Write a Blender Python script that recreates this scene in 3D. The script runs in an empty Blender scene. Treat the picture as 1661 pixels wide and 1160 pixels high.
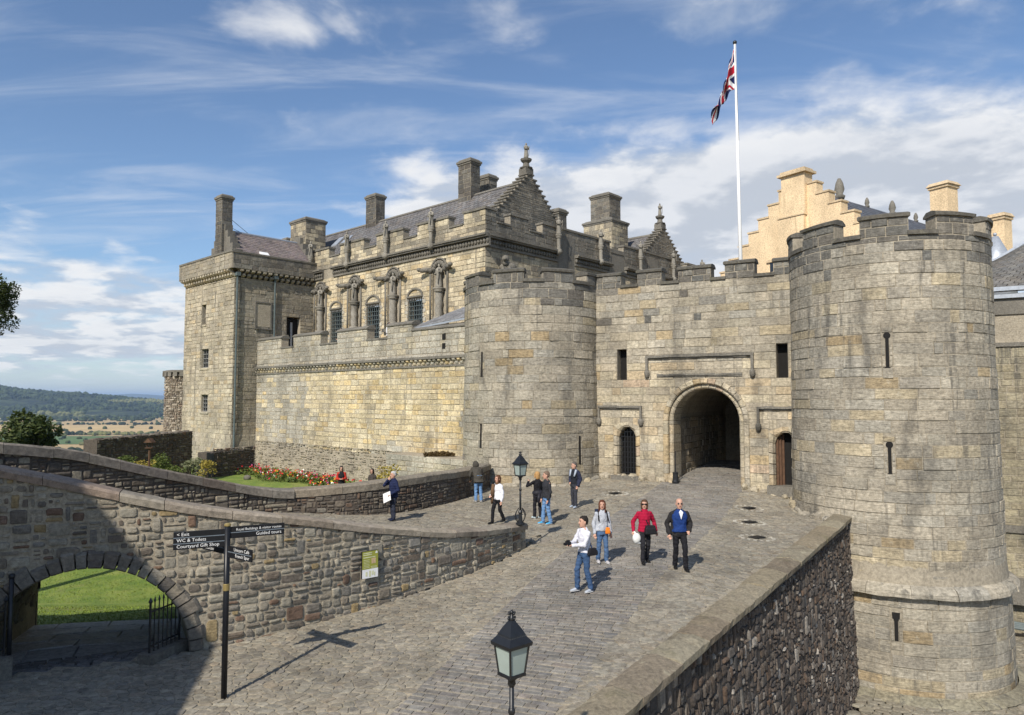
import bpy, math, random
import numpy as np
from mathutils import Vector, Matrix, noise as mnoise

rnd = random.Random(11)
sc = bpy.context.scene
COL = sc.collection
R = math.radians

# ------------------------------------------------------------------ camera
FPX, CX, CY = 1150.0, 830.5, 580.0          # focal length and centre in photograph pixels
PITCH = R(3.28)
cam_d = bpy.data.cameras.new('camera')
cam_d.sensor_width = 36.0
cam_d.lens = FPX / 1661.0 * 36.0
cam_d.clip_start, cam_d.clip_end = 0.1, 60000.0
cam = bpy.data.objects.new('camera', cam_d)
COL.objects.link(cam)
cam.location = (0, 0, 0)
cam.rotation_euler = (R(90) + PITCH, 0, 0)
sc.camera = cam

# ------------------------------------------------------------------ sun, exposure
SUN_EL, SUN_AZ = R(40), math.atan2(-0.43, -0.90)
sun_dir = Vector((math.sin(SUN_AZ) * math.cos(SUN_EL), math.cos(SUN_AZ) * math.cos(SUN_EL), math.sin(SUN_EL)))
sun_d = bpy.data.lights.new('sun', 'SUN')
sun_d.energy, sun_d.angle, sun_d.color = 4.8, R(0.6), (1.0, 0.93, 0.825)
sun = bpy.data.objects.new('sun', sun_d)
COL.objects.link(sun)
sun.rotation_euler = (-sun_dir).to_track_quat('-Z', 'Y').to_euler()
sun.location = sun_dir * 60
sc.view_settings.view_transform = 'Standard'
sc.view_settings.look = 'None'
sc.view_settings.exposure = 0.12
sc.view_settings.gamma = 1.0
sc.render.engine = 'CYCLES'
sc.cycles.use_denoising = True
sc.cycles.max_bounces = 6
sc.cycles.diffuse_bounces = 3
sc.cycles.glossy_bounces = 2
sc.cycles.transmission_bounces = 4
sc.cycles.volume_bounces = 0
sc.cycles.caustics_reflective = sc.cycles.caustics_refractive = False

# ------------------------------------------------------------------ node helper
class NT:
    def __init__(s, tree):
        s.t = tree; s.n = tree.nodes; s.l = tree.links
    def __call__(s, kind, ins=None, **props):
        nd = s.n.new(kind)
        for k, v in props.items():
            setattr(nd, k, v)
        for k, v in (ins or {}).items():
            sock = nd.inputs[k]
            if isinstance(v, bpy.types.NodeSocket): s.l.new(v, sock)
            else: sock.default_value = v
        return nd
    def math(s, op, a, b=0.0, c=None, clamp=False):
        ins = {0: a, 1: b}
        if c is not None: ins[2] = c
        return s('ShaderNodeMath', ins, operation=op, use_clamp=clamp).outputs[0]
    def vmath(s, op, a, b=(0, 0, 0)):
        return s('ShaderNodeVectorMath', {0: a, 1: b}, operation=op).outputs[0]
    def mix(s, fac, a, b, blend='MIX'):
        nd = s.n.new('ShaderNodeMix'); nd.data_type = 'RGBA'; nd.blend_type = blend
        for sock, v in ((nd.inputs[0], fac), (nd.inputs[6], a), (nd.inputs[7], b)):
            if isinstance(v, bpy.types.NodeSocket): s.l.new(v, sock)
            else: sock.default_value = v if not isinstance(v, tuple) or len(v) == 4 else (*v, 1)
        return nd.outputs[2]
    def noise(s, vec, scale, detail=4.0, rough=0.55, dist=0.0):
        return s('ShaderNodeTexNoise', {'Vector': vec, 'Scale': scale, 'Detail': detail, 'Roughness': rough, 'Distortion': dist}).outputs[0]
    def ramp(s, fac, stops, interp='LINEAR'):
        nd = s('ShaderNodeValToRGB', {0: fac})
        e = nd.color_ramp.elements; nd.color_ramp.interpolation = interp
        while len(e) < len(stops): e.new(0.5)
        for el, (p, c) in zip(e, stops):
            el.position = p
            el.color = (c, c, c, 1) if isinstance(c, (int, float)) else (*c, 1)
        return nd.outputs[0]
    def remap(s, v, a, b, c=0.0, d=1.0):
        return s('ShaderNodeMapRange', {0: v, 1: a, 2: b, 3: c, 4: d}).outputs[0]
    def smooth(s, v, a, b):
        nd = s('ShaderNodeMapRange', {0: v, 1: a, 2: b}); nd.interpolation_type = 'SMOOTHSTEP'
        return nd.outputs[0]

# ------------------------------------------------------------------ sky with clouds
world = bpy.data.worlds.new('World'); sc.world = world; world.use_nodes = True
world.cycles.sampling_method = 'MANUAL'; world.cycles.sample_map_resolution = 512
w = NT(world.node_tree); w.n.clear()
sky = w('ShaderNodeTexSky', sky_type='NISHITA', sun_disc=False, sun_elevation=SUN_EL,
        sun_rotation=SUN_AZ % (2 * math.pi), altitude=60.0, air_density=1.0, dust_density=0.5, ozone_density=2.2)
gen = w('ShaderNodeTexCoord').outputs['Generated']
sep = w('ShaderNodeSeparateXYZ', {0: gen})
sx, sy, sz = sep.outputs
zc = w.math('MAXIMUM', sz, 0.0)
inv = w.math('DIVIDE', 1.0, w.math('ADD', zc, 0.16))
plane = w('ShaderNodeCombineXYZ', {0: w.math('MULTIPLY', sx, inv), 1: w.math('MULTIPLY', sy, inv), 2: 0.0}).outputs[0]
az = w.math('ARCTAN2', sx, sy)
el = w.math('ARCSINE', sz)
def blob(a, e, wa, we, amp):
    da = w.math('DIVIDE', w.math('SUBTRACT', az, R(a)), R(wa))
    de = w.math('DIVIDE', w.math('SUBTRACT', el, R(e)), R(we))
    q = w.math('ADD', w.math('MULTIPLY', da, da), w.math('MULTIPLY', de, de))
    return w.math('MULTIPLY', w.math('EXPONENT', w.math('MULTIPLY', q, -1.0)), amp)
def total(parts):
    acc = parts[0]
    for p in parts[1:]: acc = w.math('ADD', acc, p)
    return acc
def cloud_noise(vec):
    big = w.noise(vec, 1.5, 3.0, 0.5)
    fine = w.noise(vec, 4.0, 9.0, 0.56, 0.2)
    return w.math('ADD', w.math('MULTIPLY', big, 0.45), w.math('MULTIPLY', fine, 0.6))
shift = w.vmath('ADD', plane, (3.1, 7.4, 0.0))
n0 = cloud_noise(shift)
n1 = cloud_noise(w.vmath('ADD', shift, (-0.10, -0.17, 0.0)))
bias = total([blob(17, 14.0, 23, 5.0, 0.52), blob(34, 13, 12, 6, 0.26), blob(-34, 7.0, 12, 2.3, 0.20), blob(-30, 3.6, 14, 1.5, 0.26), blob(0, 6, 60, 3.0, 0.12), blob(-5, 14.0, 6, 3.5, 0.16),
              blob(-13, 28.5, 8, 3.2, 0.14), blob(17, 27.5, 11, 2.6, 0.17), blob(-27, 16, 12, 4.5, -0.22), blob(4, 24, 15, 2.5, -0.12), blob(-36, 24, 9, 6, -0.22)])
dens = w.math('ADD', n0, bias)
cov = w.smooth(dens, 0.545, 0.80)
# thin streaked cirrus
stretch = w('ShaderNodeMapping', {'Vector': w.vmath('ADD', plane, (9.0, 2.0, 0)), 'Rotation': (0, 0, R(24)), 'Scale': (0.8, 3.2, 1)}).outputs[0]
cir = w.math('MULTIPLY', w.smooth(w.noise(stretch, 1.5, 8.0, 0.6, 0.6), 0.44, 0.82), 0.45)
shade = w.smooth(w.math('SUBTRACT', n0, n1), -0.07, 0.08)
thick = w.smooth(dens, 0.70, 0.98)
lit = w.mix(shade, (4.3, 4.8, 5.6), (7.4, 7.4, 7.4))
ccol = w.mix(thick, lit, w.mix(shade, (4.5, 4.8, 5.3), (6.5, 6.6, 6.8)))
deep = w.mix(1.0, sky.outputs[0], (0.93, 1.0, 1.08), 'MULTIPLY')
skyc = w.mix(cir, deep, (6.4, 6.7, 7.2))
horizon = w.smooth(el, R(7.0), R(-1.0))
skyc = w.mix(w.math('MULTIPLY', horizon, 0.35), skyc, (4.6, 5.7, 7.2))
final = w.mix(w.math('MULTIPLY', cov, 0.93), skyc, ccol)
bg = w('ShaderNodeBackground', {'Color': final, 'Strength': 0.118})
w.l.new(bg.outputs[0], w('ShaderNodeOutputWorld').inputs[0])

# ------------------------------------------------------------------ object helpers
def link(o, parent=None):
    COL.objects.link(o)
    if parent is not None:
        o.parent = parent
        o.matrix_parent_inverse = world_matrix(parent).inverted()
    return o
def world_matrix(o):
    m = o.matrix_basis.copy()
    if o.parent is not None:
        m = world_matrix(o.parent) @ o.matrix_parent_inverse @ m
    return m
def tag(o, label=None, cat=None, group=None, kind=None):
    if label: o['label'] = label
    if cat: o['category'] = cat
    if group: o['group'] = group
    if kind: o['kind'] = kind
    return o
def make_mesh(name, verts, faces, cols=None, smooth=False):
    me = bpy.data.meshes.new(name)
    me.from_pydata(verts, [], faces)
    if cols is not None and len(cols):
        a = me.attributes.new('tint', 'FLOAT_COLOR', 'FACE')
        if isinstance(cols, tuple): buf = np.tile(np.array((*cols[:3], 1.0), np.float32), len(me.polygons))
        else:
            buf = np.ones((len(cols), 4), np.float32); buf[:, :3] = np.array(cols, np.float32)[:, :3]; buf = buf.ravel()
        a.data.foreach_set('color', buf)
    if smooth: me.polygons.foreach_set('use_smooth', np.ones(len(me.polygons), bool))
    me.update()
    return me
def mobj(name, verts, faces, mat, parent=None, cols=None, smooth=False, **kw):
    me = make_mesh(name, verts, faces, cols, smooth)
    for m in (mat if isinstance(mat, (list, tuple)) else [mat]): me.materials.append(m)
    o = bpy.data.objects.new(name, me)
    link(o, parent)
    return tag(o, **kw)
def empty(name, loc, label, cat, group=None, rz=0.0):
    o = bpy.data.objects.new(name, None)
    o.empty_display_size = 0.3
    o.location = loc; o.rotation_euler = (0, 0, rz)
    COL.objects.link(o)
    return tag(o, label, cat, group)
class MB:
    """collects simple solids for one mesh"""
    def __init__(s): s.v, s.f, s.c = [], [], []
    def add(s, vs, fs, col=None):
        b = len(s.v); s.v += [tuple(v) for v in vs]; s.f += [tuple(i + b for i in f) for f in fs]
        if col is not None: s.c += [col] * len(fs)
        return s
    def box(s, c, size, col=None, rz=0.0, taper=1.0):
        hx, hy, hz = size[0] / 2, size[1] / 2, size[2] / 2
        ca, sa = math.cos(rz), math.sin(rz)
        vs = []
        for z, k in ((-hz, 1.0), (hz, taper)):
            for x, y in ((-hx, -hy), (hx, -hy), (hx, hy), (-hx, hy)):
                x, y = x * k, y * k
                vs.append((c[0] + x * ca - y * sa, c[1] + x * sa + y * ca, c[2] + z))
        return s.add(vs, [(0, 3, 2, 1), (4, 5, 6, 7), (0, 1, 5, 4), (1, 2, 6, 5), (2, 3, 7, 6), (3, 0, 4, 7)], col)
    def ubox(s, mp, u0, u1, v0, v1, d0, d1, col=None, n=1):
        """box in the coordinates of a wall map"""
        for k in range(n):
            a, b = u0 + (u1 - u0) * k / n, u0 + (u1 - u0) * (k + 1) / n
            vs = [mp(u, v, d) for d in (d0, d1) for v in (v0, v1) for u in (a, b)]
            fs = [(4, 5, 7, 6), (2, 6, 7, 3), (0, 1, 5, 4)]
            if k == 0: fs.append((0, 4, 6, 2))
            if k == n - 1: fs.append((1, 3, 7, 5))
            if d0 > -900: fs.append((0, 2, 3, 1))
            s.add(vs, fs, col)
        return s
    def tube(s, p0, p1, r0, r1=None, n=10, col=None, caps=True):
        r1 = r0 if r1 is None else r1
        p0, p1 = Vector(p0), Vector(p1)
        d = (p1 - p0)
        if d.length < 1e-6: return s
        d.normalize()
        a = d.orthogonal().normalized(); b = d.cross(a)
        vs = []
        for p, r in ((p0, r0), (p1, r1)):
            for k in range(n):
                t = 2 * math.pi * k / n
                vs.append(p + a * (r * math.cos(t)) + b * (r * math.sin(t)))
        fs = [(k, (k + 1) % n, n + (k + 1) % n, n + k) for k in range(n)]
        if caps: fs += [tuple(range(n))[::-1], tuple(range(n, 2 * n))]
        return s.add(vs, fs, col)
    def lathe(s, c, prof, n=16, col=None, sq=False, rz=0.0):
        vs, fs = [], []
        for r, z in prof:
            for k in range(n):
                t = 2 * math.pi * k / n + rz
                vs.append((c[0] + r * math.cos(t), c[1] + r * math.sin(t), c[2] + z))
        for i in range(len(prof) - 1):
            for k in range(n):
                a, b = i * n + k, i * n + (k + 1) % n
                fs.append((a, b, b + n, a + n))
        fs.append(tuple(range(n))[::-1]); fs.append(tuple(range((len(prof) - 1) * n, len(prof) * n)))
        return s.add(vs, fs, col)
    def ball(s, c, r, n=10, m=7, col=None):
        rx, ry, rz = r if isinstance(r, tuple) else (r, r, r)
        vs = [(c[0], c[1], c[2] - rz)]
        for i in range(1, m):
            p = -math.pi / 2 + math.pi * i / m
            for k in range(n):
                t = 2 * math.pi * k / n
                vs.append((c[0] + rx * math.cos(p) * math.cos(t), c[1] + ry * math.cos(p) * math.sin(t), c[2] + rz * math.sin(p)))
        vs.append((c[0], c[1], c[2] + rz)); top = len(vs) - 1
        fs = [(0, 1 + (k + 1) % n, 1 + k) for k in range(n)]
        for i in range(m - 2):
            for k in range(n):
                a, b = 1 + i * n + k, 1 + i * n + (k + 1) % n
                fs.append((a, b, b + n, a + n))
        q = 1 + (m - 2) * n
        fs += [(q + k, q + (k + 1) % n, top) for k in range(n)]
        return s.add(vs, fs, col)
    def prism(s, poly, d, col=None):
        """closed polygon of 3D points pushed along vector d"""
        n = len(poly); d = Vector(d)
        vs = [Vector(p) for p in poly] + [Vector(p) + d for p in poly]
        fs = [tuple(range(n)), tuple(range(2 * n - 1, n - 1, -1))] + [(k, n + k, n + (k + 1) % n, (k + 1) % n) for k in range(n)]
        return s.add(vs, fs, col)
    def build(s, name, mat, parent=None, smooth=False, **kw):
        return mobj(name, s.v, s.f, mat, parent, s.c if len(s.c) == len(s.f) and s.c else None, smooth, **kw)
def setloc(o, at):
    """move the origin of a world-space mesh object to `at`"""
    at = Vector(at); n = len(o.data.vertices)
    buf = np.empty(n * 3, np.float32); o.data.vertices.foreach_get('co', buf)
    o.data.vertices.foreach_set('co', (buf.reshape(-1, 3) - np.array(at)).ravel().astype(np.float32)); o.location = at
    return o

# ------------------------------------------------------------------ projection (to rank pieces by their size in view)
CP, SP = math.cos(PITCH), math.sin(PITCH)
def proj(p):
    dep = p[1] * CP + p[2] * SP
    if dep < 0.1: return None
    up = -p[1] * SP + p[2] * CP
    return (CX + FPX * p[0] / dep, CY - FPX * up / dep, dep)
def at(px, py, Y):
    dx, du = (px - CX) / FPX, -(py - CY) / FPX
    d = Vector((dx, CP - du * SP, SP + du * CP))
    return d * (Y / d.y)
def atz(px, py, z):
    dx, du = (px - CX) / FPX, -(py - CY) / FPX
    d = Vector((dx, CP - du * SP, SP + du * CP))
    return d * (z / d.z)

# ------------------------------------------------------------------ wall coordinate maps (u along, v up, d outwards)
def flat_map(o, ux, uy, nx, ny):
    return lambda u, v, d=0.0: (o[0] + ux * u + nx * d, o[1] + uy * u + ny * d, v)
def drum_map(c, r0, a0, rfun=None):
    def f(u, v, d=0.0):
        rr = (rfun(v) if rfun else r0) + d
        t = a0 + u / r0
        return (c[0] + rr * math.cos(t), c[1] + rr * math.sin(t), v)
    return f
class Path:
    """smooth plan curve through points; extra channels (heights) are interpolated too"""
    def __init__(s, pts, step=0.1):
        P = [np.array(p, float) for p in pts]
        out = []
        for i in range(len(P) - 1):
            p0 = P[i - 1] if i > 0 else 2 * P[0] - P[1]
            p3 = P[i + 2] if i + 2 < len(P) else 2 * P[-1] - P[-2]
            p1, p2 = P[i], P[i + 1]
            n = max(2, int(np.linalg.norm((p2 - p1)[:2]) / step))
            for k in range(n):
                t = k / n
                out.append(0.5 * (2 * p1 + (p2 - p0) * t + (2 * p0 - 5 * p1 + 4 * p2 - p3) * t * t + (3 * p1 - p0 - 3 * p2 + p3) * t ** 3))
        out.append(P[-1])
        s.p = np.array(out)
        seg = np.linalg.norm(np.diff(s.p[:, :2], axis=0), axis=1); cs = np.concatenate([[0], np.cumsum(seg)])
        uu = np.linspace(0, cs[-1], max(8, int(cs[-1] / step)))
        s.p = np.stack([np.interp(uu, cs, s.p[:, k]) for k in range(s.p.shape[1])], axis=1)
        ker = 9
        pad = np.concatenate([2 * s.p[:1] - s.p[ker:0:-1], s.p, 2 * s.p[-1:] - s.p[-2:-ker - 2:-1]])
        s.p = np.stack([np.convolve(pad[:, k], np.ones(2 * ker + 1) / (2 * ker + 1), 'valid') for k in range(s.p.shape[1])], axis=1)
        seg = np.linalg.norm(np.diff(s.p[:, :2], axis=0), axis=1)
        s.s = np.concatenate([[0], np.cumsum(seg)]); s.len = s.s[-1]
        t = np.gradient(s.p[:, :2], axis=0); s.t = t / np.linalg.norm(t, axis=1)[:, None]
    def at(s, u):
        return [float(np.interp(u, s.s, s.p[:, k])) for k in range(s.p.shape[1])]
    def tan(s, u):
        t = np.array([np.interp(u, s.s, s.t[:, 0]), np.interp(u, s.s, s.t[:, 1])]); t /= np.linalg.norm(t)
        return float(t[0]), float(t[1])
    def map(s, side):
        """side=+1: outward normal to the right of travel"""
        def f(u, v, d=0.0):
            q = s.at(u); t = s.tan(u)
            ex = 0.0
            if u < 0: ex = u
            elif u > s.len: ex = u - s.len
            return (q[0] + t[0] * ex + side * t[1] * d, q[1] + t[1] * ex - side * t[0] * d, v)
        return f

# ------------------------------------------------------------------ masonry: pieces, ranked by their size in view
class Masonry:
    def __init__(s): s.items = []
    def put(s, vs, fs, col, facing=True):
        score = 0.0
        if facing:
            c = np.mean(np.array(vs), axis=0)
            q = proj(c)
            if q and -10 < q[0] < 1671 and -10 < q[1] < 1170:
                pp = [proj(v) for v in vs]
                if all(pp):
                    w_ = max(p[0] for p in pp) - min(p[0] for p in pp); h_ = max(p[1] for p in pp) - min(p[1] for p in pp)
                    if min(w_, h_) > 4.0 and max(w_, h_) > 8.0: score = w_ * h_
        s.items.append((score, vs, fs, col))
    def finish(s, parent, mat, name='stone', rest='stonework', most=300, smooth=False):
        it = sorted(s.items, key=lambda q: -q[0])
        single = [q for q in it[:most] if q[0] > 0]
        for sc_, vs, fs, col in single:
            c = np.mean(np.array(vs), axis=0)
            o = mobj(name, [tuple(np.array(v) - c) for v in vs], fs, mat, None, col, smooth)
            o.location = c
            o.parent = parent
            o.matrix_parent_inverse = world_matrix(parent).inverted()
        mb = MB()
        for sc_, vs, fs, col in it[len(single):]: mb.add(vs, fs, col)
        if mb.v: mb.build(rest, mat, parent, smooth, kind='stuff')
def stone_rect(M, mp, u0, u1, v0, v1, col, h, e, nseg=1, rough=0.006, skew=0.0):
    """a squared block standing proud of the wall by h, edges chamfered by e"""
    n = nseg
    lo = [(u0 + (u1 - u0) * k / n, v0) for k in range(n + 1)]
    hi = [(u1 - (u1 - u0) * k / n, v1) for k in range(n + 1)]
    ring = lo + hi
    uc, vc = (u0 + u1) / 2, (v0 + v1) / 2
    ku, kv = max(0.2, 1 - 2 * e / (u1 - u0)), max(0.2, 1 - 2 * e / (v1 - v0))
    vs = [mp(u, v, -0.03) for u, v in ring]
    tu, tv = rnd.uniform(-1, 1) * h * 0.28, rnd.uniform(-1, 1) * h * 0.28
    rough = min(rough, h * 0.35)
    for u, v in ring:
        a, b = (u - uc) * ku, (v - vc) * kv
        dd = h + tu * a / (u1 - u0) * 2 + tv * b / (v1 - v0) * 2 + rnd.uniform(-rough, rough)
        vs.append(mp(uc + a + rnd.uniform(-rough, rough), vc + b + rnd.uniform(-rough, rough), dd))
    m = 2 * n + 2
    fs = [(k, (k + 1) % m, m + (k + 1) % m, m + k) for k in range(m)]
    for k in range(n):
        fs.append((m + k, m + k + 1, m + m - 2 - k, m + m - 1 - k))
    M.put(vs, fs, col)
def stone_poly(M, mp, poly, col, h, e, dome=0.35, facing=True):
    """an irregular stone: rim in the mortar, shoulder ring, raised crown"""
    n = len(poly)
    c = np.mean(np.array(poly), axis=0)
    hw = max(0.02, max(abs(p[0] - c[0]) for p in poly)); hh = max(0.02, max(abs(p[1] - c[1]) for p in poly))
    k1u, k1v = max(0.3, 1 - e / hw), max(0.3, 1 - e / hh)
    k2u, k2v = max(0.15, 1 - 2.6 * e / hw), max(0.15, 1 - 2.6 * e / hh)
    vs = [mp(p[0], p[1], -0.03) for p in poly]
    tu, tv = rnd.uniform(-0.3, 0.3) * h, rnd.uniform(-0.3, 0.3) * h
    for p in poly:
        a, b = (p[0] - c[0]) * k1u, (p[1] - c[1]) * k1v
        vs.append(mp(c[0] + a, c[1] + b, h * (1 - dome) + tu * a / hw + tv * b / hh))
    for p in poly:
        a, b = (p[0] - c[0]) * k2u, (p[1] - c[1]) * k2v
        vs.append(mp(c[0] + a, c[1] + b, h + tu * a / hw + tv * b / hh + rnd.uniform(-0.08, 0.08) * h))
    fs = []
    for r_ in (0, n):
        fs += [(r_ + k, r_ + (k + 1) % n, r_ + n + (k + 1) % n, r_ + n + k) for k in range(n)]
    fs.append(tuple(range(2 * n, 3 * n)))
    M.put(vs, fs, col, facing)
def free_spans(u0, u1, cuts):
    spans = [(u0, u1)]
    for a, b in cuts:
        nxt = []
        for s0, s1 in spans:
            if b <= s0 or a >= s1: nxt.append((s0, s1)); continue
            if a > s0: nxt.append((s0, a))
            if b < s1: nxt.append((b, s1))
        spans = nxt
    return [s_ for s_ in spans if s_[1] - s_[0] > 0.02]
def courses(M, core, mp, u0, u1, v0, v1, tint, ch=(0.32, 0.44), sl=(0.6, 1.25), holes=None, h=0.03, e=0.022,
            joint=0.012, nseg=1, thick=0.6, rough=0.006, hj=0.5, core_col=(0.25, 0.22, 0.17), core_n=1):
    """coursed ashlar: blocks into M, the wall core behind them into core"""
    v = v0
    while v < v1 - 0.02:
        hh = rnd.uniform(*ch)
        if v + hh > v1 - ch[0] * 0.55: hh = v1 - v
        cuts = holes(v, v + hh) if holes else []
        for s0, s1 in free_spans(u0, u1, cuts):
            if core is not None: core.ubox(mp, s0, s1, v, v + hh, -thick, 0.0, core_col, n=core_n)
            u = s0 - (rnd.uniform(0, 0.5) * sl[0] if s0 == u0 else 0)
            while u < s1 - 0.01:
                L = rnd.uniform(*sl) if rnd.random() > 0.14 else sl[0] * rnd.uniform(0.45, 0.8)
                b = u + L
                if b > s1 - sl[0] * 0.4: b = s1
                a = max(u, s0)
                if b - a > 0.06:
                    j = joint * rnd.uniform(0.6, 1.5)
                    hs_ = max(0.011, h * rnd.uniform(1 - hj, 1 + hj) * (0.1 if rnd.random() < 0.07 else 1.0))
                    stone_rect(M, mp, a + j / 2, b - j / 2, v + j / 2, v + hh - j / 2, tint((a + b) / 2, v + hh / 2),
                               hs_, e * rnd.uniform(0.7, 1.4), nseg, rough)
                u = b
        v += hh
def clip_half(poly, nx, ny, c):
    out = []
    m = len(poly)
    for i in range(m):
        p, q = poly[i], poly[(i + 1) % m]
        a, b = p[0] * nx + p[1] * ny - c, q[0] * nx + q[1] * ny - c
        if a <= 0: out.append(p)
        if a * b < 0:
            t = a / (a - b)
            out.append((p[0] + (q[0] - p[0]) * t, p[1] + (q[1] - p[1]) * t))
    return out
def voronoi(u0, u1, v0, v1, su, sv, keep=None, jit=0.86, thin=0.0):
    """irregular cells of about su x sv over a rectangle, kept where keep(u, v)"""
    nu, nv = max(1, int((u1 - u0) / su)), max(1, int((v1 - v0) / sv))
    du, dv = (u1 - u0) / nu, (v1 - v0) / nv
    seeds = {}
    drop = set()
    for i in range(-2, nu + 2):
        for j in range(-2, nv + 2):
            off = 0.5 if j % 2 else 0.0
            seeds[i, j] = ((i + 0.5 + off + jit * (rnd.random() - 0.5)), (j + 0.5 + jit * (rnd.random() - 0.5)))
    for q in list(seeds):
        if rnd.random() < thin and not ({(q[0] + a, q[1] + b) for a in (-1, 0, 1) for b in (-1, 0, 1)} & drop): drop.add(q)
    res = []
    for i in range(nu):
        for j in range(nv):
            s_ = seeds[i, j]
            if (i, j) in drop: continue
            if keep and not keep(u0 + s_[0] * du, v0 + s_[1] * dv): continue
            poly = [(s_[0] - 1.7, s_[1] - 1.7), (s_[0] + 1.7, s_[1] - 1.7), (s_[0] + 1.7, s_[1] + 1.7), (s_[0] - 1.7, s_[1] + 1.7)]
            for di in (-2, -1, 0, 1, 2):
                for dj in (-2, -1, 0, 1, 2):
                    if di == 0 and dj == 0: continue
                    t = seeds.get((i + di, j + dj))
                    if t is None or (i + di, j + dj) in drop: continue
                    nx, ny = t[0] - s_[0], t[1] - s_[1]
                    if nx * nx + ny * ny > 7.0: continue
                    poly = clip_half(poly, nx, ny, nx * (t[0] + s_[0]) / 2 + ny * (t[1] + s_[1]) / 2)
                    if len(poly) < 3: break
                if len(poly) < 3: break
            if len(poly) >= 3: res.append([(u0 + p[0] * du, v0 + p[1] * dv) for p in poly])
    return res
def shrink(poly, g):
    c = np.mean(np.array(poly), axis=0)
    hw = max(abs(p[0] - c[0]) for p in poly) + 1e-6; hh = max(abs(p[1] - c[1]) for p in poly) + 1e-6
    ku, kv = max(0.3, 1 - g / hw), max(0.3, 1 - g / hh)
    return [(c[0] + (p[0] - c[0]) * ku, c[1] + (p[1] - c[1]) * kv) for p in poly]
def chaikin(poly, k=0.24):
    out = []
    m = len(poly)
    for i in range(m):
        p, q = poly[i], poly[(i + 1) % m]
        if math.hypot(p[0] - q[0], p[1] - q[1]) < 0.018: out.append(((p[0] + q[0]) / 2, (p[1] + q[1]) / 2)); continue
        out.append((p[0] + (q[0] - p[0]) * k, p[1] + (q[1] - p[1]) * k))
        out.append((p[0] + (q[0] - p[0]) * (1 - k), p[1] + (q[1] - p[1]) * (1 - k)))
    return out
def rubble(M, mp, u0, u1, v0, v1, su, sv, tint, h=0.06, e=0.03, gap=0.02, keep=None, top=None, dome=0.35, rnd_edges=True, jit=0.86, facing=True, thin=0.0, corner=0.24):
    for poly in voronoi(u0, u1, v0, v1, su, sv, keep, jit, thin):
        if top: poly = [(p[0], min(p[1], top(p[0]))) for p in poly]
        poly = shrink(poly, gap * rnd.uniform(0.5, 1.6))
        if rnd_edges: poly = chaikin(poly, corner * rnd.uniform(0.7, 1.3))
        if len(poly) < 3: continue
        c = np.mean(np.array(poly), axis=0)
        a = 0.0
        for i in range(len(poly)):
            p, q = poly[i], poly[(i + 1) % len(poly)]
            a += p[0] * q[1] - q[0] * p[1]
        if a < 0.004: continue
        stone_poly(M, mp, poly, tint(c[0], c[1]), h * rnd.uniform(0.5, 1.5), e, dome, facing)
def blocks(u0, u1, v0, v1, band, length, small, aspect):
    """rubble brought to courses: bands cut again and again into blocks of very unequal size"""
    out = []
    def cut(a, b, c, d):
        w_, h_ = b - a, d - c
        if w_ * h_ < small * rnd.choice((0.35, 0.7, 1.0, 1.6, 3.2)) or min(w_, h_) < 0.07:
            out.append((a, b, c, d)); return
        if w_ / h_ > aspect * rnd.uniform(0.55, 1.3):
            m = a + w_ * rnd.uniform(0.28, 0.72); cut(a, m, c, d); cut(m, b, c, d)
        else:
            m = c + h_ * rnd.uniform(0.28, 0.72); cut(a, b, c, m); cut(a, b, m, d)
    v = v0
    while v < v1:
        hb = rnd.uniform(*band)
        u = u0 - rnd.uniform(0, length[0])
        while u < u1:
            L = rnd.uniform(*length)
            cut(u, u + L, v, v + hb)
            u += L
        v += hb
    return out
def blockwork(M, mp, u0, u1, v0, v1, tint, h=0.03, e=0.02, gap=0.012, keep=None, top=None, band=(0.36, 0.6), length=(0.6, 1.3), small=0.045, aspect=1.9, jit=0.022, dome=0.2, hvar=0.6):
    for a, b, c, d in blocks(u0, u1, v0, v1, band, length, small, aspect):
        if keep and not keep((a + b) / 2, (c + d) / 2): continue
        a, b = max(a, u0), min(b, u1)
        g = gap * rnd.uniform(0.5, 1.7)
        a, b, c, d = a + g, b - g, c + g, d - g
        if b - a < 0.035 or d - c < 0.035: continue
        cu, cv = min(0.3 * (b - a), rnd.uniform(0.02, 0.08)), min(0.3 * (d - c), rnd.uniform(0.012, 0.05))
        J = lambda s_=1.0: rnd.uniform(-jit, jit) * s_
        jj = min(1.0, (d - c) / 0.16)
        poly = [(a + cu * rnd.random(), c + J() * 0.3 * jj), ((a + b) / 2 + J(), c + J(0.45) * jj), (b - cu * rnd.random(), c + J(0.3) * jj), (b + J(0.3), c + cv), (b + J(0.3), d - cv), (b - cu * rnd.random(), d + J(0.3) * jj),
                ((a + b) / 2 + J(), d + J(0.45) * jj), (a + cu * rnd.random(), d + J(0.3) * jj), (a + J(0.3), d - cv), (a + J(0.3), c + cv)]
        if top: poly = [(p[0], min(p[1], top(p[0]))) for p in poly]
        ar = sum(poly[i][0] * poly[(i + 1) % 10][1] - poly[(i + 1) % 10][0] * poly[i][1] for i in range(10))
        if ar < 0.003: continue
        stone_poly(M, mp, poly, tint((a + b) / 2, (c + d) / 2), h * rnd.uniform(1 - hvar, 1 + hvar), e, dome)
def pick(pal, mixk=0.54):
    """pal: list of (weight, colour)"""
    t = rnd.random() * sum(p[0] for p in pal)
    for wgt, c in pal:
        t -= wgt
        if t <= 0: break
    tot = sum(p[0] for p in pal)
    mean = [sum(p[0] * p[1][i] for p in pal) / tot for i in range(3)]
    c = [mean[i] * (1 - mixk) + c[i] * mixk for i in range(3)]
    k = rnd.uniform(0.86, 1.14); s_ = rnd.uniform(-0.006, 0.006)
    return (max(0.01, c[0] * k + s_), max(0.01, c[1] * k), max(0.01, c[2] * k - s_ * 0.7))

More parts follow.
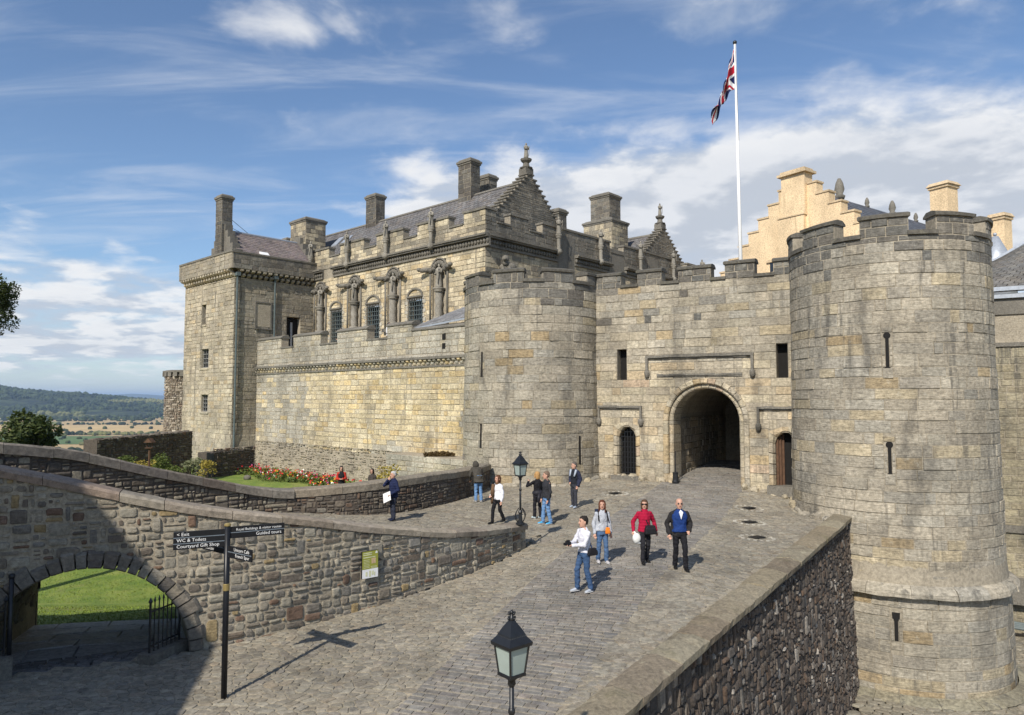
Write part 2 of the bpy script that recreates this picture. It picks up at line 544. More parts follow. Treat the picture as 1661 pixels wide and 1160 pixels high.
# ------------------------------------------------------------------ materials
def bsdf_mat(name):
    m = bpy.data.materials.new(name); m.use_nodes = True
    t = NT(m.node_tree); t.n.clear()
    b = t('ShaderNodeBsdfPrincipled'); o = t('ShaderNodeOutputMaterial')
    t.l.new(b.outputs[0], o.inputs[0])
    return m, t, b
def stone_mat(name, stain=0.5, stain_col=(0.045, 0.043, 0.038), lichen=0.25, lichen_col=(0.40, 0.37, 0.27), grain=1.0, bump=0.5, streak=True, attr=True, base=(0.3, 0.26, 0.2),
              moss=0.0, scale=1.0, rough=0.9, bed=0.0, broad=0.6, drips=0.0):
    m, t, b = bsdf_mat(name)
    pos = t('ShaderNodeNewGeometry').outputs['Position']
    if attr: c = t('ShaderNodeAttribute', attribute_name='tint').outputs[0]
    else: c = t('ShaderNodeRGB').outputs[0]; c.default_value = (*base, 1)
    g = t.noise(pos, 9.0 * scale, 7.0, 0.62)
    c = t.mix(1.0, c, t.ramp(g, [(0.28, 0.62), (0.5, 1.0), (0.72, 1.34)]), 'MULTIPLY')
    gf = t.noise(pos, 60.0 * scale, 3.0, 0.6)
    c = t.mix(0.55 * grain, c, t.ramp(gf, [(0.3, 0.6), (0.7, 1.35)]), 'MULTIPLY')
    # bedding lines of the sandstone
    bedm = t('ShaderNodeMapping', {'Vector': pos, 'Rotation': (0.12, 0.09, 0), 'Scale': (1.0, 1.0, 6.0)}).outputs[0]
    gb = t.noise(bedm, 3.2 * scale, 6.0, 0.68, 0.5)
    c = t.mix(bed, c, t.ramp(gb, [(0.30, 0.62), (0.5, 1.0), (0.72, 1.30)]), 'MULTIPLY')
    gl = t.noise(t.vmath('ADD', pos, (5.0, 17.0, 9.0)), 0.55, 5.0, 0.6)
    c = t.mix(broad, c, t.ramp(gl, [(0.30, 0.66), (0.5, 1.0), (0.70, 1.28)]), 'MULTIPLY')
    if drips > 0:
        dm = t('ShaderNodeMapping', {'Vector': pos, 'Scale': (2.6, 2.6, 0.16)}).outputs[0]
        dn = t.noise(dm, 1.0, 5.0, 0.65, 0.4)
        c = t.mix(t.math('MULTIPLY', t.math('MULTIPLY', t.smooth(dn, 0.54, 0.66), drips), t.smooth(gl, 0.36, 0.60)), c, stain_col)
    # soot and rain stains in broad patches that run downwards
    mp = t('ShaderNodeMapping', {'Vector': pos, 'Scale': (0.75, 0.75, 0.28 if streak else 0.75)}).outputs[0]
    s1 = t.noise(mp, 1.3, 6.0, 0.6, 0.3)
    c = t.mix(t.math('MULTIPLY', t.smooth(s1, 0.53, 0.72), stain), c, stain_col)
    l1 = t.noise(pos, 3.4, 8.0, 0.7)
    c = t.mix(t.math('MULTIPLY', t.smooth(l1, 0.58, 0.68), lichen), c, lichen_col)
    if moss > 0:
        l2 = t.noise(t.vmath('ADD', pos, (31, 7, 3)), 1.1, 7.0, 0.65)
        c = t.mix(t.math('MULTIPLY', t.smooth(l2, 0.56, 0.70), moss), c, (0.095, 0.10, 0.035))
    t.l.new(c, b.inputs['Base Color'])
    b.inputs['Roughness'].default_value = rough
    b.inputs['Specular IOR Level'].default_value = 0.25
    hgt = t.math('ADD', t.math('ADD', t.math('MULTIPLY', g, 0.8), t.math('MULTIPLY', gf, 0.35)), t.math('MULTIPLY', gb, 1.6 * bed))
    bp = t('ShaderNodeBump', {'Strength': bump, 'Distance': 0.03, 'Height': hgt})
    t.l.new(bp.outputs[0], b.inputs['Normal'])
    return m
def plain_mat(name, col, rough=0.6, metal=0.0, var=0.25, scale=8.0, bump=0.0, spec=0.3, obj=True):
    m, t, b = bsdf_mat(name)
    pos = t('ShaderNodeTexCoord').outputs['Object'] if obj else t('ShaderNodeNewGeometry').outputs['Position']
    g = t.noise(pos, scale, 5.0, 0.6)
    c = t.mix(1.0, col, t.ramp(g, [(0.25, 1 - var), (0.75, 1 + var)]), 'MULTIPLY')
    t.l.new(c, b.inputs['Base Color'])
    b.inputs['Roughness'].default_value = rough; b.inputs['Metallic'].default_value = metal
    b.inputs['Specular IOR Level'].default_value = spec
    if bump:
        bp = t('ShaderNodeBump', {'Strength': bump, 'Distance': 0.02, 'Height': g})
        t.l.new(bp.outputs[0], b.inputs['Normal'])
    return m
def tint_mat(name, rough=0.8, var=0.2, scale=20.0, bump=0.0, spec=0.2, dist=0.01):
    """flat print or petals: colour from the face, a little noise over it"""
    m, t, b = bsdf_mat(name)
    c = t('ShaderNodeAttribute', attribute_name='tint').outputs[0]
    g = t.noise(t('ShaderNodeNewGeometry').outputs['Position'], scale, 4.0, 0.6)
    c = t.mix(1.0, c, t.ramp(g, [(0.25, 1 - var), (0.75, 1 + var)]), 'MULTIPLY')
    t.l.new(c, b.inputs['Base Color'])
    b.inputs['Roughness'].default_value = rough; b.inputs['Specular IOR Level'].default_value = spec
    if bump:
        bp = t('ShaderNodeBump', {'Strength': bump, 'Distance': dist, 'Height': g})
        t.l.new(bp.outputs[0], b.inputs['Normal'])
    return m
MAT = {}
MAT['ashlar'] = stone_mat('weathered_ashlar', stain=0.6, stain_col=(0.075, 0.072, 0.065), lichen=0.35, lichen_col=(0.46, 0.44, 0.37), bump=1.0, bed=0.85, broad=0.85, drips=0.7)
MAT['ashlar_gate'] = stone_mat('warm_ashlar', stain=0.45, stain_col=(0.10, 0.092, 0.078), lichen=0.35, lichen_col=(0.48, 0.45, 0.37), bump=0.95, bed=0.75, broad=0.85, drips=0.6)
MAT['curtain'] = stone_mat('yellow_sandstone', stain=0.45, stain_col=(0.10, 0.09, 0.075), lichen=0.55, lichen_col=(0.54, 0.50, 0.39), bump=0.95, bed=0.7, broad=0.95, drips=0.55)
MAT['palace'] = stone_mat('palace_sandstone', stain=0.5, stain_col=(0.07, 0.064, 0.055), lichen=0.25, bump=0.8, bed=0.6, broad=0.9, drips=0.75)
MAT['carved'] = stone_mat('carved_stone', stain=0.7, attr=False, base=(0.17, 0.157, 0.132), lichen=0.35, lichen_col=(0.34, 0.32, 0.26), bump=0.8, scale=1.6)
MAT['capstone'] = stone_mat('dark_capstone', stain=0.55, attr=False, base=(0.115, 0.107, 0.09), lichen=0.4, lichen_col=(0.25, 0.235, 0.165), bump=0.9, moss=0.3, streak=False)
MAT['rubble'] = stone_mat('whin_rubble', stain=0.3, lichen=0.42, lichen_col=(0.36, 0.335, 0.27), bump=1.0, streak=False, scale=1.4, bed=0.35)
MAT['mortar'] = stone_mat('lime_mortar', stain=0.45, stain_col=(0.10, 0.09, 0.075), attr=False, base=(0.36, 0.315, 0.24), lichen=0.25, bump=1.0, streak=False, scale=1.6)
MAT['dark_mortar'] = stone_mat('dark_mortar', stain=0.6, stain_col=(0.02, 0.018, 0.016), attr=False, base=(0.10, 0.083, 0.068), lichen=0.18, lichen_col=(0.36, 0.34, 0.31), bump=1.0, streak=False, scale=1.6)
MAT['statue'] = stone_mat('statue_stone', stain=0.55, attr=False, base=(0.27, 0.25, 0.21), lichen=0.4, lichen_col=(0.38, 0.36, 0.3), bump=0.9, scale=1.8)
MAT['core'] = stone_mat('wall_core', stain=0.4, stain_col=(0.09, 0.083, 0.07), attr=False, base=(0.30, 0.265, 0.205), lichen=0.2, bump=0.6)
MAT['coping'] = stone_mat('coping_stone', stain=0.45, attr=True, lichen=0.35, lichen_col=(0.40, 0.36, 0.28), bump=0.8, streak=False, moss=0.15)
MAT['cobble'] = stone_mat('cobble_stone', stain=0.35, stain_col=(0.06, 0.055, 0.05), lichen=0.12, bump=0.7, streak=False, rough=0.8, moss=0.12)
MAT['sett'] = stone_mat('granite_sett', stain=0.3, stain_col=(0.06, 0.057, 0.055), lichen=0.06, bump=0.6, streak=False, rough=0.72)
MAT['bed'] = stone_mat('road_bed', stain=0.4, stain_col=(0.08, 0.07, 0.05), attr=False, base=(0.33, 0.29, 0.22), lichen=0.15, bump=0.8, streak=False, scale=2.0, moss=0.25)
MAT['slate'] = stone_mat('roof_slate', stain=0.3, stain_col=(0.05, 0.047, 0.045), lichen=0.12, lichen_col=(0.2, 0.18, 0.14), bump=0.4, streak=False, rough=0.7)
MAT['lead'] = plain_mat('lead_flashing', (0.36, 0.39, 0.43), 0.45, 0.3, 0.2)
MAT['iron'] = plain_mat('black_iron', (0.012, 0.013, 0.015), 0.42, 0.0, 0.3, 14.0, 0.1, 0.5)
MAT['void'] = plain_mat('dark_opening', (0.012, 0.011, 0.010), 0.9, 0.0, 0.2)
MAT['oak'] = plain_mat('old_oak', (0.10, 0.055, 0.032), 0.8, 0.0, 0.35, 6.0, 0.4)
MAT['white'] = plain_mat('white_paint', (0.8, 0.8, 0.79), 0.4, 0.0, 0.05)
MAT['pipe'] = plain_mat('painted_downpipe', (0.10, 0.125, 0.125), 0.55, 0.0, 0.25)
MAT['window'] = plain_mat('window_glass', (0.02, 0.024, 0.03), 0.08, 0.0, 0.2, 2.0, 0.0, 0.6)
MAT['leading'] = plain_mat('window_bars', (0.20, 0.20, 0.19), 0.6)
# ================================================================== layout (metres, camera at the origin)
def tps(points):
    P = np.array(points, float); n = len(P)
    X = P[:, :2]
    d = np.linalg.norm(X[:, None] - X[None], axis=2)
    K = np.where(d > 0, d * d * np.log(d + 1e-9), 0) + np.eye(n) * 0.6
    A = np.zeros((n + 3, n + 3)); A[:n, :n] = K; A[:n, n] = 1; A[:n, n + 1:] = X; A[n, :n] = 1; A[n + 1:, :n] = X.T
    b = np.concatenate([P[:, 2], [0, 0, 0]])
    wv = np.linalg.solve(A, b)
    def f(x, y):
        r = np.hypot(X[:, 0] - x, X[:, 1] - y)
        return float(np.dot(wv[:n], r * r * np.log(r + 1e-9)) + wv[n] + wv[n + 1] * x + wv[n + 2] * y)
    return f
road_z = tps([(1.78, 16.4, -4.46), (4.1, 17.2, -4.25), (-6.16, 14.2, -4.97), (-3.43, 16.4, -4.78), (-1.43, 18.3, -4.6), (0.49, 21.4, -4.4),
              (6.5, 32.6, -3.8), (10, 30.8, -3.85), (1, 32.3, -4.0), (11.2, 28.0, -4.45), (11.6, 25.2, -4.5), (6.0, 17.0, -4.5), (0.9, 10.3, -4.75),
              (-4.8, 11.8, -5.03), (-8.6, 12.6, -5.0), (-3, 8, -5.0), (-9, 9, -5.05), (1, 6, -4.95), (1.2, 23.3, -4.25), (-4, 2, -5.0), (-12, 4, -5.05), (5, 25, -4.2), (12, 40, -3.3)])
terr_z = tps([(-3.9, 23.4, -4.07), (-1.4, 27, -4.1), (-7.4, 23.4, -3.75), (-9.9, 14.0, -2.3), (-11.6, 12.5, -1.9), (-12.6, 16.4, -2.6), (-10.6, 19.2, -3.3), (-9.0, 21.4, -3.6), (-9.3, 17.0, -3.15), (-8.2, 15.5, -3.0), (-5.3, 16.2, -3.3),
              (-3.6, 17.2, -3.5), (-1.6, 19.2, -3.9), (0.2, 21.8, -4.2), (1.2, 23.3, -4.25), (0.3, 27, -4.12), (-0.5, 32, -4.05), (1.5, 32.3, -4.0), (-6.5, 19.5, -3.5), (3, 28, -4.1)])
# outer retaining wall of the terrace: x, y, coping top
WALL = Path([(-13.5, 11.2, -0.55), (-11.5, 12.05, -0.80), (-9.36, 12.96, -1.23), (-7.87, 13.60, -1.70), (-6.2, 14.30, -2.17), (-5.2, 14.95, -2.40), (-4.6, 15.35, -2.52),
             (-3.43, 16.35, -2.88), (-2.7, 17.0, -3.06), (-1.43, 18.4, -3.40), (-0.4, 19.8, -3.58), (0.40, 21.25, -3.70)])
wall_map = WALL.map(1)
WALL_TOP = lambda u: WALL.at(u)[2]
# inner wall between terrace and garden: x, y, coping top
GARDEN = Path([(-16.2, 13.2, -0.45), (-14.4, 15.4, -0.75), (-12.6, 17.5, -1.08), (-11.55, 18.95, -1.38), (-10.4, 20.5, -1.97), (-9.2, 21.95, -2.46), (-8.0, 23.2, -2.93), (-7.2, 23.75, -3.05),
               (-5.6, 24.2, -2.94), (-4.2, 25.3, -2.88), (-2.8, 27.2, -2.86), (-1.6, 30.0, -2.95), (-1.0, 32.9, -3.0)])
garden_map = GARDEN.map(1)
GARDEN_TOP = lambda u: GARDEN.at(u)[2]
# right-hand ramp parapet
PAR0, PAR1 = Vector((-3.25, 3.62)), Vector((11.98, 25.62))
PDIR = (PAR1 - PAR0).normalized(); PNRM = Vector((PDIR.y, -PDIR.x)); PLEN = (PAR1 - PAR0).length
par_map = flat_map((PAR0.x, PAR0.y), PDIR.x, PDIR.y, PNRM.x, PNRM.y)
def par_top(u):
    p = PAR0 + PDIR * u
    return float(np.interp(p.y, [0, 10.1, 25.5], [-4.60, -4.47, -4.22]))
TL, TR, TRAD = Vector((1.08, 36.0)), Vector((14.83, 27.96)), 3.52
GU = (TR - TL).normalized(); GN = Vector((GU.y, -GU.x)); GLEN = (TR - TL).length
if GN.y > 0: GN = -GN
gate_map = flat_map((TL.x, TL.y), GU.x, GU.y, GN.x, GN.y)
PU, PV = Vector((-0.734, 0.679)), Vector((0.679, 0.734))          # the palace's two axes
def inside(poly, x, y):
    c = False; j = len(poly) - 1
    for i in range(len(poly)):
        (xi, yi), (xj, yj) = poly[i], poly[j]
        if (yi > y) != (yj > y) and x < (xj - xi) * (y - yi) / (yj - yi) + xi: c = not c
        j = i
    return c
wall_pts = [tuple(WALL.p[i, :2]) for i in range(0, len(WALL.p), 4)] + [tuple(WALL.p[-1, :2])]
gard_pts = [tuple(GARDEN.p[i, :2]) for i in range(0, len(GARDEN.p), 4)] + [tuple(GARDEN.p[-1, :2])]
terr_poly = wall_pts + [(2.2, 26.0), (2.6, 33.5), (-1.0, 33.5)] + gard_pts[::-1]
road_poly = [(-16, -12), (-13.5, 11.1)] + wall_pts + [(2.2, 26.0), (2.6, 33.5), (3.6, 34.6), (13.0, 29.1), (11.75, 26.4), (11.63, 25.85), (-3.57, 3.85), (-13.9, -12)]
def wall_dist(x, y):
    d = np.hypot(WALL.p[:, 0] - x, WALL.p[:, 1] - y); i = int(np.argmin(d))
    return d[i], i
def ground_z(x, y):
    """walkable surface: road and, behind the retaining wall, terrace"""
    if inside(terr_poly, x, y):
        d, i = wall_dist(x, y)
        k = 1.0
        if i > len(WALL.p) - 4: k = min(1.0, max(0.0, (d - 0.1) / 3.0))
        return terr_z(x, y) * k + road_z(x, y) * (1 - k)
    return road_z(x, y)
# cached on a grid, for speed
GX0, GY0, GST = -16.0, -12.0, 0.25
def grid_sheet(name, poly, zf, step, mat, pad=0.0, loose=None, **kw):
    xs = [p[0] for p in poly]; ys = [p[1] for p in poly]
    nx, ny = int((max(xs) - min(xs)) / step) + 2, int((max(ys) - min(ys)) / step) + 2
    idx, vs, fs = {}, [], []
    def vid(i, j):
        if (i, j) not in idx:
            x, y = min(xs) + i * step, min(ys) + j * step
            idx[i, j] = len(vs); vs.append((x, y, zf(x, y) + pad))
        return idx[i, j]
    for i in range(-1, nx):
        for j in range(-1, ny):
            x, y = min(xs) + (i + 0.5) * step, min(ys) + (j + 0.5) * step
            if (inside(poly, x, y) if loose is None else loose(x, y)):
                fs.append((vid(i, j), vid(i + 1, j), vid(i + 1, j + 1), vid(i, j + 1)))
    return mobj(name, vs, fs, mat, None, None, True, **kw)

# ================================================================== the ground
def terr_cell(x, y):
    d, i = wall_dist(x, y)
    if i < len(WALL.p) - 3 and d < 0.27: return False
    if inside(terr_poly, x, y): return True
    return y > 12 and float(np.min(np.hypot(GARDEN.p[:, 0] - x, GARDEN.p[:, 1] - y))) < 0.42 and d > 0.6
road = grid_sheet('road', road_poly, road_z, 0.25, MAT['bed'], -0.005, kind='structure')
terrace = grid_sheet('terrace_path', [(p[0], p[1]) for p in terr_poly], lambda x, y: ground_z(x, y) if inside(terr_poly, x, y) else terr_z(x, y), 0.3, MAT['bed'], -0.004, terr_cell, kind='structure')
tag(road, 'cobbled ramp with a paved carriageway climbing to the gate'); tag(terrace, 'cobbled terrace behind the curved retaining wall')
# paved carriageway of setts, in rows across the ramp
LY, LX = [4.0, 8.0, 10.5, 18.8, 25.5, 33.2, 42.0], [-4.6, -2.95, -2.16, 0.85, 3.5, 7.15, 12.3]
RY, RX = [2.0, 8.0, 10.9, 16.0, 25.7, 31.2, 40.0], [-2.9, -0.55, 0.62, 2.97, 7.55, 10.1, 15.25]
def road_map(u, v, d=0.0):
    xl = np.interp(v, LY, LX)
    k = u / 2.9
    yr = v - 1.05
    xr = np.interp(yr, RY, RX)
    x, y = xl + (xr - xl) * k, v + (yr - v) * k
    return (float(x), float(y), road_z(x, y) + d)
def in_carriage(x, y, m=0.0):
    return np.interp(y, LY, LX) - m < x < np.interp(y, RY, RX) + m and y < 36
SETT = [(4, (0.215, 0.200, 0.175)), (3, (0.185, 0.173, 0.153)), (2, (0.25, 0.23, 0.195)), (1, (0.23, 0.20, 0.175)), (1, (0.145, 0.138, 0.135))]
M = Masonry()
v = 9.2
while v < 39.0:
    hh = rnd.uniform(0.120, 0.150) * (1.0 if v < 24 else 1.25)
    u = rnd.uniform(-0.2, 0)
    wob = rnd.uniform(-0.02, 0.02)
    while u < 2.9:
        L = rnd.uniform(0.22, 0.42)
        a, b = max(u, 0), min(u + L, 2.9 + rnd.uniform(0, 0.06))
        if b - a > 0.07:
            g = rnd.uniform(0.004, 0.010)
            vv = v + wob * math.sin(u * 2.0)
            stone_rect(M, road_map, a + g * 0.25, b - g * 0.25, vv + g * 1.25, vv + hh - g * 1.25, pick(SETT, 0.5), rnd.uniform(0.0075, 0.0105), 0.010, 1, 0.0012)
        u += L
    v += hh
M.finish(road, MAT['sett'], 'sett', 'carriageway_setts')
# irregular cobbles on both sides, the terrace and the path over the bridge
COB = [(4, (0.262, 0.236, 0.187)), (3, (0.225, 0.203, 0.162)), (2, (0.30, 0.272, 0.212)), (1, (0.19, 0.172, 0.148)), (1, (0.265, 0.22, 0.16))]
GROUND_MAP = lambda u, v, d=0.0: (u, v, road_z(u, v) + d)
TERR_MAP = lambda u, v, d=0.0: (u, v, ground_z(u, v) + d)
def off_par(x, y): return (Vector((x, y)) - PAR0).dot(PNRM)
def gate_side(x, y): return (Vector((x, y)) - TL).dot(GN)
def keep_road(x, y):
    if in_carriage(x, y, 0.03) or off_par(x, y) > -0.60 or gate_side(x, y) < 0.25: return False
    if (Vector((x, y)) - TL).length < TRAD + 0.1 or (Vector((x, y)) - TR).length < TRAD + 0.1: return False
    return inside(road_poly, x, y) and wall_dist(x, y)[0] > 0.1
M = Masonry()
rubble(M, GROUND_MAP, -10.5, 4.0, 8.6, 21.0, 0.185, 0.135, lambda u, v: pick(COB), h=0.011, e=0.010, gap=0.008, keep=lambda x, y: keep_road(x, y) and x > -0.85 * y - 0.5, dome=0.25, thin=0.18, corner=0.14)
rubble(M, GROUND_MAP, -1.0, 13.0, 9.0, 33.5, 0.225, 0.175, lambda u, v: pick(COB), h=0.011, e=0.010, gap=0.009, thin=0.18, corner=0.14, keep=lambda x, y: keep_road(x, y) and (x > np.interp(y, RY, RX) or y > 21.0), dome=0.3)
# flat gutter stones in a line along each side of the carriageway
for side in (0, 1):
    v = 9.0
    while v < 30:
        L = rnd.uniform(0.5, 1.0)
        off = (3.42, 3.72) if side else (-0.95, -0.68)
        if in_carriage(*road_map(off[0], v)[:2], 0) is False:
            p_ = road_map(off[1], v)
            if keep_road(p_[0], p_[1]):
                stone_rect(M, road_map, off[0], off[1], v + 0.012, v + L - 0.012, pick([(1, (0.22, 0.20, 0.165)), (1, (0.19, 0.175, 0.15))]), 0.034, 0.02, 1, 0.002)
        v += L
M.finish(road, MAT['cobble'], 'cobble', 'small_cobbles')
M = Masonry()
rubble(M, TERR_MAP, -9.0, 2.4, 15.0, 33.5, 0.23, 0.18, lambda u, v: pick(COB), h=0.011, e=0.010, gap=0.009, thin=0.15, corner=0.14,
       keep=lambda x, y: inside(terr_poly, x, y) and wall_dist(x, y)[0] > 0.35 and (Vector((x, y)) - TL).length > TRAD + 0.1 and y > 17 + 0 * x, dome=0.3)
M.finish(terrace, MAT['cobble'], 'cobble', 'small_cobbles', 220)
# old drain covers: flat iron plate in a ring of pale pebbles
for i, (px, py, lab) in enumerate([(998, 801, 'iron drain cover in pale stones below the barred side door'), (1215, 825, 'iron drain cover nearest the right-hand doorway, farthest of three'),
                                   (1216, 848, 'iron drain cover, middle one of three beside the ramp'), (1228, 873, 'iron drain cover nearest the ramp parapet, lowest of three')]):
    p = at(px, py, 25)
    for _ in range(6): p = atz(px, py, road_z(p.x, p.y))
    t = empty('drain_cover', (p.x, p.y, p.z), lab, 'drain', 'drain covers in the cobbles')
    mb = MB(); mb.box((p.x, p.y, p.z + 0.035), (0.46, 0.32, 0.025), rz=0.5)
    for k in range(4): mb.box((p.x + (k - 1.5) * 0.09 * math.cos(0.5), p.y + (k - 1.5) * 0.09 * math.sin(0.5), p.z + 0.05), (0.04, 0.26, 0.012), rz=0.5)
    mb.build('iron_plate', MAT['iron'], t)
    Mx = Masonry()
    for k in range(16):
        a = 2 * math.pi * k / 16
        q = (p.x + 0.52 * math.cos(a), p.y + 0.42 * math.sin(a))
        poly = [(q[0] + 0.08 * math.cos(b) * rnd.uniform(0.8, 1.2), q[1] + 0.06 * math.sin(b)) for b in [2 * math.pi * j / 6 for j in range(6)]]
        stone_poly(Mx, lambda u, v, d=0.0: (u, v, road_z(u, v) + d), poly, pick([(1, (0.36, 0.335, 0.28))]), 0.03, 0.015)
    Mx.finish(t, MAT['cobble'], 'pebble', 'pebbles', 20)

# lower ward at the foot of the right-hand tower
def low_z(x, y): return -10.15 - 0.10 * max(0.0, y - 25.5) - 0.02 * (x - 14)
LOW = [(-2.0, 2.6), (12.5, 23.0), (11, 29), (18, 40), (60, 40), (60, -10), (0, -10)]
low = grid_sheet('lower_ward', LOW, low_z, 1.5, MAT['bed'], -0.02, kind='structure')
tag(low, 'cobbled ground of the lower ward beside the tower')
M = Masonry()
rubble(M, lambda u, v, d=0.0: (u, v, low_z(u, v) + d), 9.5, 25.5, 19.0, 34.0, 0.36, 0.28, lambda u, v: pick([(3, (0.25, 0.225, 0.17)), (2, (0.21, 0.19, 0.15)), (1, (0.29, 0.26, 0.2))]), h=0.025, e=0.02, gap=0.014,
       keep=lambda x, y: off_par(x, y) > 0.3 and (Vector((x, y)) - TR).length > TRAD + 0.35, dome=0.3)
M.finish(low, MAT['cobble'], 'cobble', 'small_cobbles', 200)

# ================================================================== twin gate towers
GREY = [(5, (0.35, 0.315, 0.25)), (4, (0.31, 0.285, 0.235)), (3, (0.39, 0.35, 0.275)), (2, (0.27, 0.255, 0.22)), (1.6, (0.40, 0.33, 0.205)), (0.45, (0.36, 0.25, 0.11))]
DARKTOP = [(3, (0.175, 0.165, 0.142)), (3, (0.12, 0.114, 0.102)), (1.5, (0.26, 0.24, 0.2))]
def loop_slit(tower, mp, u, z0, z1, rad, style):
    """arrow loop: dark slot with round ends, as its own part"""
    mb = MB()
    d = 0.05
    w_ = 0.055
    pts = [(u - w_, z0), (u + w_, z0), (u + w_, z1), (u - w_, z1)]
    mb.add([mp(a, b, d) for a, b in pts], [(0, 1, 2, 3)])
    ends = []
    if style in ('both', 'top'): ends.append(z1)
    if style in ('both',): ends.append(z0)
    for z in ends:
        ring = [(u + rad * math.cos(t), z + rad * math.sin(t)) for t in [2 * math.pi * k / 14 for k in range(14)]]
        mb.add([mp(a, b, d + 0.003) for a, b in ring], [tuple(range(14))])
    if style == 'key':
        mb.add([mp(a, b, d + 0.003) for a, b in [(u - 0.10, z1 - 0.28), (u + 0.10, z1 - 0.28), (u + 0.12, z1), (u - 0.12, z1)]], [(0, 1, 2, 3)])
    mb.build('arrow_slit', MAT['void'], tower)
def gate_tower(c, ztop, zsill, z0, label, phase, rfun, seed_rows, slits, string=None, gpal=GREY, arc=(-112, 112)):
    face = math.atan2(-c.y, -c.x)
    t = empty('gate_tower', (c.x, c.y, z0), label, 'tower', 'round towers flanking the gate')
    a0 = face
    mp = drum_map(c, TRAD, a0, rfun)
    body = MB()
    n = 112
    zs = [z0 - 0.4] + [z0 + (zsill - z0) * k / 14 for k in range(15)]
    prof = [(rfun(z), z) for z in zs]
    vs, fs = [], []
    for r_, z in prof:
        for k in range(n):
            tt = 2 * math.pi * k / n
            vs.append((c.x + r_ * math.cos(tt), c.y + r_ * math.sin(tt), z))
    for i in range(len(prof) - 1):
        for k in range(n): fs.append((i * n + k, i * n + (k + 1) % n, (i + 1) * n + (k + 1) % n, (i + 1) * n + k))
    fs.append(tuple(range((len(prof) - 1) * n, len(prof) * n)))
    mobj('drum', vs, fs, MAT['core'], t, None, True)
    Mz = Masonry()
    def tint(u, v):
        top = (v - (zsill - 1.4)) / 1.6
        if rnd.random() < top: return pick(DARKTOP)
        return pick(gpal)
    def slit_holes(va, vb):
        res = []
        for (pu, za, zb, rad, st) in slits:
            if vb > za - 0.16 and va < zb + 0.14: res.append((pu - 0.17, pu + 0.17))
        return res
    spans = [(z0, string[0], 1), (string[1], zsill, 0)] if string else [(z0, zsill, 0)]
    for za, zb, low_ in spans:
        courses(Mz, None, mp, R(arc[0]) * TRAD, R(arc[1]) * TRAD, za, zb, tint, ch=(0.33, 0.47), sl=(0.62, 1.35), h=0.020, e=0.014, joint=0.012, nseg=3, rough=0.007, hj=0.9, holes=slit_holes)
    # pieces beside each slit keep it narrow
    for (pu, za, zb, rad, st) in slits:
        z = za - 0.32
        while z < zb + 0.25:
            zz = min(z + rnd.uniform(0.3, 0.42), zb + 0.3)
            if z + 0.05 < za - 0.05 or z > zb + 0.02:
                stone_rect(Mz, mp, pu - 0.17, pu + 0.17, z + 0.01, zz - 0.01, pick(gpal), 0.03, 0.02, 1)
            elif all(abs((z + zz) / 2 - q) > 0.24 for q in ([za, zb] if st == 'both' else [zb])):
                stone_rect(Mz, mp, pu - 0.165, pu - 0.065, z + 0.01, zz - 0.01, pick(gpal), 0.028, 0.012, 1)
                stone_rect(Mz, mp, pu + 0.065, pu + 0.165, z + 0.01, zz - 0.01, pick(gpal), 0.028, 0.012, 1)
            z = zz
    Mz.finish(t, MAT['ashlar'], 'stone', 'stonework')
    for (pu, za, zb, rad, st) in slits: loop_slit(t, lambda u, v, d=0.0: mp(u, v, d - 0.035), pu, za, zb, rad, st)
    # parapet: merlons with capstones, sills in the gaps
    half = R(12.7)
    for k in range(9):
        a = phase + R(40) * k
        u = a * TRAD
        if a > math.pi: u = (a - 2 * math.pi) * TRAD
        uu0, uu1 = u - half * TRAD, u + half * TRAD
        dz = rnd.uniform(-0.05, 0.05)
        m = MB()
        nn = 5
        for q in range(nn):
            x0, x1 = uu0 + (uu1 - uu0) * q / nn, uu0 + (uu1 - uu0) * (q + 1) / nn
            m.ubox(mp, x0, x1, zsill - 0.02, ztop - 0.2 + dz, -0.62, 0.0)
        mer = m.build('merlon', MAT['core'], t)
        Mm = Masonry()
        courses(Mm, None, mp, uu0 + 0.01, uu1 - 0.01, zsill, ztop - 0.2 + dz, lambda a_, b_: pick(DARKTOP), ch=(0.3, 0.42), sl=(0.5, 0.95), h=0.03, e=0.022, nseg=2)
        Mm.finish(mer, MAT['ashlar'], 'stone', 'stonework', 12)
        cap = MB()
        for q in range(6):
            x0, x1 = uu0 - 0.05 + (uu1 - uu0 + 0.1) * q / 6, uu0 - 0.05 + (uu1 - uu0 + 0.1) * (q + 1) / 6
            p8 = [mp(x, v_, d_) for x in (x0, x1) for (v_, d_) in ((ztop - 0.2 + dz, 0.09), (ztop - 0.09 + dz, 0.10), (ztop + dz, -0.14), (ztop + dz, -0.5), (ztop - 0.12 + dz, -0.7), (ztop - 0.2 + dz, -0.7))]
            cap.add(p8, [(i, (i + 1) % 6, 6 + (i + 1) % 6, 6 + i) for i in range(6)] + ([tuple(range(6))[::-1]] if q == 0 else []) + ([tuple(range(6, 12))] if q == 5 else []))
        cap.build('capstone', MAT['capstone'], t)
        # sill in the gap that follows
        s0, s1 = uu1 - 0.04, u + R(40) * TRAD - half * TRAD + 0.04
        sill = MB()
        for q in range(3):
            x0, x1 = s0 + (s1 - s0) * q / 3, s0 + (s1 - s0) * (q + 1) / 3
            sill.ubox(mp, x0, x1, zsill - 0.0, zsill + 0.15, -0.66, 0.10)
        sill.build('sill', MAT['capstone'], t)
    return t, mp
def rfun_R(z):
    if z < -6.62: return TRAD + 0.20 + max(0.0, (-6.62 - z)) * 0.02
    return TRAD + max(0.0, (2.5 - z)) * 0.012
def rfun_L(z): return TRAD - 0.05 + max(0.0, (1.5 - z)) * 0.018
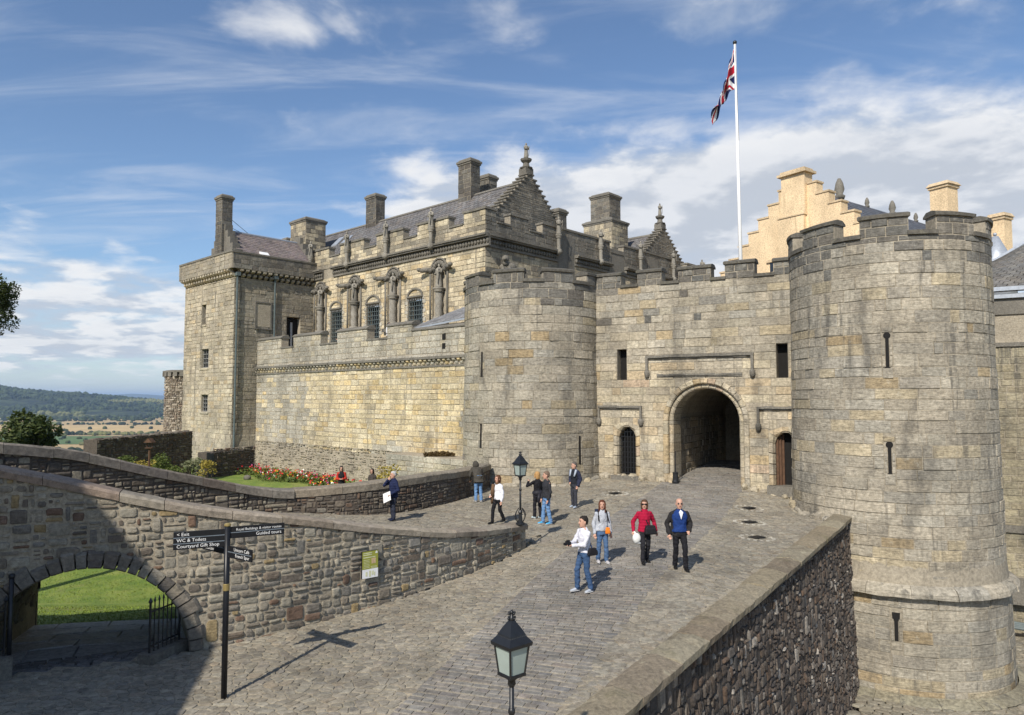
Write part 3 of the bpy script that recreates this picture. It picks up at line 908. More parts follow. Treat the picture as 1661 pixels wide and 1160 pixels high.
# slits: offset along the drum from the side facing the camera, foot, head
tower_r, mpR = gate_tower(TR, 6.62, 5.72, -10.2, 'tall round stone tower right of the gate, with three arrow slits', 0.0, rfun_R, 0,
                          [(0.0, 1.00, 2.20, 0.115, 'both'), (-0.02, -2.70, -1.62, 0.115, 'both'), (0.02, -8.25, -7.30, 0.10, 'key')], string=(-6.75, -6.35))
tower_l, mpL = gate_tower(TL, 6.05, 5.38, -4.7, 'round stone tower left of the gate, behind the standing visitors', R(20), rfun_L, 0,
                          [(-2.72, 1.0, 2.15, 0.06, 'top'), (-2.72, -2.35, -1.25, 0.07, 'top'), (2.30, -3.1, -1.75, 0.05, 'none')])
# string course and footing of the right tower, weather-worn blocks
Ms = Masonry()
for (z0, z1, d0, d1, L0) in ((-6.78, -6.36, 0.12, 0.34, 0.9), (-10.3, -9.98, 0.22, 0.52, 0.75)):
    u = R(-100) * TRAD
    while u < R(112) * TRAD:
        L = L0 * rnd.uniform(0.7, 1.5)
        j = rnd.uniform(-0.03, 0.05)
        poly8 = []
        for k in range(4):
            x = u + 0.006 + (L - 0.012) * k / 3
            r1 = rnd.uniform(-0.025, 0.025)
            poly8.append([mpR(x, z0 + 0.02, 0.02), mpR(x, z0 + 0.05 + r1, d1 * 0.8 + j), mpR(x, (z0 + z1) / 2, d1 + j + r1), mpR(x, z1 - 0.08, d1 * 0.72 + j + r1), mpR(x, z1 + 0.02, d0 * 0.3)])
        vs = [p for row in poly8 for p in row]
        fs = [(a * 5 + b, (a + 1) * 5 + b, (a + 1) * 5 + b + 1, a * 5 + b + 1) for a in range(3) for b in range(4)] + [(0, 1, 2, 3, 4), (19, 18, 17, 16, 15)]
        Ms.put(vs, fs, pick(GREY if z0 > -9 else [(1, (0.3, 0.27, 0.19)), (1, (0.24, 0.22, 0.16))]))
        u += L
Ms.finish(tower_r, MAT['ashlar'], 'string_course_block', 'string_course')
# rough footing stones round both towers on the ramp side
Mf = Masonry()
for (c, a_lo, a_hi, mp_, dest) in ((TL, -95, 75, mpL, 0),):
    u = R(a_lo) * TRAD
    while u < R(a_hi) * TRAD:
        L = rnd.uniform(0.4, 0.9)
        p = mp_(u + L / 2, 0, 0.2)
        zg = ground_z(p[0], p[1])
        poly = chaikin([(u, zg - 0.15), (u + L, zg - 0.15), (u + L - 0.03, zg + rnd.uniform(0.12, 0.26)), (u + 0.03, zg + rnd.uniform(0.12, 0.26))])
        stone_poly(Mf, mp_, poly, pick(GREY), rnd.uniform(0.14, 0.28), 0.05)
        u += L
Mf.finish(tower_l, MAT['ashlar'], 'footing_stone', 'footing')
Mf = Masonry()
u = R(-92) * TRAD
while u < R(-28) * TRAD:
    L = rnd.uniform(0.35, 0.8)
    p = mpR(u + L / 2, 0, 0.2); zg = road_z(p[0], p[1])
    poly = chaikin([(u, zg - 0.15), (u + L, zg - 0.15), (u + L - 0.03, zg + rnd.uniform(0.10, 0.35)), (u + 0.03, zg + rnd.uniform(0.10, 0.3))])
    stone_poly(Mf, mpR, poly, pick(GREY), rnd.uniform(0.1, 0.25), 0.05)
    u += L
Mf.finish(tower_r, MAT['ashlar'], 'footing_stone', 'footing')

# ================================================================== gate wall with archway and side doors
gate = empty('gate_wall', (TL.x + GU.x * 8.69, TL.y + GU.y * 8.69, -3.8), 'ashlar gate wall with round archway between the two round towers', 'gateway')
GZ0, GZS, GZT = -4.3, 5.25, 6.05
AC, AR, ASP = 8.69, 1.47, -1.03        # arch centre, radius, springing
def arch_half(z, r_):
    if z < ASP: return r_
    q = r_ * r_ - (z - ASP) ** 2
    return math.sqrt(q) if q > 0 else 0.0
OPEN = [(4.55, 5.03, 0.93, 2.06), (11.75, 12.22, 0.93, 2.14)]              # slit windows
DOORS = [(4.58, 5.40, -3.62, -1.36), (11.62, 12.50, -3.68, -1.46)]
def gate_holes(va, vb):
    vm = (va + vb) / 2
    res = []
    hw = arch_half(va, AR + 0.3) if va > ASP else AR + 0.3
    if vm < ASP + AR + 0.36: res.append((AC - max(hw, 0.35), AC + max(hw, 0.35)))
    for a, b, c, d in OPEN:
        if vb > c + 0.05 and va < d - 0.05: res.append((a, b))
    for a, b, c, d in DOORS:
        if vb > c + 0.05 and va < d - 0.02: res.append((a - 0.24, b + 0.24))
        elif vb > c and va < d + 0.2: res.append((a + 0.1, b - 0.1))
    return res
WARM = [(5, (0.41, 0.36, 0.265)), (4, (0.36, 0.32, 0.25)), (3, (0.44, 0.385, 0.27)), (2, (0.33, 0.305, 0.25)), (2, (0.43, 0.33, 0.20)), (0.7, (0.41, 0.29, 0.135)), (1, (0.42, 0.30, 0.21))]
def gate_tint(u, v):
    if v > GZS - 1.6 and rnd.random() < 0.5: return pick(GREY if rnd.random() < 0.6 else DARKTOP)
    return pick(WARM if v < 1.5 else GREY + WARM[:2])
M = Masonry(); core = MB()
courses(M, core, gate_map, 2.6, 12.9, GZ0, GZS, gate_tint, ch=(0.32, 0.42), sl=(0.55, 1.3), holes=gate_holes, h=0.018, e=0.012, joint=0.010, thick=1.3, hj=0.8)
M.finish(gate, MAT['ashlar_gate'], 'stone', 'stonework')
core.c = []
core.build('wall_core', MAT['core'], gate)
# merlons
for (a, b) in ((3.3, 4.77), (5.60, 6.76), (7.57, 9.04), (9.66, 10.92), (11.72, 12.9)):
    dz = rnd.uniform(-0.04, 0.04)
    mm = MB(); mm.ubox(gate_map, a, b, GZS - 0.01, GZT - 0.18 + dz, -0.62, 0.0)
    mer = mm.build('merlon', MAT['core'], gate)
    Mm = Masonry()
    courses(Mm, None, gate_map, a, b, GZS, GZT - 0.18 + dz, lambda u, v: pick(DARKTOP), ch=(0.28, 0.36), sl=(0.4, 0.8), h=0.025, e=0.018)
    edge_map = flat_map((gate_map(b, 0)[0], gate_map(b, 0)[1]), -GN.x, -GN.y, GU.x, GU.y)
    Mm.finish(mer, MAT['ashlar'], 'stone', 'stonework', 10)
    cp = MB()
    q = [(GZT - 0.18 + dz, 0.09), (GZT - 0.08 + dz, 0.10), (GZT + dz, -0.12), (GZT + dz, -0.5), (GZT - 0.1 + dz, -0.7), (GZT - 0.18 + dz, -0.7)]
    cp.prism([gate_map(a - 0.05, v_, d_) for v_, d_ in q], (GU.x * (b - a + 0.1), GU.y * (b - a + 0.1), 0))
    cp.build('capstone', MAT['capstone'], gate)
for (a, b) in ((4.77, 5.60), (6.76, 7.57), (9.04, 9.66), (10.92, 11.72)):
    s_ = MB(); s_.ubox(gate_map, a - 0.03, b + 0.03, GZS + 0.0, GZS + 0.13, -0.66, 0.09); s_.build('sill', MAT['capstone'], gate)
# archway: two orders of voussoirs, jamb stones, moulded rectangular frame
Mv = Masonry()
for (r0, r1, d0, d1, nv) in ((AR, AR + 0.20, -0.22, -0.06, 15), (AR + 0.2, AR + 0.44, -0.04, 0.10, 17)):
    for k in range(nv):
        t0, t1 = math.pi * k / nv + 0.006, math.pi * (k + 1) / nv - 0.006
        vs = []
        for rr, dd in ((r0, -1.2 if r0 == AR else -0.4), (r0, d1 - 0.05), (r0 + 0.05, d1), (r1 - 0.03, d1), (r1, d1 - 0.04), (r1, -0.4)):
            for q in range(3):
                t = t0 + (t1 - t0) * q / 2
                vs.append(gate_map(AC + rr * math.cos(t), ASP + rr * math.sin(t), dd))
        fs = [(a * 3 + b, a * 3 + b + 1, (a + 1) * 3 + b + 1, (a + 1) * 3 + b) for a in range(5) for b in range(2)] + [(0, 3, 6, 9, 12, 15), (17, 14, 11, 8, 5, 2)]
        Mv.put(vs, fs, pick(WARM))
    for sgn in (-1, 1):
        z = GZ0 + 0.3
        while z < ASP - 0.05:
            hh = min(rnd.uniform(0.38, 0.6), ASP - z)
            ua, ub = AC + sgn * r0, AC + sgn * r1
            vs = []
            for zz in (z + 0.008, z + hh - 0.008):
                for uu, dd in ((ua, -1.2 if r0 == AR else -0.4), (ua, d1 - 0.05), (ua + sgn * 0.05, d1), (ub - sgn * 0.03, d1), (ub, d1 - 0.04), (ub, -0.4)): vs.append(gate_map(uu, zz, dd))
            Mv.put(vs, [(k, k + 1, 7 + k, 6 + k) for k in range(5)] + [tuple(range(6))[::-1], tuple(range(6, 12))], pick(WARM))
            z += hh
Mv.finish(gate, MAT['ashlar_gate'], 'voussoir', 'arch_stones')
sp = MB()
for k in range(24):
    t0_, t1_ = math.pi * k / 24, math.pi * (k + 1) / 24
    sp.add([gate_map(AC + r_ * math.cos(t), ASP + r_ * math.sin(t), -0.012) for t in (t0_, t1_) for r_ in (AR + 0.22, AR + 0.95)], [(0, 1, 3, 2)])
for (a, b, c, d) in DOORS: sp.ubox(gate_map, a - 0.3, b + 0.3, d + 0.02, d + 0.75, -0.4, -0.012)
sp.build('spandrel', MAT['core'], gate)
# boulders at the foot of the arch jambs
Mb = Masonry()
for (ua, ub) in ((5.5, 7.15), (10.2, 12.4), (3.6, 5.5)):
    u = ua
    while u < ub:
        L = rnd.uniform(0.35, 0.7)
        p = gate_map(u + L / 2, 0, 0.2); zg = road_z(p[0], p[1])
        hh = rnd.uniform(0.15, 0.42)
        stone_poly(Mb, gate_map, chaikin([(u, zg - 0.15), (u + L, zg - 0.15), (u + L - 0.04, zg + hh), (u + 0.04, zg + hh)]), pick(WARM), rnd.uniform(0.16, 0.42), 0.06)
        u += L * 0.92
Mb.finish(gate, MAT['ashlar_gate'], 'footing_stone', 'footing')
def moulding(name, pts, w_, d_, parent, mat, mp, drops=()):
    """square-section label mould along a path of (u, z), with carved stops"""
    mb = MB()
    for (a, b) in zip(pts[:-1], pts[1:]):
        u0, u1 = min(a[0], b[0]) - w_ / 2, max(a[0], b[0]) + w_ / 2
        z0, z1 = min(a[1], b[1]) - w_ / 2, max(a[1], b[1]) + w_ / 2
        if a[1] != b[1]: z1 -= w_ + 0.002
        n_ = max(1, int((u1 - u0) / 0.28))
        for k in range(n_):
            ua, ub = u0 + (u1 - u0) * k / n_, u0 + (u1 - u0) * (k + 1) / n_
            jz, jd = rnd.uniform(-0.02, 0.02), rnd.uniform(-0.025, 0.02)
            mb.ubox(mp, ua, ub, z0 + jz * 0.4, z1 + jz, 0.0, d_ + jd)
            mb.ubox(mp, ua, ub, z0 - 0.06, z0 + jz * 0.4, 0.0, d_ * 0.55)
    o = mb.build(name, mat, parent)
    for (u, z) in drops:
        q = mp(u, z - 0.14, d_ * 0.55)
        b = MB(); b.lathe((q[0], q[1], q[2]), [(0.02, -0.20), (0.10, -0.12), (0.13, 0.02), (0.12, 0.12), (0.08, 0.16)], 10)
        b.build('label_stop', MAT['carved'], o, True)
    return o
moulding('hood_mould', [(6.05, 1.35), (6.05, 1.92), (10.78, 1.92), (10.78, 1.30)], 0.115, 0.17, gate, MAT['carved'], gate_map, [(6.05, 1.26), (10.78, 1.22)])
moulding('string_mould', [(6.55, 1.06), (10.30, 1.06)], 0.08, 0.10, gate, MAT['carved'], gate_map)
moulding('hood_mould', [(3.62, -0.92), (3.62, -0.40), (5.72, -0.40), (5.72, -0.92)], 0.10, 0.14, gate, MAT['carved'], gate_map, [(3.62, -0.98), (5.72, -0.98)])
moulding('hood_mould', [(10.98, -1.05), (10.98, -0.40), (12.45, -0.40)], 0.10, 0.14, gate, MAT['carved'], gate_map, [(10.98, -1.1)])
# slit windows: dark recess behind and a thin frame
for a, b, c, d in OPEN:
    mb = MB(); mb.ubox(gate_map, a - 0.3, b + 0.3, c - 0.3, d + 0.3, -1.36, -0.45); mb.build('window_recess', MAT['void'], gate)
# side doors: moulded jambs with a pointed head, left one barred by an iron grille
for i, (a, b, c, d) in enumerate(DOORS):
    Md = Masonry()
    mid = (a + b) / 2; hw = (b - a) / 2
    ch = [(a, c), (a, d - 0.45), (a + 0.08, d - 0.2), (mid - 0.1, d), (mid + 0.1, d), (b - 0.08, d - 0.2), (b, d - 0.45), (b, c)]
    oh = [(a - 0.24, c), (a - 0.24, d - 0.38), (a - 0.24, d + 0.05), (mid - 0.12, d + 0.25), (mid + 0.12, d + 0.25), (b + 0.24, d + 0.05), (b + 0.24, d - 0.38), (b + 0.24, c)]
    for k in range(7):
        n_ = 4 if k in (0, 6) else 1
        for q in range(n_):
            def L(p0, p1, t): return (p0[0] + (p1[0] - p0[0]) * t, p0[1] + (p1[1] - p0[1]) * t)
            i0, i1 = L(ch[k], ch[k + 1], q / n_ + 0.01), L(ch[k], ch[k + 1], (q + 1) / n_ - 0.01)
            o0, o1 = L(oh[k], oh[k + 1], q / n_ + 0.01), L(oh[k], oh[k + 1], (q + 1) / n_ - 0.01)
            ii = [L(i0, o0, 0.35), L(i1, o1, 0.35)]
            vs = [gate_map(*i0, -0.8), gate_map(*i1, -0.8), gate_map(*i0, -0.09), gate_map(*i1, -0.09), gate_map(*ii[0], 0.03), gate_map(*ii[1], 0.03), gate_map(*o0, 0.03), gate_map(*o1, 0.03), gate_map(*o0, -0.2), gate_map(*o1, -0.2)]
            Md.put(vs, [(0, 1, 3, 2), (2, 3, 5, 4), (4, 5, 7, 6), (6, 7, 9, 8), (0, 2, 4, 6, 8), (9, 7, 5, 3, 1)], pick(WARM))
    Md.finish(gate, MAT['ashlar_gate'], 'jamb_stone', 'jamb_stones', 20)
    mb = MB(); mb.ubox(gate_map, a - 0.1, b + 0.1, c - 0.3, d + 0.1, -1.25, -0.55)
    mb.build('door_recess', MAT['void'], gate)
    if i == 0:
        gr = MB()
        for k in range(6): gr.ubox(gate_map, a + 0.04 + (hw * 2 - 0.1) * k / 5, a + 0.075 + (hw * 2 - 0.1) * k / 5, c, d - 0.06 - abs(k - 2.5) * 0.09, -0.32, -0.29)
        for k in range(9): gr.ubox(gate_map, a, b, c + 0.1 + k * 0.24, c + 0.132 + k * 0.24, -0.285, -0.255)
        gr.build('iron_grille', MAT['iron'], gate)
    else:
        for k in range(3):
            pl = MB(); pl.ubox(gate_map, a + 0.012 + k * 0.10, a + 0.108 + k * 0.10, c, d - 0.25 + 0.08 * k, -0.5, -0.22 - 0.10 * k); pl.build('door_plank', MAT['oak'], gate)
    st = MB(); st.ubox(gate_map, a - 0.3, b + 0.3, GZ0 + 0.2, c, -0.6, 0.28); st.build('door_step', MAT['carved'], gate)
# vaulted passage behind the arch
IN = -GN
PL = 9.0
Mt = Masonry(); tc = MB()
def side_map(sgn):
    o = gate_map(AC + sgn * (AR + 0.12), 0, -1.2)
    return flat_map((o[0], o[1]), IN.x, IN.y, -sgn * GU.x, -sgn * GU.y)
for sgn in (-1, 1):
    courses(Mt, tc, side_map(sgn), 0.0, PL, -4.4, ASP + 0.1, lambda u, v: pick([(3, (0.30, 0.255, 0.19)), (1, (0.36, 0.28, 0.18)), (2, (0.25, 0.22, 0.17))]), ch=(0.26, 0.36), sl=(0.4, 0.9), h=0.03, e=0.02, thick=0.4)
Mt.finish(gate, MAT['ashlar_gate'], 'passage_stone', 'passage_walls', 90)
vs, fs = [], []
for k in range(17):
    t = math.pi * k / 16
    for dd in (-1.2, -1.2 - PL):
        vs.append(gate_map(AC + (AR + 0.16) * math.cos(t), ASP + (AR + 0.16) * math.sin(t), dd))
fs = [(2 * k, 2 * k + 1, 2 * k + 3, 2 * k + 2) for k in range(16)]
b0 = len(tc.v); tc.add(vs, fs)
e_ = [gate_map(AC - 2.2, -4.6, -1.2 - PL), gate_map(AC + 2.2, -4.6, -1.2 - PL), gate_map(AC + 2.2, 1.6, -1.2 - PL), gate_map(AC - 2.2, 1.6, -1.2 - PL)]
tc.add(e_, [(0, 1, 2, 3)])
tc.c = []
tc.build('passage_vault', MAT['core'], gate)
# bollard with a post at the left jamb
p = gate_map(7.42, 0, 0.35)
t = empty('bollard', (p[0], p[1], road_z(p[0], p[1])), 'black iron bollard with thin rod at the left foot of the archway', 'bollard')
z = road_z(p[0], p[1])
mb = MB(); mb.lathe((p[0], p[1], z), [(0.15, 0), (0.16, 0.1), (0.13, 0.14), (0.12, 0.42), (0.14, 0.46), (0.10, 0.50)], 14); mb.build('base', MAT['iron'], t)
mb = MB(); mb.tube((p[0], p[1], z + 0.48), (p[0], p[1], z + 1.45), 0.025); mb.build('rod', MAT['iron'], t)
# ================================================================== retaining wall of the terrace, with the arch to the garden
wall_t = empty('retaining_wall', (WALL.at(12)[0], WALL.at(12)[1], -4.9), 'long curved rubble retaining wall with an archway at its left end', 'wall')
u_jamb = float(np.interp(-6.30, WALL.p[:, 0], WALL.s))       # right jamb of the arch
ARC, ARR, ARZ = u_jamb - 1.86, 1.80, -5.0
def arch_in(u, v, r_): 
    return v < ARZ + r_ and (abs(u - ARC) < r_ if v < ARZ else (u - ARC) ** 2 + (v - ARZ) ** 2 < r_ * r_)
RUB = [(3, (0.20, 0.175, 0.14)), (4, (0.28, 0.252, 0.20)), (2.5, (0.135, 0.112, 0.09)), (4, (0.35, 0.318, 0.25)), (1.2, (0.165, 0.10, 0.068)), (0.8, (0.29, 0.215, 0.105)), (2, (0.21, 0.195, 0.17))]
COPE_H = 0.17
def wtop(u): return WALL_TOP(u) - COPE_H
M = Masonry()
blockwork(M, wall_map, 0.4, WALL.len, -5.25, -0.5, lambda u, v: pick(RUB, 0.85), h=0.030, e=0.018, gap=0.011, small=0.042, band=(0.34, 0.62), aspect=1.8,
       keep=lambda u, v: v < wtop(u) + 0.05 and not arch_in(u, v, ARR + 0.28) and v > road_z(*wall_map(u, v)[:2]) - 0.25, top=wtop)
# a few large squared blocks laid among the rubble stand out
M.finish(wall_t, MAT['rubble'], 'stone', 'small_stones')
core = MB()
n_ = 110
for k in range(n_):
    a, b = WALL.len * k / n_, WALL.len * (k + 1) / n_
    m_ = (a + b) / 2
    zb = -5.6
    if abs(m_ - ARC) < ARR + 0.15: zb = ARZ + math.sqrt(max(0.0, (ARR + 0.15) ** 2 - (m_ - ARC) ** 2))
    tz0, tz1 = wtop(a), wtop(b)
    vs = [wall_map(a, zb, 0), wall_map(b, zb, 0), wall_map(b, tz1, 0), wall_map(a, tz0, 0), wall_map(a, zb, -0.48), wall_map(b, zb, -0.48), wall_map(b, tz1, -0.48), wall_map(a, tz0, -0.48)]
    core.add(vs, [(0, 1, 2, 3), (5, 4, 7, 6), (3, 2, 6, 7), (0, 4, 5, 1)] + ([(1, 5, 6, 2)] if k == n_ - 1 else []))
core.build('mortar_core', MAT['mortar'], wall_t)
# end face of the wall below the lamp: squared dark stones
Me = Masonry()
q0 = wall_map(WALL.len, 0, 0.02); t0 = WALL.tan(WALL.len)
end_map = flat_map((q0[0] + t0[0] * 0.0, q0[1] + t0[1] * 0.0), -t0[1], t0[0], t0[0], t0[1])
courses(Me, None, end_map, 0.02, 0.5, -4.6, wtop(WALL.len), lambda u, v: pick(RUB), ch=(0.2, 0.3), sl=(0.2, 0.4), h=0.04, e=0.03)
Me.finish(wall_t, MAT['rubble'], 'end_stone', 'end_stones', 8)
def coping_run(path_map, top, u0, u1, L, over, thick, back, pal, parent, hh):
    Mc = Masonry()
    u = u0
    while u < u1 - 0.05:
        ln = min(rnd.uniform(*L), u1 - u)
        if u1 - (u + ln) < L[0] * 0.5: ln = u1 - u
        n = 3
        rows = []
        jz = rnd.uniform(-0.012, 0.012)
        for k in range(n + 1):
            x = u + 0.006 + (ln - 0.012) * k / n
            zt = top(x) + jz
            r1 = [rnd.uniform(-0.008, 0.008) for _ in range(4)]
            rows.append([path_map(x, zt - hh, over), path_map(x, zt - 0.045 + r1[0], over + 0.012 + r1[1]), path_map(x, zt + r1[2], over - 0.05), path_map(x, zt + r1[3], -back + 0.05), path_map(x, zt - 0.045, -back), path_map(x, zt - hh, -back)])
        vs = [p for r_ in rows for p in r_]
        fs = [(a * 6 + b, (a + 1) * 6 + b, (a + 1) * 6 + (b + 1) % 6, a * 6 + (b + 1) % 6) for a in range(n) for b in range(6)] + [tuple(range(6)), tuple(range(6 * n + 5, 6 * n - 1, -1))]
        Mc.put(vs, fs, pick(pal))
        u += ln
    Mc.finish(parent, MAT['coping'], 'coping_stone', 'coping')
COPE = [(3, (0.30, 0.255, 0.20)), (2, (0.27, 0.215, 0.17)), (2, (0.34, 0.30, 0.23)), (1, (0.25, 0.18, 0.14))]
coping_run(wall_map, WALL_TOP, 0.4, WALL.len + 0.04, (0.7, 1.3), 0.06, 0.2, 0.52, COPE, wall_t, COPE_H)
# voussoirs of the garden arch, uneven, and the vault behind them
Mv = Masonry()
k = 0; t_ = 0.02
while t_ < math.pi - 0.03:
    dt = rnd.uniform(0.085, 0.15)
    t1 = min(t_ + dt, math.pi - 0.02)
    ro = ARR + rnd.uniform(0.24, 0.38)
    vs = []
    for rr, dd in ((ARR, -0.45), (ARR, 0.03), (ARR + 0.03, 0.07), (ro - 0.05, 0.075 + rnd.uniform(0, 0.02)), (ro, 0.03), (ro, -0.1)):
        for q in range(2):
            t = t_ + 0.008 + (t1 - t_ - 0.016) * q
            vs.append(wall_map(ARC + rr * math.cos(t), ARZ + rr * math.sin(t), dd))
    Mv.put(vs, [(2 * a, 2 * a + 1, 2 * a + 3, 2 * a + 2) for a in range(5)] + [(0, 2, 4, 6, 8, 10), (11, 9, 7, 5, 3, 1)], pick([(2, (0.20, 0.18, 0.15)), (2, (0.25, 0.225, 0.185)), (1, (0.15, 0.13, 0.11)), (1, (0.29, 0.26, 0.205))], 0.85))
    t_ = t1
Mv.finish(wall_t, MAT['rubble'], 'voussoir', 'arch_stones')
SKEW = 0.0         # the passage runs slightly askew through the wall
def VDF(off): return float(np.interp(off, [-1.9, 1.9], [6.1, 8.1]))
VD = 8.1
def vault_map(t, d, extra=0.0):
    return wall_map(ARC + (ARR + extra) * math.cos(t) + SKEW * max(0.0, -d - 0.3), ARZ + (ARR + extra) * math.sin(t), d)
vt = MB()
for k in range(20):
    t0_, t1_ = math.pi * k / 20, math.pi * (k + 1) / 20
    vt.add([vault_map(t0_, -0.3, 0.06), vault_map(t1_, -0.3, 0.06), vault_map(t1_, -VDF(ARR * math.cos(t1_)), 0.06), vault_map(t0_, -VDF(ARR * math.cos(t0_)), 0.06)], [(0, 1, 2, 3)])
for sgn in (-1, 1):
    vt.add([wall_map(ARC + sgn * (ARR + 0.06) + SKEW * max(0.0, -d_ - 0.3), z_, d_) for z_, d_ in ((ARZ, -0.3), (ARZ, -VDF(sgn * ARR)), (ARZ - 1.2, -VDF(sgn * ARR)), (ARZ - 1.2, -0.3))], [(0, 1, 2, 3)])
vt.build('vault', MAT['mortar'], wall_t)
Mv = Masonry()
rubble(Mv, lambda u, v, d=0.0: vault_map(u / ARR, -0.42 - v, 0.05 - d), 0.0, math.pi * ARR, 0.0, VD - 0.45, 0.30, 0.42, lambda u, v: pick(RUB), h=0.04, e=0.025, gap=0.015, thin=0.15, corner=0.14, keep=lambda u, v: v < VDF(ARR * math.cos(u / ARR)) - 0.7)
Mv.finish(wall_t, MAT['rubble'], 'vault_stone', 'vault_stones', 60)

# ================================================================== garden wall (terrace to garden)
gw = empty('garden_wall', (GARDEN.at(14)[0], GARDEN.at(14)[1], -4.0), 'dark rubble wall with heavy coping between terrace and garden', 'wall')
DRK = [(4, (0.125, 0.105, 0.083)), (3, (0.165, 0.14, 0.11)), (2, (0.095, 0.08, 0.068)), (1, (0.23, 0.205, 0.165)), (1, (0.15, 0.10, 0.07))]
u_c = float(np.interp(0, [0], [0])); u_corner = float(GARDEN.s[np.argmin(np.hypot(GARDEN.p[:, 0] + 7.2, GARDEN.p[:, 1] - 23.75))])
GH = 0.27
def gtop(u): return GARDEN_TOP(u) - GH
M = Masonry()
blockwork(M, garden_map, 1.0, GARDEN.len, -4.7, -0.6, lambda u, v: pick(DRK if u > u_corner else DRK + [(8, (0.30, 0.265, 0.20))], 0.85), h=0.030, e=0.018, gap=0.010, small=0.036, band=(0.3, 0.5), aspect=1.9,
       keep=lambda u, v: v < gtop(u) + 0.05 and v > ground_z(*garden_map(u, v, 0.15)[:2]) - 0.15 and v > gtop(u) - 1.7, top=gtop)
M.finish(gw, MAT['rubble'], 'stone', 'small_stones')
core = MB()
for k in range(360):
    a, b = GARDEN.len * k / 360, GARDEN.len * (k + 1) / 360
    vs = [garden_map(a, -7.4, 0), garden_map(b, -7.4, 0), garden_map(b, gtop(b), 0), garden_map(a, gtop(a), 0), garden_map(a, -7.4, -0.5), garden_map(b, -7.4, -0.5), garden_map(b, gtop(b), -0.5), garden_map(a, gtop(a), -0.5)]
    mid = (a + b) / 2
    q = garden_map(mid, 0, 0)
    # the vault of the garden arch passes below this wall
    rel = Vector((q[0], q[1])) - Vector(wall_map(ARC, 0, 0)[:2])
    tn = WALL.tan(ARC)
    dep = rel.x * -tn[1] + rel.y * tn[0]
    off = rel.x * tn[0] + rel.y * tn[1] - SKEW * max(0.0, dep - 0.3)
    if dep < VD + 1.2 and abs(off) < ARR + 0.06:
        zz_ = ARZ + math.sqrt(max(0.0, (ARR + 0.06) ** 2 - off * off))
        for i_ in (0, 1, 4, 5): vs[i_] = (vs[i_][0], vs[i_][1], min(zz_, gtop(mid) - 0.3))
    core.add(vs, [(0, 1, 2, 3), (5, 4, 7, 6), (3, 2, 6, 7), (0, 4, 5, 1)])
core.build('mortar_core', MAT['dark_mortar'], gw)
coping_run(garden_map, GARDEN_TOP, 0.8, u_corner, (0.75, 1.35), 0.10, 0.2, 0.60, [(3, (0.20, 0.175, 0.145)), (2, (0.24, 0.21, 0.17)), (1, (0.16, 0.13, 0.11))], gw, GH)
coping_run(garden_map, GARDEN_TOP, u_corner, GARDEN.len - 0.1, (0.9, 1.6), 0.05, 0.2, 0.62, [(2, (0.25, 0.215, 0.165)), (1, (0.20, 0.175, 0.14))], gw, GH)
# ================================================================== ramp parapet on the right, dark rubble face
par = empty('ramp_parapet', (PAR0.x + PDIR.x * 18, PAR0.y + PDIR.y * 18, -4.5), 'broad sloping ramp parapet with dark rubble outer face below the right tower', 'wall')
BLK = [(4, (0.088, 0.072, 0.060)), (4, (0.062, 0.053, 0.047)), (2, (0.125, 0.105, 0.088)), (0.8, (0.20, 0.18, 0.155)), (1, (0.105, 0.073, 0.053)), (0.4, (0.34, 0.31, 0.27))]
def face_map(u, v, d=0.0):
    bat = (par_top(u) - v) * 0.045
    return par_map(u, v, d + bat)
M = Masonry()
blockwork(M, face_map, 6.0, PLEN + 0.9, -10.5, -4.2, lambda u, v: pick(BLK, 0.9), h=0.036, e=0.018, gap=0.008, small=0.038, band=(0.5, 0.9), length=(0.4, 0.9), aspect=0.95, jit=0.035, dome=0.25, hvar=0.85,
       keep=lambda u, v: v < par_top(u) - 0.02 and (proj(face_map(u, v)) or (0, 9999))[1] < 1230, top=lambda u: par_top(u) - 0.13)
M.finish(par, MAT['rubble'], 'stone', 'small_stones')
core = MB()
for k in range(30):
    a, b = PLEN * k / 30, PLEN * (k + 1) / 30
    if k == 29: b = PLEN + 1.0
    za, zb = par_top(a) - 0.13, par_top(b) - 0.13
    core.add([face_map(a, -11, 0), face_map(b, -11, 0), face_map(b, zb, 0), face_map(a, za, 0), par_map(a, -11, -0.54), par_map(b, -11, -0.54), par_map(b, zb, -0.54), par_map(a, za, -0.54)],
             [(0, 1, 2, 3), (5, 4, 7, 6), (3, 2, 6, 7)])
core.build('mortar_core', MAT['dark_mortar'], par)
Mc = Masonry()
u = 0.0
while u < PLEN + 0.35:
    L = rnd.uniform(1.0, 1.9)
    b = min(u + L, PLEN + 0.35)
    jz_ = rnd.uniform(-0.014, 0.014)
    rows = []
    for k in range(7):
        x = u + 0.009 + (b - u - 0.018) * k / 6
        zt = par_top(x) + jz_
        r_ = [rnd.uniform(-0.022, 0.022) for _ in range(6)]
        rows.append([par_map(x, zt - 0.17, 0.135), par_map(x, zt - 0.04, 0.145 + r_[0]), par_map(x, zt + r_[1], 0.0), par_map(x, zt + 0.02 + r_[2], -0.16), par_map(x, zt + 0.02 + r_[3], -0.34), par_map(x, zt - 0.01 + r_[4], -0.50), par_map(x, zt - 0.06, -0.56 + r_[5]), par_map(x, zt - 0.45, -0.58)])
    vs = [p for r in rows for p in r]
    fs = [(i * 8 + j, (i + 1) * 8 + j, (i + 1) * 8 + j + 1, i * 8 + j + 1) for i in range(6) for j in range(7)] + [tuple(range(8)), tuple(range(55, 47, -1))]
    Mc.put(vs, fs, pick([(2, (0.235, 0.20, 0.14)), (1, (0.20, 0.165, 0.12)), (1, (0.27, 0.235, 0.165))], 0.8))
    u = b
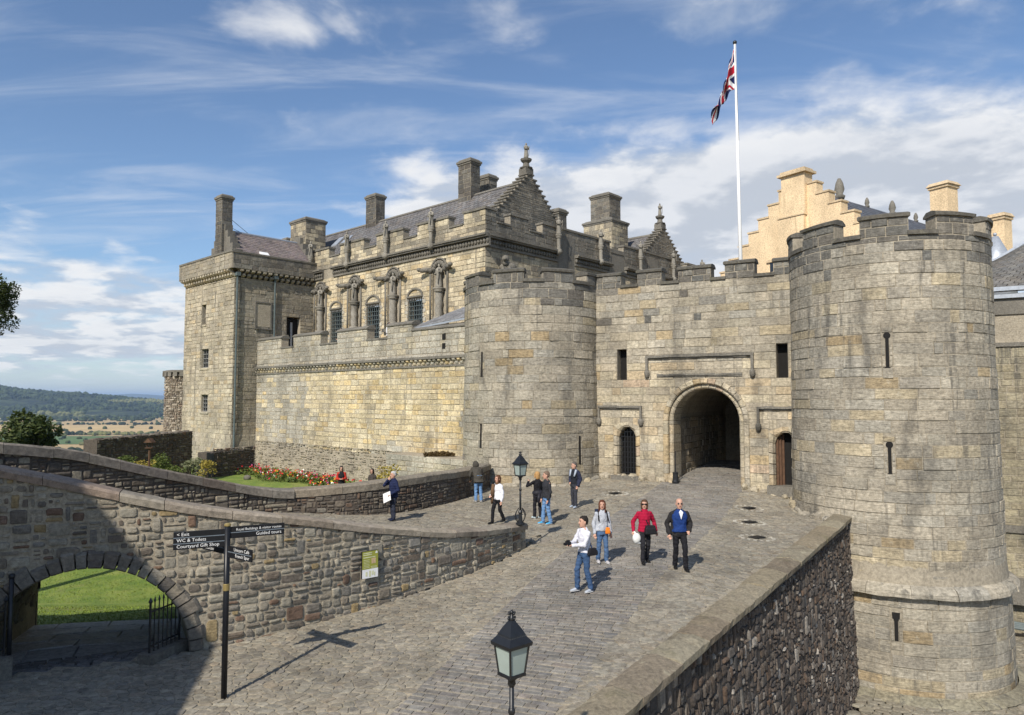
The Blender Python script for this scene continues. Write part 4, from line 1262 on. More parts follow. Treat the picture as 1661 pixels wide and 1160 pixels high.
MAT['partop'] = stone_mat('mossy_coping', stain=0.8, stain_col=(0.115, 0.088, 0.062), lichen=0.55, lichen_col=(0.44, 0.40, 0.28), bump=1.0, streak=False, moss=0.3, scale=1.5)
Mc.finish(par, MAT['partop'], 'coping_stone', 'coping')

# ================================================================== curtain wall below the palace
CW0 = Vector((-2.3, 36.75)); CU = Vector((-0.736, 0.677)); CN = Vector((-0.677, -0.736)); CL = 22.2
cur_map = flat_map((CW0.x, CW0.y), CU.x, CU.y, CN.x, CN.y)
cur = empty('curtain_wall', (CW0.x + CU.x * 11, CW0.y + CU.y * 11, -5.0), 'yellow sandstone curtain wall with corbel table below the palace', 'wall')
YEL = [(5, (0.56, 0.475, 0.305)), (4, (0.53, 0.44, 0.28)), (3, (0.60, 0.53, 0.38)), (2.4, (0.55, 0.41, 0.19)), (2, (0.43, 0.385, 0.295)), (0.6, (0.49, 0.35, 0.16))]
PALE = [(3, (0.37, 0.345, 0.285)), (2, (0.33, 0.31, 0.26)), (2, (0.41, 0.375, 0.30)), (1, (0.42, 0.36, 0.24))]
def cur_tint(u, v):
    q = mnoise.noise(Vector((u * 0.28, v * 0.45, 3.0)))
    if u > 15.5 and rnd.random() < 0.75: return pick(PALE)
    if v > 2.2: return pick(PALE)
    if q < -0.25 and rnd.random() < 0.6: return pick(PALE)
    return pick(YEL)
M = Masonry(); core = MB()
CZS, CZT = 3.45, 4.35
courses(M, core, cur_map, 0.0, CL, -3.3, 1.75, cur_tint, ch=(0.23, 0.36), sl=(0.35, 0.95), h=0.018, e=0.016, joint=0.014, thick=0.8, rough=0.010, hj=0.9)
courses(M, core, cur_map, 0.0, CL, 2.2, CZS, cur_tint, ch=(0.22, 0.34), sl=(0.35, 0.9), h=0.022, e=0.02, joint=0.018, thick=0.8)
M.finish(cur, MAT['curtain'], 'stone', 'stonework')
core.ubox(cur_map, 0, CL, -6.0, -3.3, -0.8, 0.04); core.ubox(cur_map, 0, CL, 1.75, 2.2, -0.8, 0.0)
core.c = []; core.build('wall_core', MAT['mortar'], cur)
M = Masonry()
blockwork(M, cur_map, 0.0, CL, -5.6, -3.22, lambda u, v: pick([(3, (0.34, 0.30, 0.23)), (2, (0.27, 0.235, 0.18)), (1, (0.2, 0.17, 0.13)), (1, (0.38, 0.33, 0.22))]), h=0.08, e=0.03, gap=0.012, small=0.05)
M.finish(cur, MAT['rubble'], 'plinth_stone', 'plinth_stones', 150)
# corbel table: two staggered rows of little corbels under a string course
Mk = Masonry()
n_ = 58
for k in range(n_):
    u = CL * (k + 0.5) / n_
    for row, (z0, z1, off) in enumerate(((1.96, 2.12, 0.0), (1.80, 1.95, 0.5))):
        uu = u + off * CL / n_
        vs = []
        for x in (uu - 0.10, uu + 0.10):
            for v_, d_ in ((z0, 0.0), (z0 + 0.01, 0.07), (z0 + 0.07, 0.15 - 0.04 * row), (z1, 0.16 - 0.04 * row), (z1, 0.0)): vs.append(cur_map(x, v_, d_))
        Mk.put(vs, [(i, i + 1, 6 + i, 5 + i) for i in range(4)] + [(4, 3, 2, 1, 0), (5, 6, 7, 8, 9)], pick(PALE if rnd.random() < 0.6 else YEL))
Mk.finish(cur, MAT['curtain'], 'corbel', 'corbels')
u = 0
while u < CL:
    L = rnd.uniform(1.0, 1.7); b = min(u + L, CL)
    mb = MB(); mb.ubox(cur_map, u + 0.004, b - 0.004, 2.13, 2.27, -0.1, 0.20 + rnd.uniform(-0.02, 0.02)); mb.build('string_course_block', MAT['carved'], cur)
    mb = MB(); mb.ubox(cur_map, u + 0.004, b - 0.004, 1.69, 1.79, -0.1, 0.07 + rnd.uniform(-0.01, 0.01)); mb.build('string_course_block', MAT['carved'], cur)
    u = b
for (a, b, zt) in ((4.53, 6.8, CZT), (8.77, 11.94, CZT), (13.85, 17.2, CZT), (18.8, CL, CZT), (0.0, 4.5, 3.95)):
    mm = MB(); mm.ubox(cur_map, a, b, CZS - 0.01, zt - 0.18, -0.55, 0.0)
    mer = mm.build('merlon', MAT['mortar'], cur)
    Mm = Masonry(); courses(Mm, None, cur_map, a, b, CZS, zt - 0.18, lambda u, v: pick(PALE), ch=(0.24, 0.34), sl=(0.4, 0.9), h=0.02, e=0.02)
    Mm.finish(mer, MAT['curtain'], 'stone', 'stonework', 16)
    cp = MB(); q = [(zt - 0.18, 0.07), (zt - 0.12, 0.08), (zt, -0.1), (zt + 0.1, -0.5), (zt - 0.1, -0.62), (zt - 0.18, -0.62)]
    cp.prism([cur_map(a - 0.05, v_, d_) for v_, d_ in q], (CU.x * (b - a + 0.1), CU.y * (b - a + 0.1), 0)); cp.build('capstone', MAT['carved'], cur)
for (a, b) in ((6.8, 8.77), (11.94, 13.85), (17.2, 18.8)):
    s_ = MB(); s_.ubox(cur_map, a - 0.04, b + 0.04, CZS, CZS + 0.11, -0.6, 0.07); s_.build('sill', MAT['carved'], cur)
# two putlog openings near the right end
for z_ in (2.65, 3.15):
    mb = MB(); mb.ubox(cur_map, 1.7, 1.95, z_, z_ + 0.3, -0.2, 0.045); mb.build('opening', MAT['void'], cur)
# buttress block at the foot, near the left tower
bt = empty('buttress', cur_map(2.2, -5.2, 0.9), 'low sandstone buttress block at the foot of the curtain wall', 'buttress')
Mb = Masonry(); core = MB()
bm1 = flat_map(cur_map(0.2, 0, 1.5)[:2], CU.x, CU.y, CN.x, CN.y)
courses(Mb, core, bm1, -2.6, 4.6, -5.6, -3.0, lambda u, v: pick(PALE), ch=(0.25, 0.36), sl=(0.5, 1.0), thick=1.5, h=0.025)
Mb.finish(bt, MAT['curtain'], 'stone', 'stonework', 40); core.c = []; core.build('core', MAT['mortar'], bt)
# wall walk behind the parapet, and palace forecourt
mb = MB(); mb.ubox(cur_map, -3.5, CL, 2.7, 2.95, -5.2, -0.5); o = mb.build('wall_walk', MAT['bed'], None, kind='structure'); tag(o, 'paved wall walk behind the curtain parapet')
# lean-to shed roof at the right end
shed = empty('lean_to', cur_map(2.4, 3.9, -1.6), 'small slate lean-to roof between curtain wall and left round tower', 'lean-to')
P4 = [cur_map(4.9, 3.86, -0.15), cur_map(0.2, 4.15, -0.15), cur_map(-0.9, 5.75, -3.1), cur_map(1.9, 5.55, -3.1)]
mb = MB(); mb.prism(P4, (0, 0, 0.10)); mb.build('roof', MAT['lead'], shed)
def bilin(P, s, t):
    P = [Vector(p) for p in P]
    return (P[0] * (1 - s) + P[1] * s) * (1 - t) + (P[3] * (1 - s) + P[2] * s) * t
def slates(parent, P, su, sv, pal, limit=200, name='slate'):
    """rows of overlapping slates on the quad P0 P1 (eave) P2 P3 (ridge)"""
    V4 = [Vector(p) for p in P]
    nrm = (V4[1] - V4[0]).cross(V4[3] - V4[0]).normalized()
    if nrm.z < 0: nrm = -nrm
    H = ((V4[3] - V4[0]).length + (V4[2] - V4[1]).length) / 2; W = ((V4[1] - V4[0]).length + (V4[2] - V4[3]).length) / 2
    nr, nc = max(2, int(H / sv)), max(2, int(W / su))
    Mq = Masonry()
    for r in range(nr):
        off = 0.5 if r % 2 else 0.0
        c = -off
        while c < nc:
            a, b = max(0, c) / nc, min(nc, c + 1) / nc
            if b - a > 0.1 / nc:
                t0, t1 = r / nr, min(1.0, (r + 1.25) / nr)
                g = 0.04 / nc
                lift = rnd.uniform(0.028, 0.042)
                vs = [bilin(P, a + g, t0) + nrm * lift, bilin(P, b - g, t0) + nrm * lift, bilin(P, b - g, t1) + nrm * 0.012, bilin(P, a + g, t1) + nrm * 0.012,
                      bilin(P, a + g, t0) + nrm * 0.0, bilin(P, b - g, t0) + nrm * 0.0]
                Mq.put([tuple(v) for v in vs], [(0, 1, 2, 3), (4, 5, 1, 0)], pick(pal))
            c += 1
    Mq.finish(parent, MAT['slate'], name, 'slates', limit)
SLT = [(3, (0.155, 0.15, 0.15)), (2, (0.13, 0.125, 0.125)), (2, (0.19, 0.18, 0.17)), (1, (0.17, 0.15, 0.13))]
slates(shed, [Vector(p) + Vector((0, 0, 0.1)) for p in P4], 0.35, 0.3, [(1, (0.24, 0.24, 0.25)), (1, (0.27, 0.27, 0.27))], 60)
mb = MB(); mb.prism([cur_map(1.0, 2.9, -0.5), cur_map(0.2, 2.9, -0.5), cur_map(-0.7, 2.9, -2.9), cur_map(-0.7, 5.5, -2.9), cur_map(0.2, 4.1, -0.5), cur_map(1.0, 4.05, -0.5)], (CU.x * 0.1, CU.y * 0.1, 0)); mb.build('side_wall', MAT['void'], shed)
# ================================================================== the palace
PC = Vector((-1.6, 42.3))
pl_map = flat_map((PC.x, PC.y), PU.x, PU.y, -PV.x, -PV.y)      # sunlit front, running back to the left
pr_map = flat_map((PC.x, PC.y), PV.x, PV.y, -PU.x, -PU.y)      # shaded front, running back to the right
palace = empty('palace', (PC.x, PC.y, 2.9), 'ornate sandstone palace with statues, crow-stepped gables and slate roof', 'palace')
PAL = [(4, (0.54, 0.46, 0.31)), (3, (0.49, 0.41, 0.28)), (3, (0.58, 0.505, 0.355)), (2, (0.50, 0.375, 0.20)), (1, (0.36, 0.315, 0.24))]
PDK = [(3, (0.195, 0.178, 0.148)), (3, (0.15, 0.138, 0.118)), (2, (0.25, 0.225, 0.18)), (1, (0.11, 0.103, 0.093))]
SOOT = [(3, (0.095, 0.089, 0.080)), (2, (0.13, 0.12, 0.105)), (1, (0.20, 0.18, 0.145))]
PL_LEN, PR_LEN = 19.6, 29.0
ZC0, ZC1, ZPS, ZPT = 9.15, 9.85, 10.75, 11.45
WIN_L = [15.8, 11.2, 6.54]; NICHE_L = [17.95, 13.44, 8.9, 4.15]
def pl_holes(va, vb):
    res = []
    for u in WIN_L:
        if vb > 4.25 and va < 6.5: res.append((u - 0.78, u + 0.78))
    for u in NICHE_L:
        if vb > 4.9 and va < 8.2: res.append((u - 0.70, u + 0.70))
        elif va < 8.9 and vb > 8.2: 
            q = 0.49 - (va - 8.2) ** 2
            if q > 0.02: res.append((u - math.sqrt(q), u + math.sqrt(q)))
    return res
M = Masonry(); core = MB()
courses(M, core, pl_map, 0.0, PL_LEN, 2.6, ZC0, lambda u, v: pick(PAL), ch=(0.26, 0.36), sl=(0.5, 1.1), holes=pl_holes, h=0.02, e=0.016, joint=0.014, thick=0.7)
RGAP = [(6.9, 8.7), (13.0, 14.8), (18.2, 19.8), (23.0, 24.4)]
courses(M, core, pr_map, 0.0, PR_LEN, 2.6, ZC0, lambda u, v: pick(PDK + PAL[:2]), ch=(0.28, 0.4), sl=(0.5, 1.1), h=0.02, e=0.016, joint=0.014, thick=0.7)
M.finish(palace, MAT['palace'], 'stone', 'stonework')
for (a, b) in ((0, 0),):
    core.ubox(pl_map, 0.0, PL_LEN, ZC0, ZPS, -0.7, -0.02); core.ubox(pr_map, 0.0, PR_LEN, ZC0, ZPS, -0.7, -0.02)
core.c = []; core.build('wall_core', MAT['core'], palace)
# back of recesses
for u in NICHE_L:
    mb = MB(); mb.ubox(pl_map, u - 0.75, u + 0.75, 4.6, 9.05, -0.75, -0.16); mb.build('niche_back', MAT['mortar'], palace)
# cornice and carved frieze
def cornice(mp, spans):
    for a, b in spans:
        u = a
        while u < b - 0.02:
            L = min(rnd.uniform(1.1, 1.9), b - u)
            for (z0, z1, d) in ((ZC0, ZC0 + 0.13, 0.12), (ZC0 + 0.52, ZC0 + 0.62, 0.34), (ZC0 + 0.621, ZC0 + 0.74, 0.42)):
                mb = MB(); mb.ubox(mp, u + 0.004, u + L - 0.004, z0, z1, -0.05, d + rnd.uniform(-0.015, 0.015)); mb.build('cornice_block', MAT['carved'], palace)
            u += L
        fr = MB(); u = a + 0.1
        n_ = 0
        while u < b - 0.1:
            q = mp(u, ZC0 + 0.33, 0.12)
            fr.ball(q, (0.11, 0.11, rnd.uniform(0.12, 0.18)), 6, 5)
            u += 0.26
        fr.ubox(mp, a, b, ZC0 + 0.14, ZC0 + 0.51, -0.05, 0.06)
        fr.build('carved_frieze', MAT['carved'], palace)
cornice(pl_map, [(-0.4, 16.2), (17.6, PL_LEN)])
cornice(pr_map, [(0.0, 6.9), (8.7, 13.0), (14.8, 18.2), (19.8, 23.0), (24.4, PR_LEN)])
for a, b in RGAP:
    mb = MB(); mb.ubox(pr_map, a, b, 7.0, ZPS + 0.3, -0.5, 0.035); mb.build('bay_panel', MAT['carved'], palace)
# parapet with crenels
def parapet(mp, spans, length, pal, zbase=ZC1 + 0.04):
    Mp = Masonry(); cr = MB()
    courses(Mp, cr, mp, 0.0, length, zbase, ZPS, lambda u, v: pick(pal), ch=(0.28, 0.34), sl=(0.5, 1.0), h=0.02, e=0.016, thick=0.5)
    for a, b in spans:
        courses(Mp, cr, mp, a, b, ZPS, ZPT, lambda u, v: pick(pal), ch=(0.26, 0.34), sl=(0.4, 0.8), h=0.02, e=0.016, thick=0.5)
        mb = MB(); mb.ubox(mp, a - 0.06, b + 0.06, ZPT, ZPT + 0.14, -0.56, 0.09); mb.build('coping', MAT['carved'], palace)
    u = 0.0
    cuts = free_spans(0.0, length, spans)
    for a, b in cuts:
        mb = MB(); mb.ubox(mp, a + 0.06, b - 0.06, ZPS, ZPS + 0.11, -0.55, 0.08); mb.build('sill', MAT['carved'], palace)
    Mp.finish(palace, MAT['palace'], 'parapet_stone', 'parapet_stonework', 90)
    cr.c = []; cr.build('parapet_core', MAT['core'], palace)
parapet(pl_map, [(0.0, 1.9), (3.3, 6.4), (7.9, 10.9), (12.4, 15.4), (16.9, 19.6)], PL_LEN, PDK + PAL[:3])
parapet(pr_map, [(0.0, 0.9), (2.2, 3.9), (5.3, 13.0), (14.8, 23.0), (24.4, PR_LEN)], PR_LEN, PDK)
# figures -----------------------------------------------------------------
def figure(q, h, parent, name='statue', turn=0.0):
    """weathered stone figure: robe, torso, bent arms, head"""
    x, y, z = q
    mb = MB()
    r = h * 0.135
    ca, sa = math.cos(turn), math.sin(turn)
    L = lambda dx, dy, dz: (x + (dx * ca - dy * sa) * h, y + (dx * sa + dy * ca) * h, z + dz * h)
    mb.lathe((x, y, z), [(r * 1.15, 0), (r * 1.05, h * 0.1), (r * 0.85, h * 0.38), (r * 0.8, h * 0.52), (r * 1.05, h * 0.66), (r * 1.08, h * 0.76), (r * 0.55, h * 0.82), (r * 0.32, h * 0.84)], 10)
    mb.ball(L(0, 0, 0.905), (h * 0.06, h * 0.065, h * 0.085), 8, 6)
    for s_ in (-1, 1):
        mb.tube(L(0.13 * s_, 0, 0.76), L(0.18 * s_, -0.03, 0.6), h * 0.045, h * 0.04, 7)
        mb.tube(L(0.18 * s_, -0.03, 0.6), L(0.07 * s_, -0.16, 0.62 + 0.06 * s_), h * 0.04, h * 0.03, 7)
    mb.tube(L(0.09, -0.14, 0.15), L(0.12, -0.16, 0.8), h * 0.018, h * 0.018, 6)
    return mb.build(name, MAT['statue'], parent, True)
def column(q, h, r, parent, twisted):
    x, y, z = q
    mb = MB()
    n, m = 12, (26 if twisted else 6)
    vs, fs = [], []
    for i in range(m + 1):
        for k in range(n):
            a = 2 * math.pi * k / n
            rr = r * (1 + (0.13 * math.sin(3 * a + i * 0.62) if twisted else 0.0))
            vs.append((x + rr * math.cos(a), y + rr * math.sin(a), z + h * i / m))
    fs = [(i * n + k, i * n + (k + 1) % n, (i + 1) * n + (k + 1) % n, (i + 1) * n + k) for i in range(m) for k in range(n)]
    mb.add(vs, fs)
    mb.lathe((x, y, z + h), [(r, 0), (r * 1.5, 0.06), (r * 1.15, 0.12), (r * 1.7, 0.2), (r * 1.8, 0.27)], 12)
    mb.lathe((x, y, z - 0.3), [(r * 0.6, -0.12), (r * 1.5, 0.02), (r * 1.9, 0.14), (r * 1.5, 0.2), (r * 1.7, 0.26), (r, 0.3)], 12)
    return mb.build('column', MAT['statue'], parent, True)
tf = math.atan2(-PV.y, -PV.x) + math.pi / 2
for i, u in enumerate(NICHE_L):
    col = column(pl_map(u - 0.05, 5.2, 0.08), 1.55, 0.24, palace, True)
    figure(pl_map(u - 0.05, 7.02, 0.08), 1.62, palace, 'statue', tf)
    # arched hood with carved foliage, side shafts and projecting brackets
    mb = MB()
    for k in range(12):
        t0, t1 = math.pi * k / 12, math.pi * (k + 1) / 12
        for r0, r1, d in ((0.72, 0.82, 0.10),):
            vs = [pl_map(u + r_ * math.cos(t), 8.2 + r_ * math.sin(t), dd) for t in (t0, t1) for (r_, dd) in ((r0, -0.4), (r0, d), (r1, d), (r1, 0.0))]
            mb.add(vs, [(0, 1, 5, 4), (1, 2, 6, 5), (2, 3, 7, 6)])
    mb.build('niche_hood', MAT['carved'], palace)
    mb = MB()
    for k in range(16):
        t = math.pi * (k + 0.5) / 16
        mb.ball(pl_map(u + 0.52 * math.cos(t), 8.2 + 0.5 * math.sin(t), -0.05 + 0.1 * (k % 2)), 0.16, 6, 5)
    mb.build('niche_foliage', MAT['carved'], palace)
    for s_ in (-1, 1):
        mb = MB(); mb.tube(pl_map(u + 0.82 * s_, 4.75, 0.06), pl_map(u + 0.82 * s_, 8.1, 0.06), 0.075, 0.075, 8)
        mb.lathe(pl_map(u + 0.82 * s_, 8.05, 0.08), [(0.08, 0), (0.15, 0.12), (0.2, 0.22), (0.14, 0.3)], 8); mb.build('shaft', MAT['carved'], palace, True)
        br = MB()
        br.tube(pl_map(u + 0.8 * s_, 8.3, 0.1), pl_map(u + 1.45 * s_, 8.28, 0.42), 0.17, 0.12, 8); br.ball(pl_map(u + 1.5 * s_, 8.34, 0.46), (0.17, 0.17, 0.14), 7, 5)
        br.build('carved_bracket', MAT['carved'], palace, True)
    mb = MB(); mb.ubox(pl_map, u - 0.95, u + 0.95, 4.55, 4.78, -0.2, 0.26); mb.build('niche_sill', MAT['carved'], palace)
for u in [18.97, 14.07, 9.4, 4.63]:
    column(pl_map(u, 9.95, 0.34), 0.72, 0.13, palace, False); figure(pl_map(u, 10.93, 0.34), 1.35, palace, 'parapet_statue', tf)
tf2 = math.atan2(-PU.y, -PU.x) + math.pi / 2
for u in [6.6, 11.4, 16.65, 21.6, 26.5]:
    column(pr_map(u, 9.95, 0.34), 0.7, 0.13, palace, False); figure(pr_map(u, 10.9, 0.34), 1.25, palace, 'parapet_statue', tf2)
# crouching stone beast on a ledge of the shaded front
mb = MB(); b0 = Vector(pr_map(1.5, 7.75, 0.45))
mb.ball(b0 + Vector((0, 0, 0.25)), (0.55, 0.35, 0.32), 10, 7); mb.ball(b0 + Vector((-0.15, -0.3, 0.72)), (0.24, 0.24, 0.24), 9, 6); mb.tube(b0 + Vector((-0.1, -0.15, 0.35)), b0 + Vector((-0.15, -0.28, 0.7)), 0.24, 0.2, 8)
for dx in (-0.3, 0.1): mb.tube(b0 + Vector((dx, -0.3, 0.2)), b0 + Vector((dx, -0.45, -0.15)), 0.11, 0.09, 7)
mb.ball(b0 + Vector((-0.17, -0.52, 0.68)), (0.12, 0.14, 0.10), 7, 5)
mb.build('stone_beast', MAT['carved'], palace, True)
# tall barred windows with tympana
for u in WIN_L:
    gl = MB(); gl.ubox(pl_map, u - 0.8, u + 0.8, 4.1, 6.55, -0.66, -0.50); wn = gl.build('window', MAT['window'], palace)
    fr = MB()
    for k in range(7): fr.ubox(pl_map, u - 0.74 + 0.24 * k, u - 0.705 + 0.24 * k, 4.1, 6.5, -0.14, -0.10)
    for k in range(8): fr.ubox(pl_map, u - 0.78, u + 0.78, 4.3 + 0.3 * k, 4.335 + 0.3 * k, -0.10, -0.06)
    fr.build('window_bars', MAT['pipe'], wn)
    sp = MB()
    for k in range(9): q = pl_map(u - 0.72 + 0.18 * k, 6.48, 0.0); sp.lathe(q, [(0.035, 0), (0.03, 0.1), (0.005, 0.22)], 5)
    sp.build('bar_spikes', MAT['leading'], wn)
    ty = MB()
    for k in range(10):
        t0, t1 = math.pi * k / 10, math.pi * (k + 1) / 10
        vs = [pl_map(u + r_ * math.cos(t), 6.78 + 0.62 * r_ * math.sin(t), dd) for t in (t0, t1) for (r_, dd) in ((0.66, 0.0), (0.66, 0.10), (0.82, 0.10), (0.82, 0.0))]
        ty.add(vs, [(0, 1, 5, 4), (1, 2, 6, 5), (2, 3, 7, 6)])
    ty.ubox(pl_map, u - 0.84, u + 0.84, 6.68, 6.78, 0, 0.11)
    ty.build('tympanum', MAT['carved'], palace)
    Mj = Masonry()
    for s_ in (-1, 1):
        z = 4.1; k = 0
        while z < 6.5:
            w_ = 0.30 if k % 2 else 0.16
            a, b = (u + 0.78, u + 0.78 + w_) if s_ > 0 else (u - 0.78 - w_, u - 0.78)
            stone_rect(Mj, pl_map, a, b, z + 0.01, z + 0.29, pick([(1, (0.42, 0.39, 0.32)), (1, (0.36, 0.335, 0.28))]), 0.055, 0.02); z += 0.3; k += 1
    Mj.finish(palace, MAT['palace'], 'quoin', 'quoins', 20)
# roofs --------------------------------------------------------------------
def ppt(a, b, z): 
    q = PC + PU * a + PV * b
    return (q.x, q.y, z)
ridge_z, eave_z = 14.75, 10.25
def roof_range(a0, a1, b0, b1, ze, zr, nm):
    bm_ = (b0 + b1) / 2
    rf = MB()
    rf.add([ppt(a0, b0, ze), ppt(a1, b0, ze), ppt(a1, bm_, zr), ppt(a0, bm_, zr), ppt(a0, b1, ze), ppt(a1, b1, ze)], [(0, 1, 2, 3), (3, 2, 5, 4), (1, 5, 2)])
    o = rf.build(nm, MAT['core'], palace)
    slates(o, [ppt(a0, b0, ze), ppt(a1, b0, ze), ppt(a1, bm_, zr), ppt(a0, bm_, zr)], 0.42, 0.30, SLT, 120)
    rd = MB(); n_ = 20
    for k in range(n_):
        x0, x1 = a0 + (a1 - a0) * k / n_, a0 + (a1 - a0) * (k + 1) / n_
        rd.add([ppt(x0, bm_ - 0.2, zr - 0.1), ppt(x1 - 0.02, bm_ - 0.2, zr - 0.1), ppt(x1 - 0.02, bm_, zr + 0.10), ppt(x0, bm_, zr + 0.10), ppt(x0, bm_ + 0.2, zr - 0.1), ppt(x1 - 0.02, bm_ + 0.2, zr - 0.1)], [(0, 1, 2, 3), (3, 2, 5, 4), (0, 3, 4), (1, 5, 2)])
    rd.build('ridge_stones', MAT['carved'], o)
    return o
def step_gable(a, b0, b1, ze, zr, n, thick=0.7, finial=True, ext=0.0):
    bm_ = (b0 + b1) / 2
    Mg = Masonry()
    gm = flat_map((PC + PU * a), PV.x, PV.y, -PU.x, -PU.y)
    core = MB()
    hs = (zr - ze) / n; ws = (bm_ - b0) / n
    for k in range(n):
        za, zb = ze + hs * k, ze + hs * (k + 1)
        x0, x1 = b0 + ws * k, b1 - ws * k
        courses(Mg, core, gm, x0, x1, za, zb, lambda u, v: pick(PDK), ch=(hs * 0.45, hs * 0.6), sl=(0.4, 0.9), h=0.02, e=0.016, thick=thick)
        for (c0, c1) in ((x0 - 0.07, x0 + ws + 0.10), (x1 - ws - 0.10, x1 + 0.07)):
            mb = MB(); mb.ubox(gm, c0, c1, zb, zb + 0.10, -thick - 0.05, 0.07); mb.build('crow_step', MAT['carved'], palace)
    Mg.finish(palace, MAT['palace'], 'gable_stone', 'gable_stonework', 60)
    core.c = []; core.build('gable_core', MAT['core'], palace)
    if finial:
        q = gm(bm_, zr, -thick / 2)
        mb = MB(); mb.box((q[0], q[1], q[2] + 0.25), (0.7, 0.7, 0.5), rz=0.75); mb.lathe((q[0], q[1], q[2] + 0.5), [(0.42, 0), (0.46, 0.08), (0.25, 0.14), (0.2, 0.4), (0.36, 0.55), (0.4, 0.68), (0.25, 0.74)], 10); mb.build('finial_base', MAT['carved'], palace)
        figure((q[0], q[1], q[2] + 1.24), 1.1, palace, 'finial_statue', tf2)
    return gm
step_gable(1.25, 1.0, 10.0, 10.6, 15.05, 15)
roof_range(1.6, 27.0, 1.1, 9.9, eave_z, ridge_z, 'roof')
step_gable(1.25, 18.3, 27.3, 10.6, 14.4, 14)
roof_range(1.6, 20.0, 18.4, 27.2, eave_z, 14.1, 'roof')
# leaded roof between the ranges, tall block of the far side
mb = MB(); mb.add([ppt(0.9, 10.0, 10.6), ppt(0.9, 18.3, 10.6), ppt(8.0, 18.3, 12.2), ppt(8.0, 10.0, 12.2)], [(0, 1, 2, 3)]); mb.build('flat_roof', MAT['lead'], palace)
mb = MB()
for k in range(9): mb.add([ppt(0.85, 10 + k * 0.95, 10.65), ppt(0.85, 10.1 + k * 0.95, 10.65), ppt(8.0, 10.1 + k * 0.95, 12.26), ppt(8.0, 10 + k * 0.95, 12.26)], [(0, 1, 2, 3)])
mb.build('roof_rolls', MAT['lead'], palace)
# chimney stacks
def chimney(base, w_, d_, z0, z1, rz, parent, pal=SOOT, mat='palace', cap='carved', name='chimney', flare=0.12, shoulder=None):
    c = Vector((base[0], base[1]))
    ux, uy = Vector((math.cos(rz), math.sin(rz))), Vector((-math.sin(rz), math.cos(rz)))
    core = MB(); core.box((c.x, c.y, (z0 + z1) / 2), (w_, d_, z1 - z0), rz=rz)
    o = core.build(name, MAT['core'] if mat == 'palace' else MAT[mat], parent)
    if mat == 'palace':
        Mq = Masonry()
        for (n_, wd, off) in ((-uy, w_, d_ / 2), (uy, w_, d_ / 2), (ux, d_, w_ / 2), (-ux, d_, w_ / 2)):
            if n_.dot(-c) < 0: continue
            along = Vector((-n_.y, n_.x))
            o_ = c + n_ * off - along * wd / 2
            courses(Mq, None, flat_map((o_.x, o_.y), along.x, along.y, n_.x, n_.y), 0, wd, z0, z1 - 0.25, lambda u, v: pick(pal), ch=(0.28, 0.38), sl=(0.35, 0.8), h=0.02, e=0.016)
        Mq.finish(o, MAT['palace'], 'stone', 'stonework', 40)
    cp = MB(); cp.box((c.x, c.y, z1 - 0.16), (w_ + flare, d_ + flare, 0.14), rz=rz); cp.box((c.x, c.y, z1 - 0.02), (w_ + 2 * flare, d_ + 2 * flare, 0.16), rz=rz); cp.box((c.x, c.y, z1 + 0.13), (w_ + flare, d_ + flare, 0.14), rz=rz, taper=0.85)
    cp.build('chimney_cap', MAT[cap], o)
    return o
ANG = math.atan2(PU.y, PU.x)
q = ppt(7.2, 5.5, 0); chimney(q, 1.3, 0.95, 13.6, 17.25, ANG, palace)
q = ppt(7.6, 7.9, 0); chimney(q, 0.95, 0.9, 12.5, 16.75, ANG, palace)
q = ppt(18.6, 5.5, 0); chimney(q, 1.35, 0.95, 13.6, 16.9, ANG, palace)
q = ppt(2.3, 9.7, 0); chimney(q, 1.0, 0.9, 10.2, 13.5, ANG, palace)
# stepped stack between the ranges
q = ppt(5.0, 19.6, 0); st = chimney(q, 2.9, 2.4, 11.0, 14.9, ANG, palace, PAL[:2] + PDK); chimney(ppt(5.0, 19.6, 0), 1.9, 1.7, 15.0, 17.2, ANG, palace, SOOT + PDK)
# roof lights near the tower end
for (a_, b_) in ((20.2, 3.6), (21.6, 3.7)):
    zz = eave_z + (ridge_z - eave_z) * (b_ - 1.1) / 4.4
    mb = MB(); mb.prism([ppt(a_, b_, zz + 0.05), ppt(a_ + 0.8, b_, zz + 0.05), ppt(a_ + 0.8, b_ + 0.8, zz + 0.88), ppt(a_, b_ + 0.8, zz + 0.88)], (0, 0, 0.1)); mb.build('roof_light', MAT['lead'], palace)

# ================================================================== corner tower at the left end
TC = Vector((-19.9, 50.5))
tl_map = flat_map((TC.x, TC.y), PU.x, PU.y, -PV.x, -PV.y)
tr_map = flat_map((TC.x, TC.y), PV.x, PV.y, -PU.x, -PU.y)
tw = empty('corner_tower', (TC.x, TC.y, -4.2), 'tall square sandstone tower with corbelled parapet at the far left', 'tower')
TW_L, TW_R = 8.4, 9.5
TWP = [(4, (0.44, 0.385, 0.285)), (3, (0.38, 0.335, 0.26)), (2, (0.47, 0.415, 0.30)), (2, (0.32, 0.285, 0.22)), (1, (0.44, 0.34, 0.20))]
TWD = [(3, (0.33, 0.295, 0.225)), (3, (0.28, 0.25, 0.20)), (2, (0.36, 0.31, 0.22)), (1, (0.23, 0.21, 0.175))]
TWIN = [(4.9, 0.34, 5.6, 7.1, 'slit'), (4.55, 0.62, 2.3, 3.7, 'sash'), (4.45, 0.55, -1.0, 0.25, 'sash')]
def tl_holes(va, vb):
    return [(u - w_, u + w_) for (u, w_, a, b, k) in TWIN if vb > a + 0.05 and va < b - 0.05]
TDOOR = (4.15, 5.25, 4.1, 6.0)
def tr_holes(va, vb):
    return [(TDOOR[0], TDOOR[1])] if vb > TDOOR[2] and va < TDOOR[3] else []
M = Masonry(); core = MB()
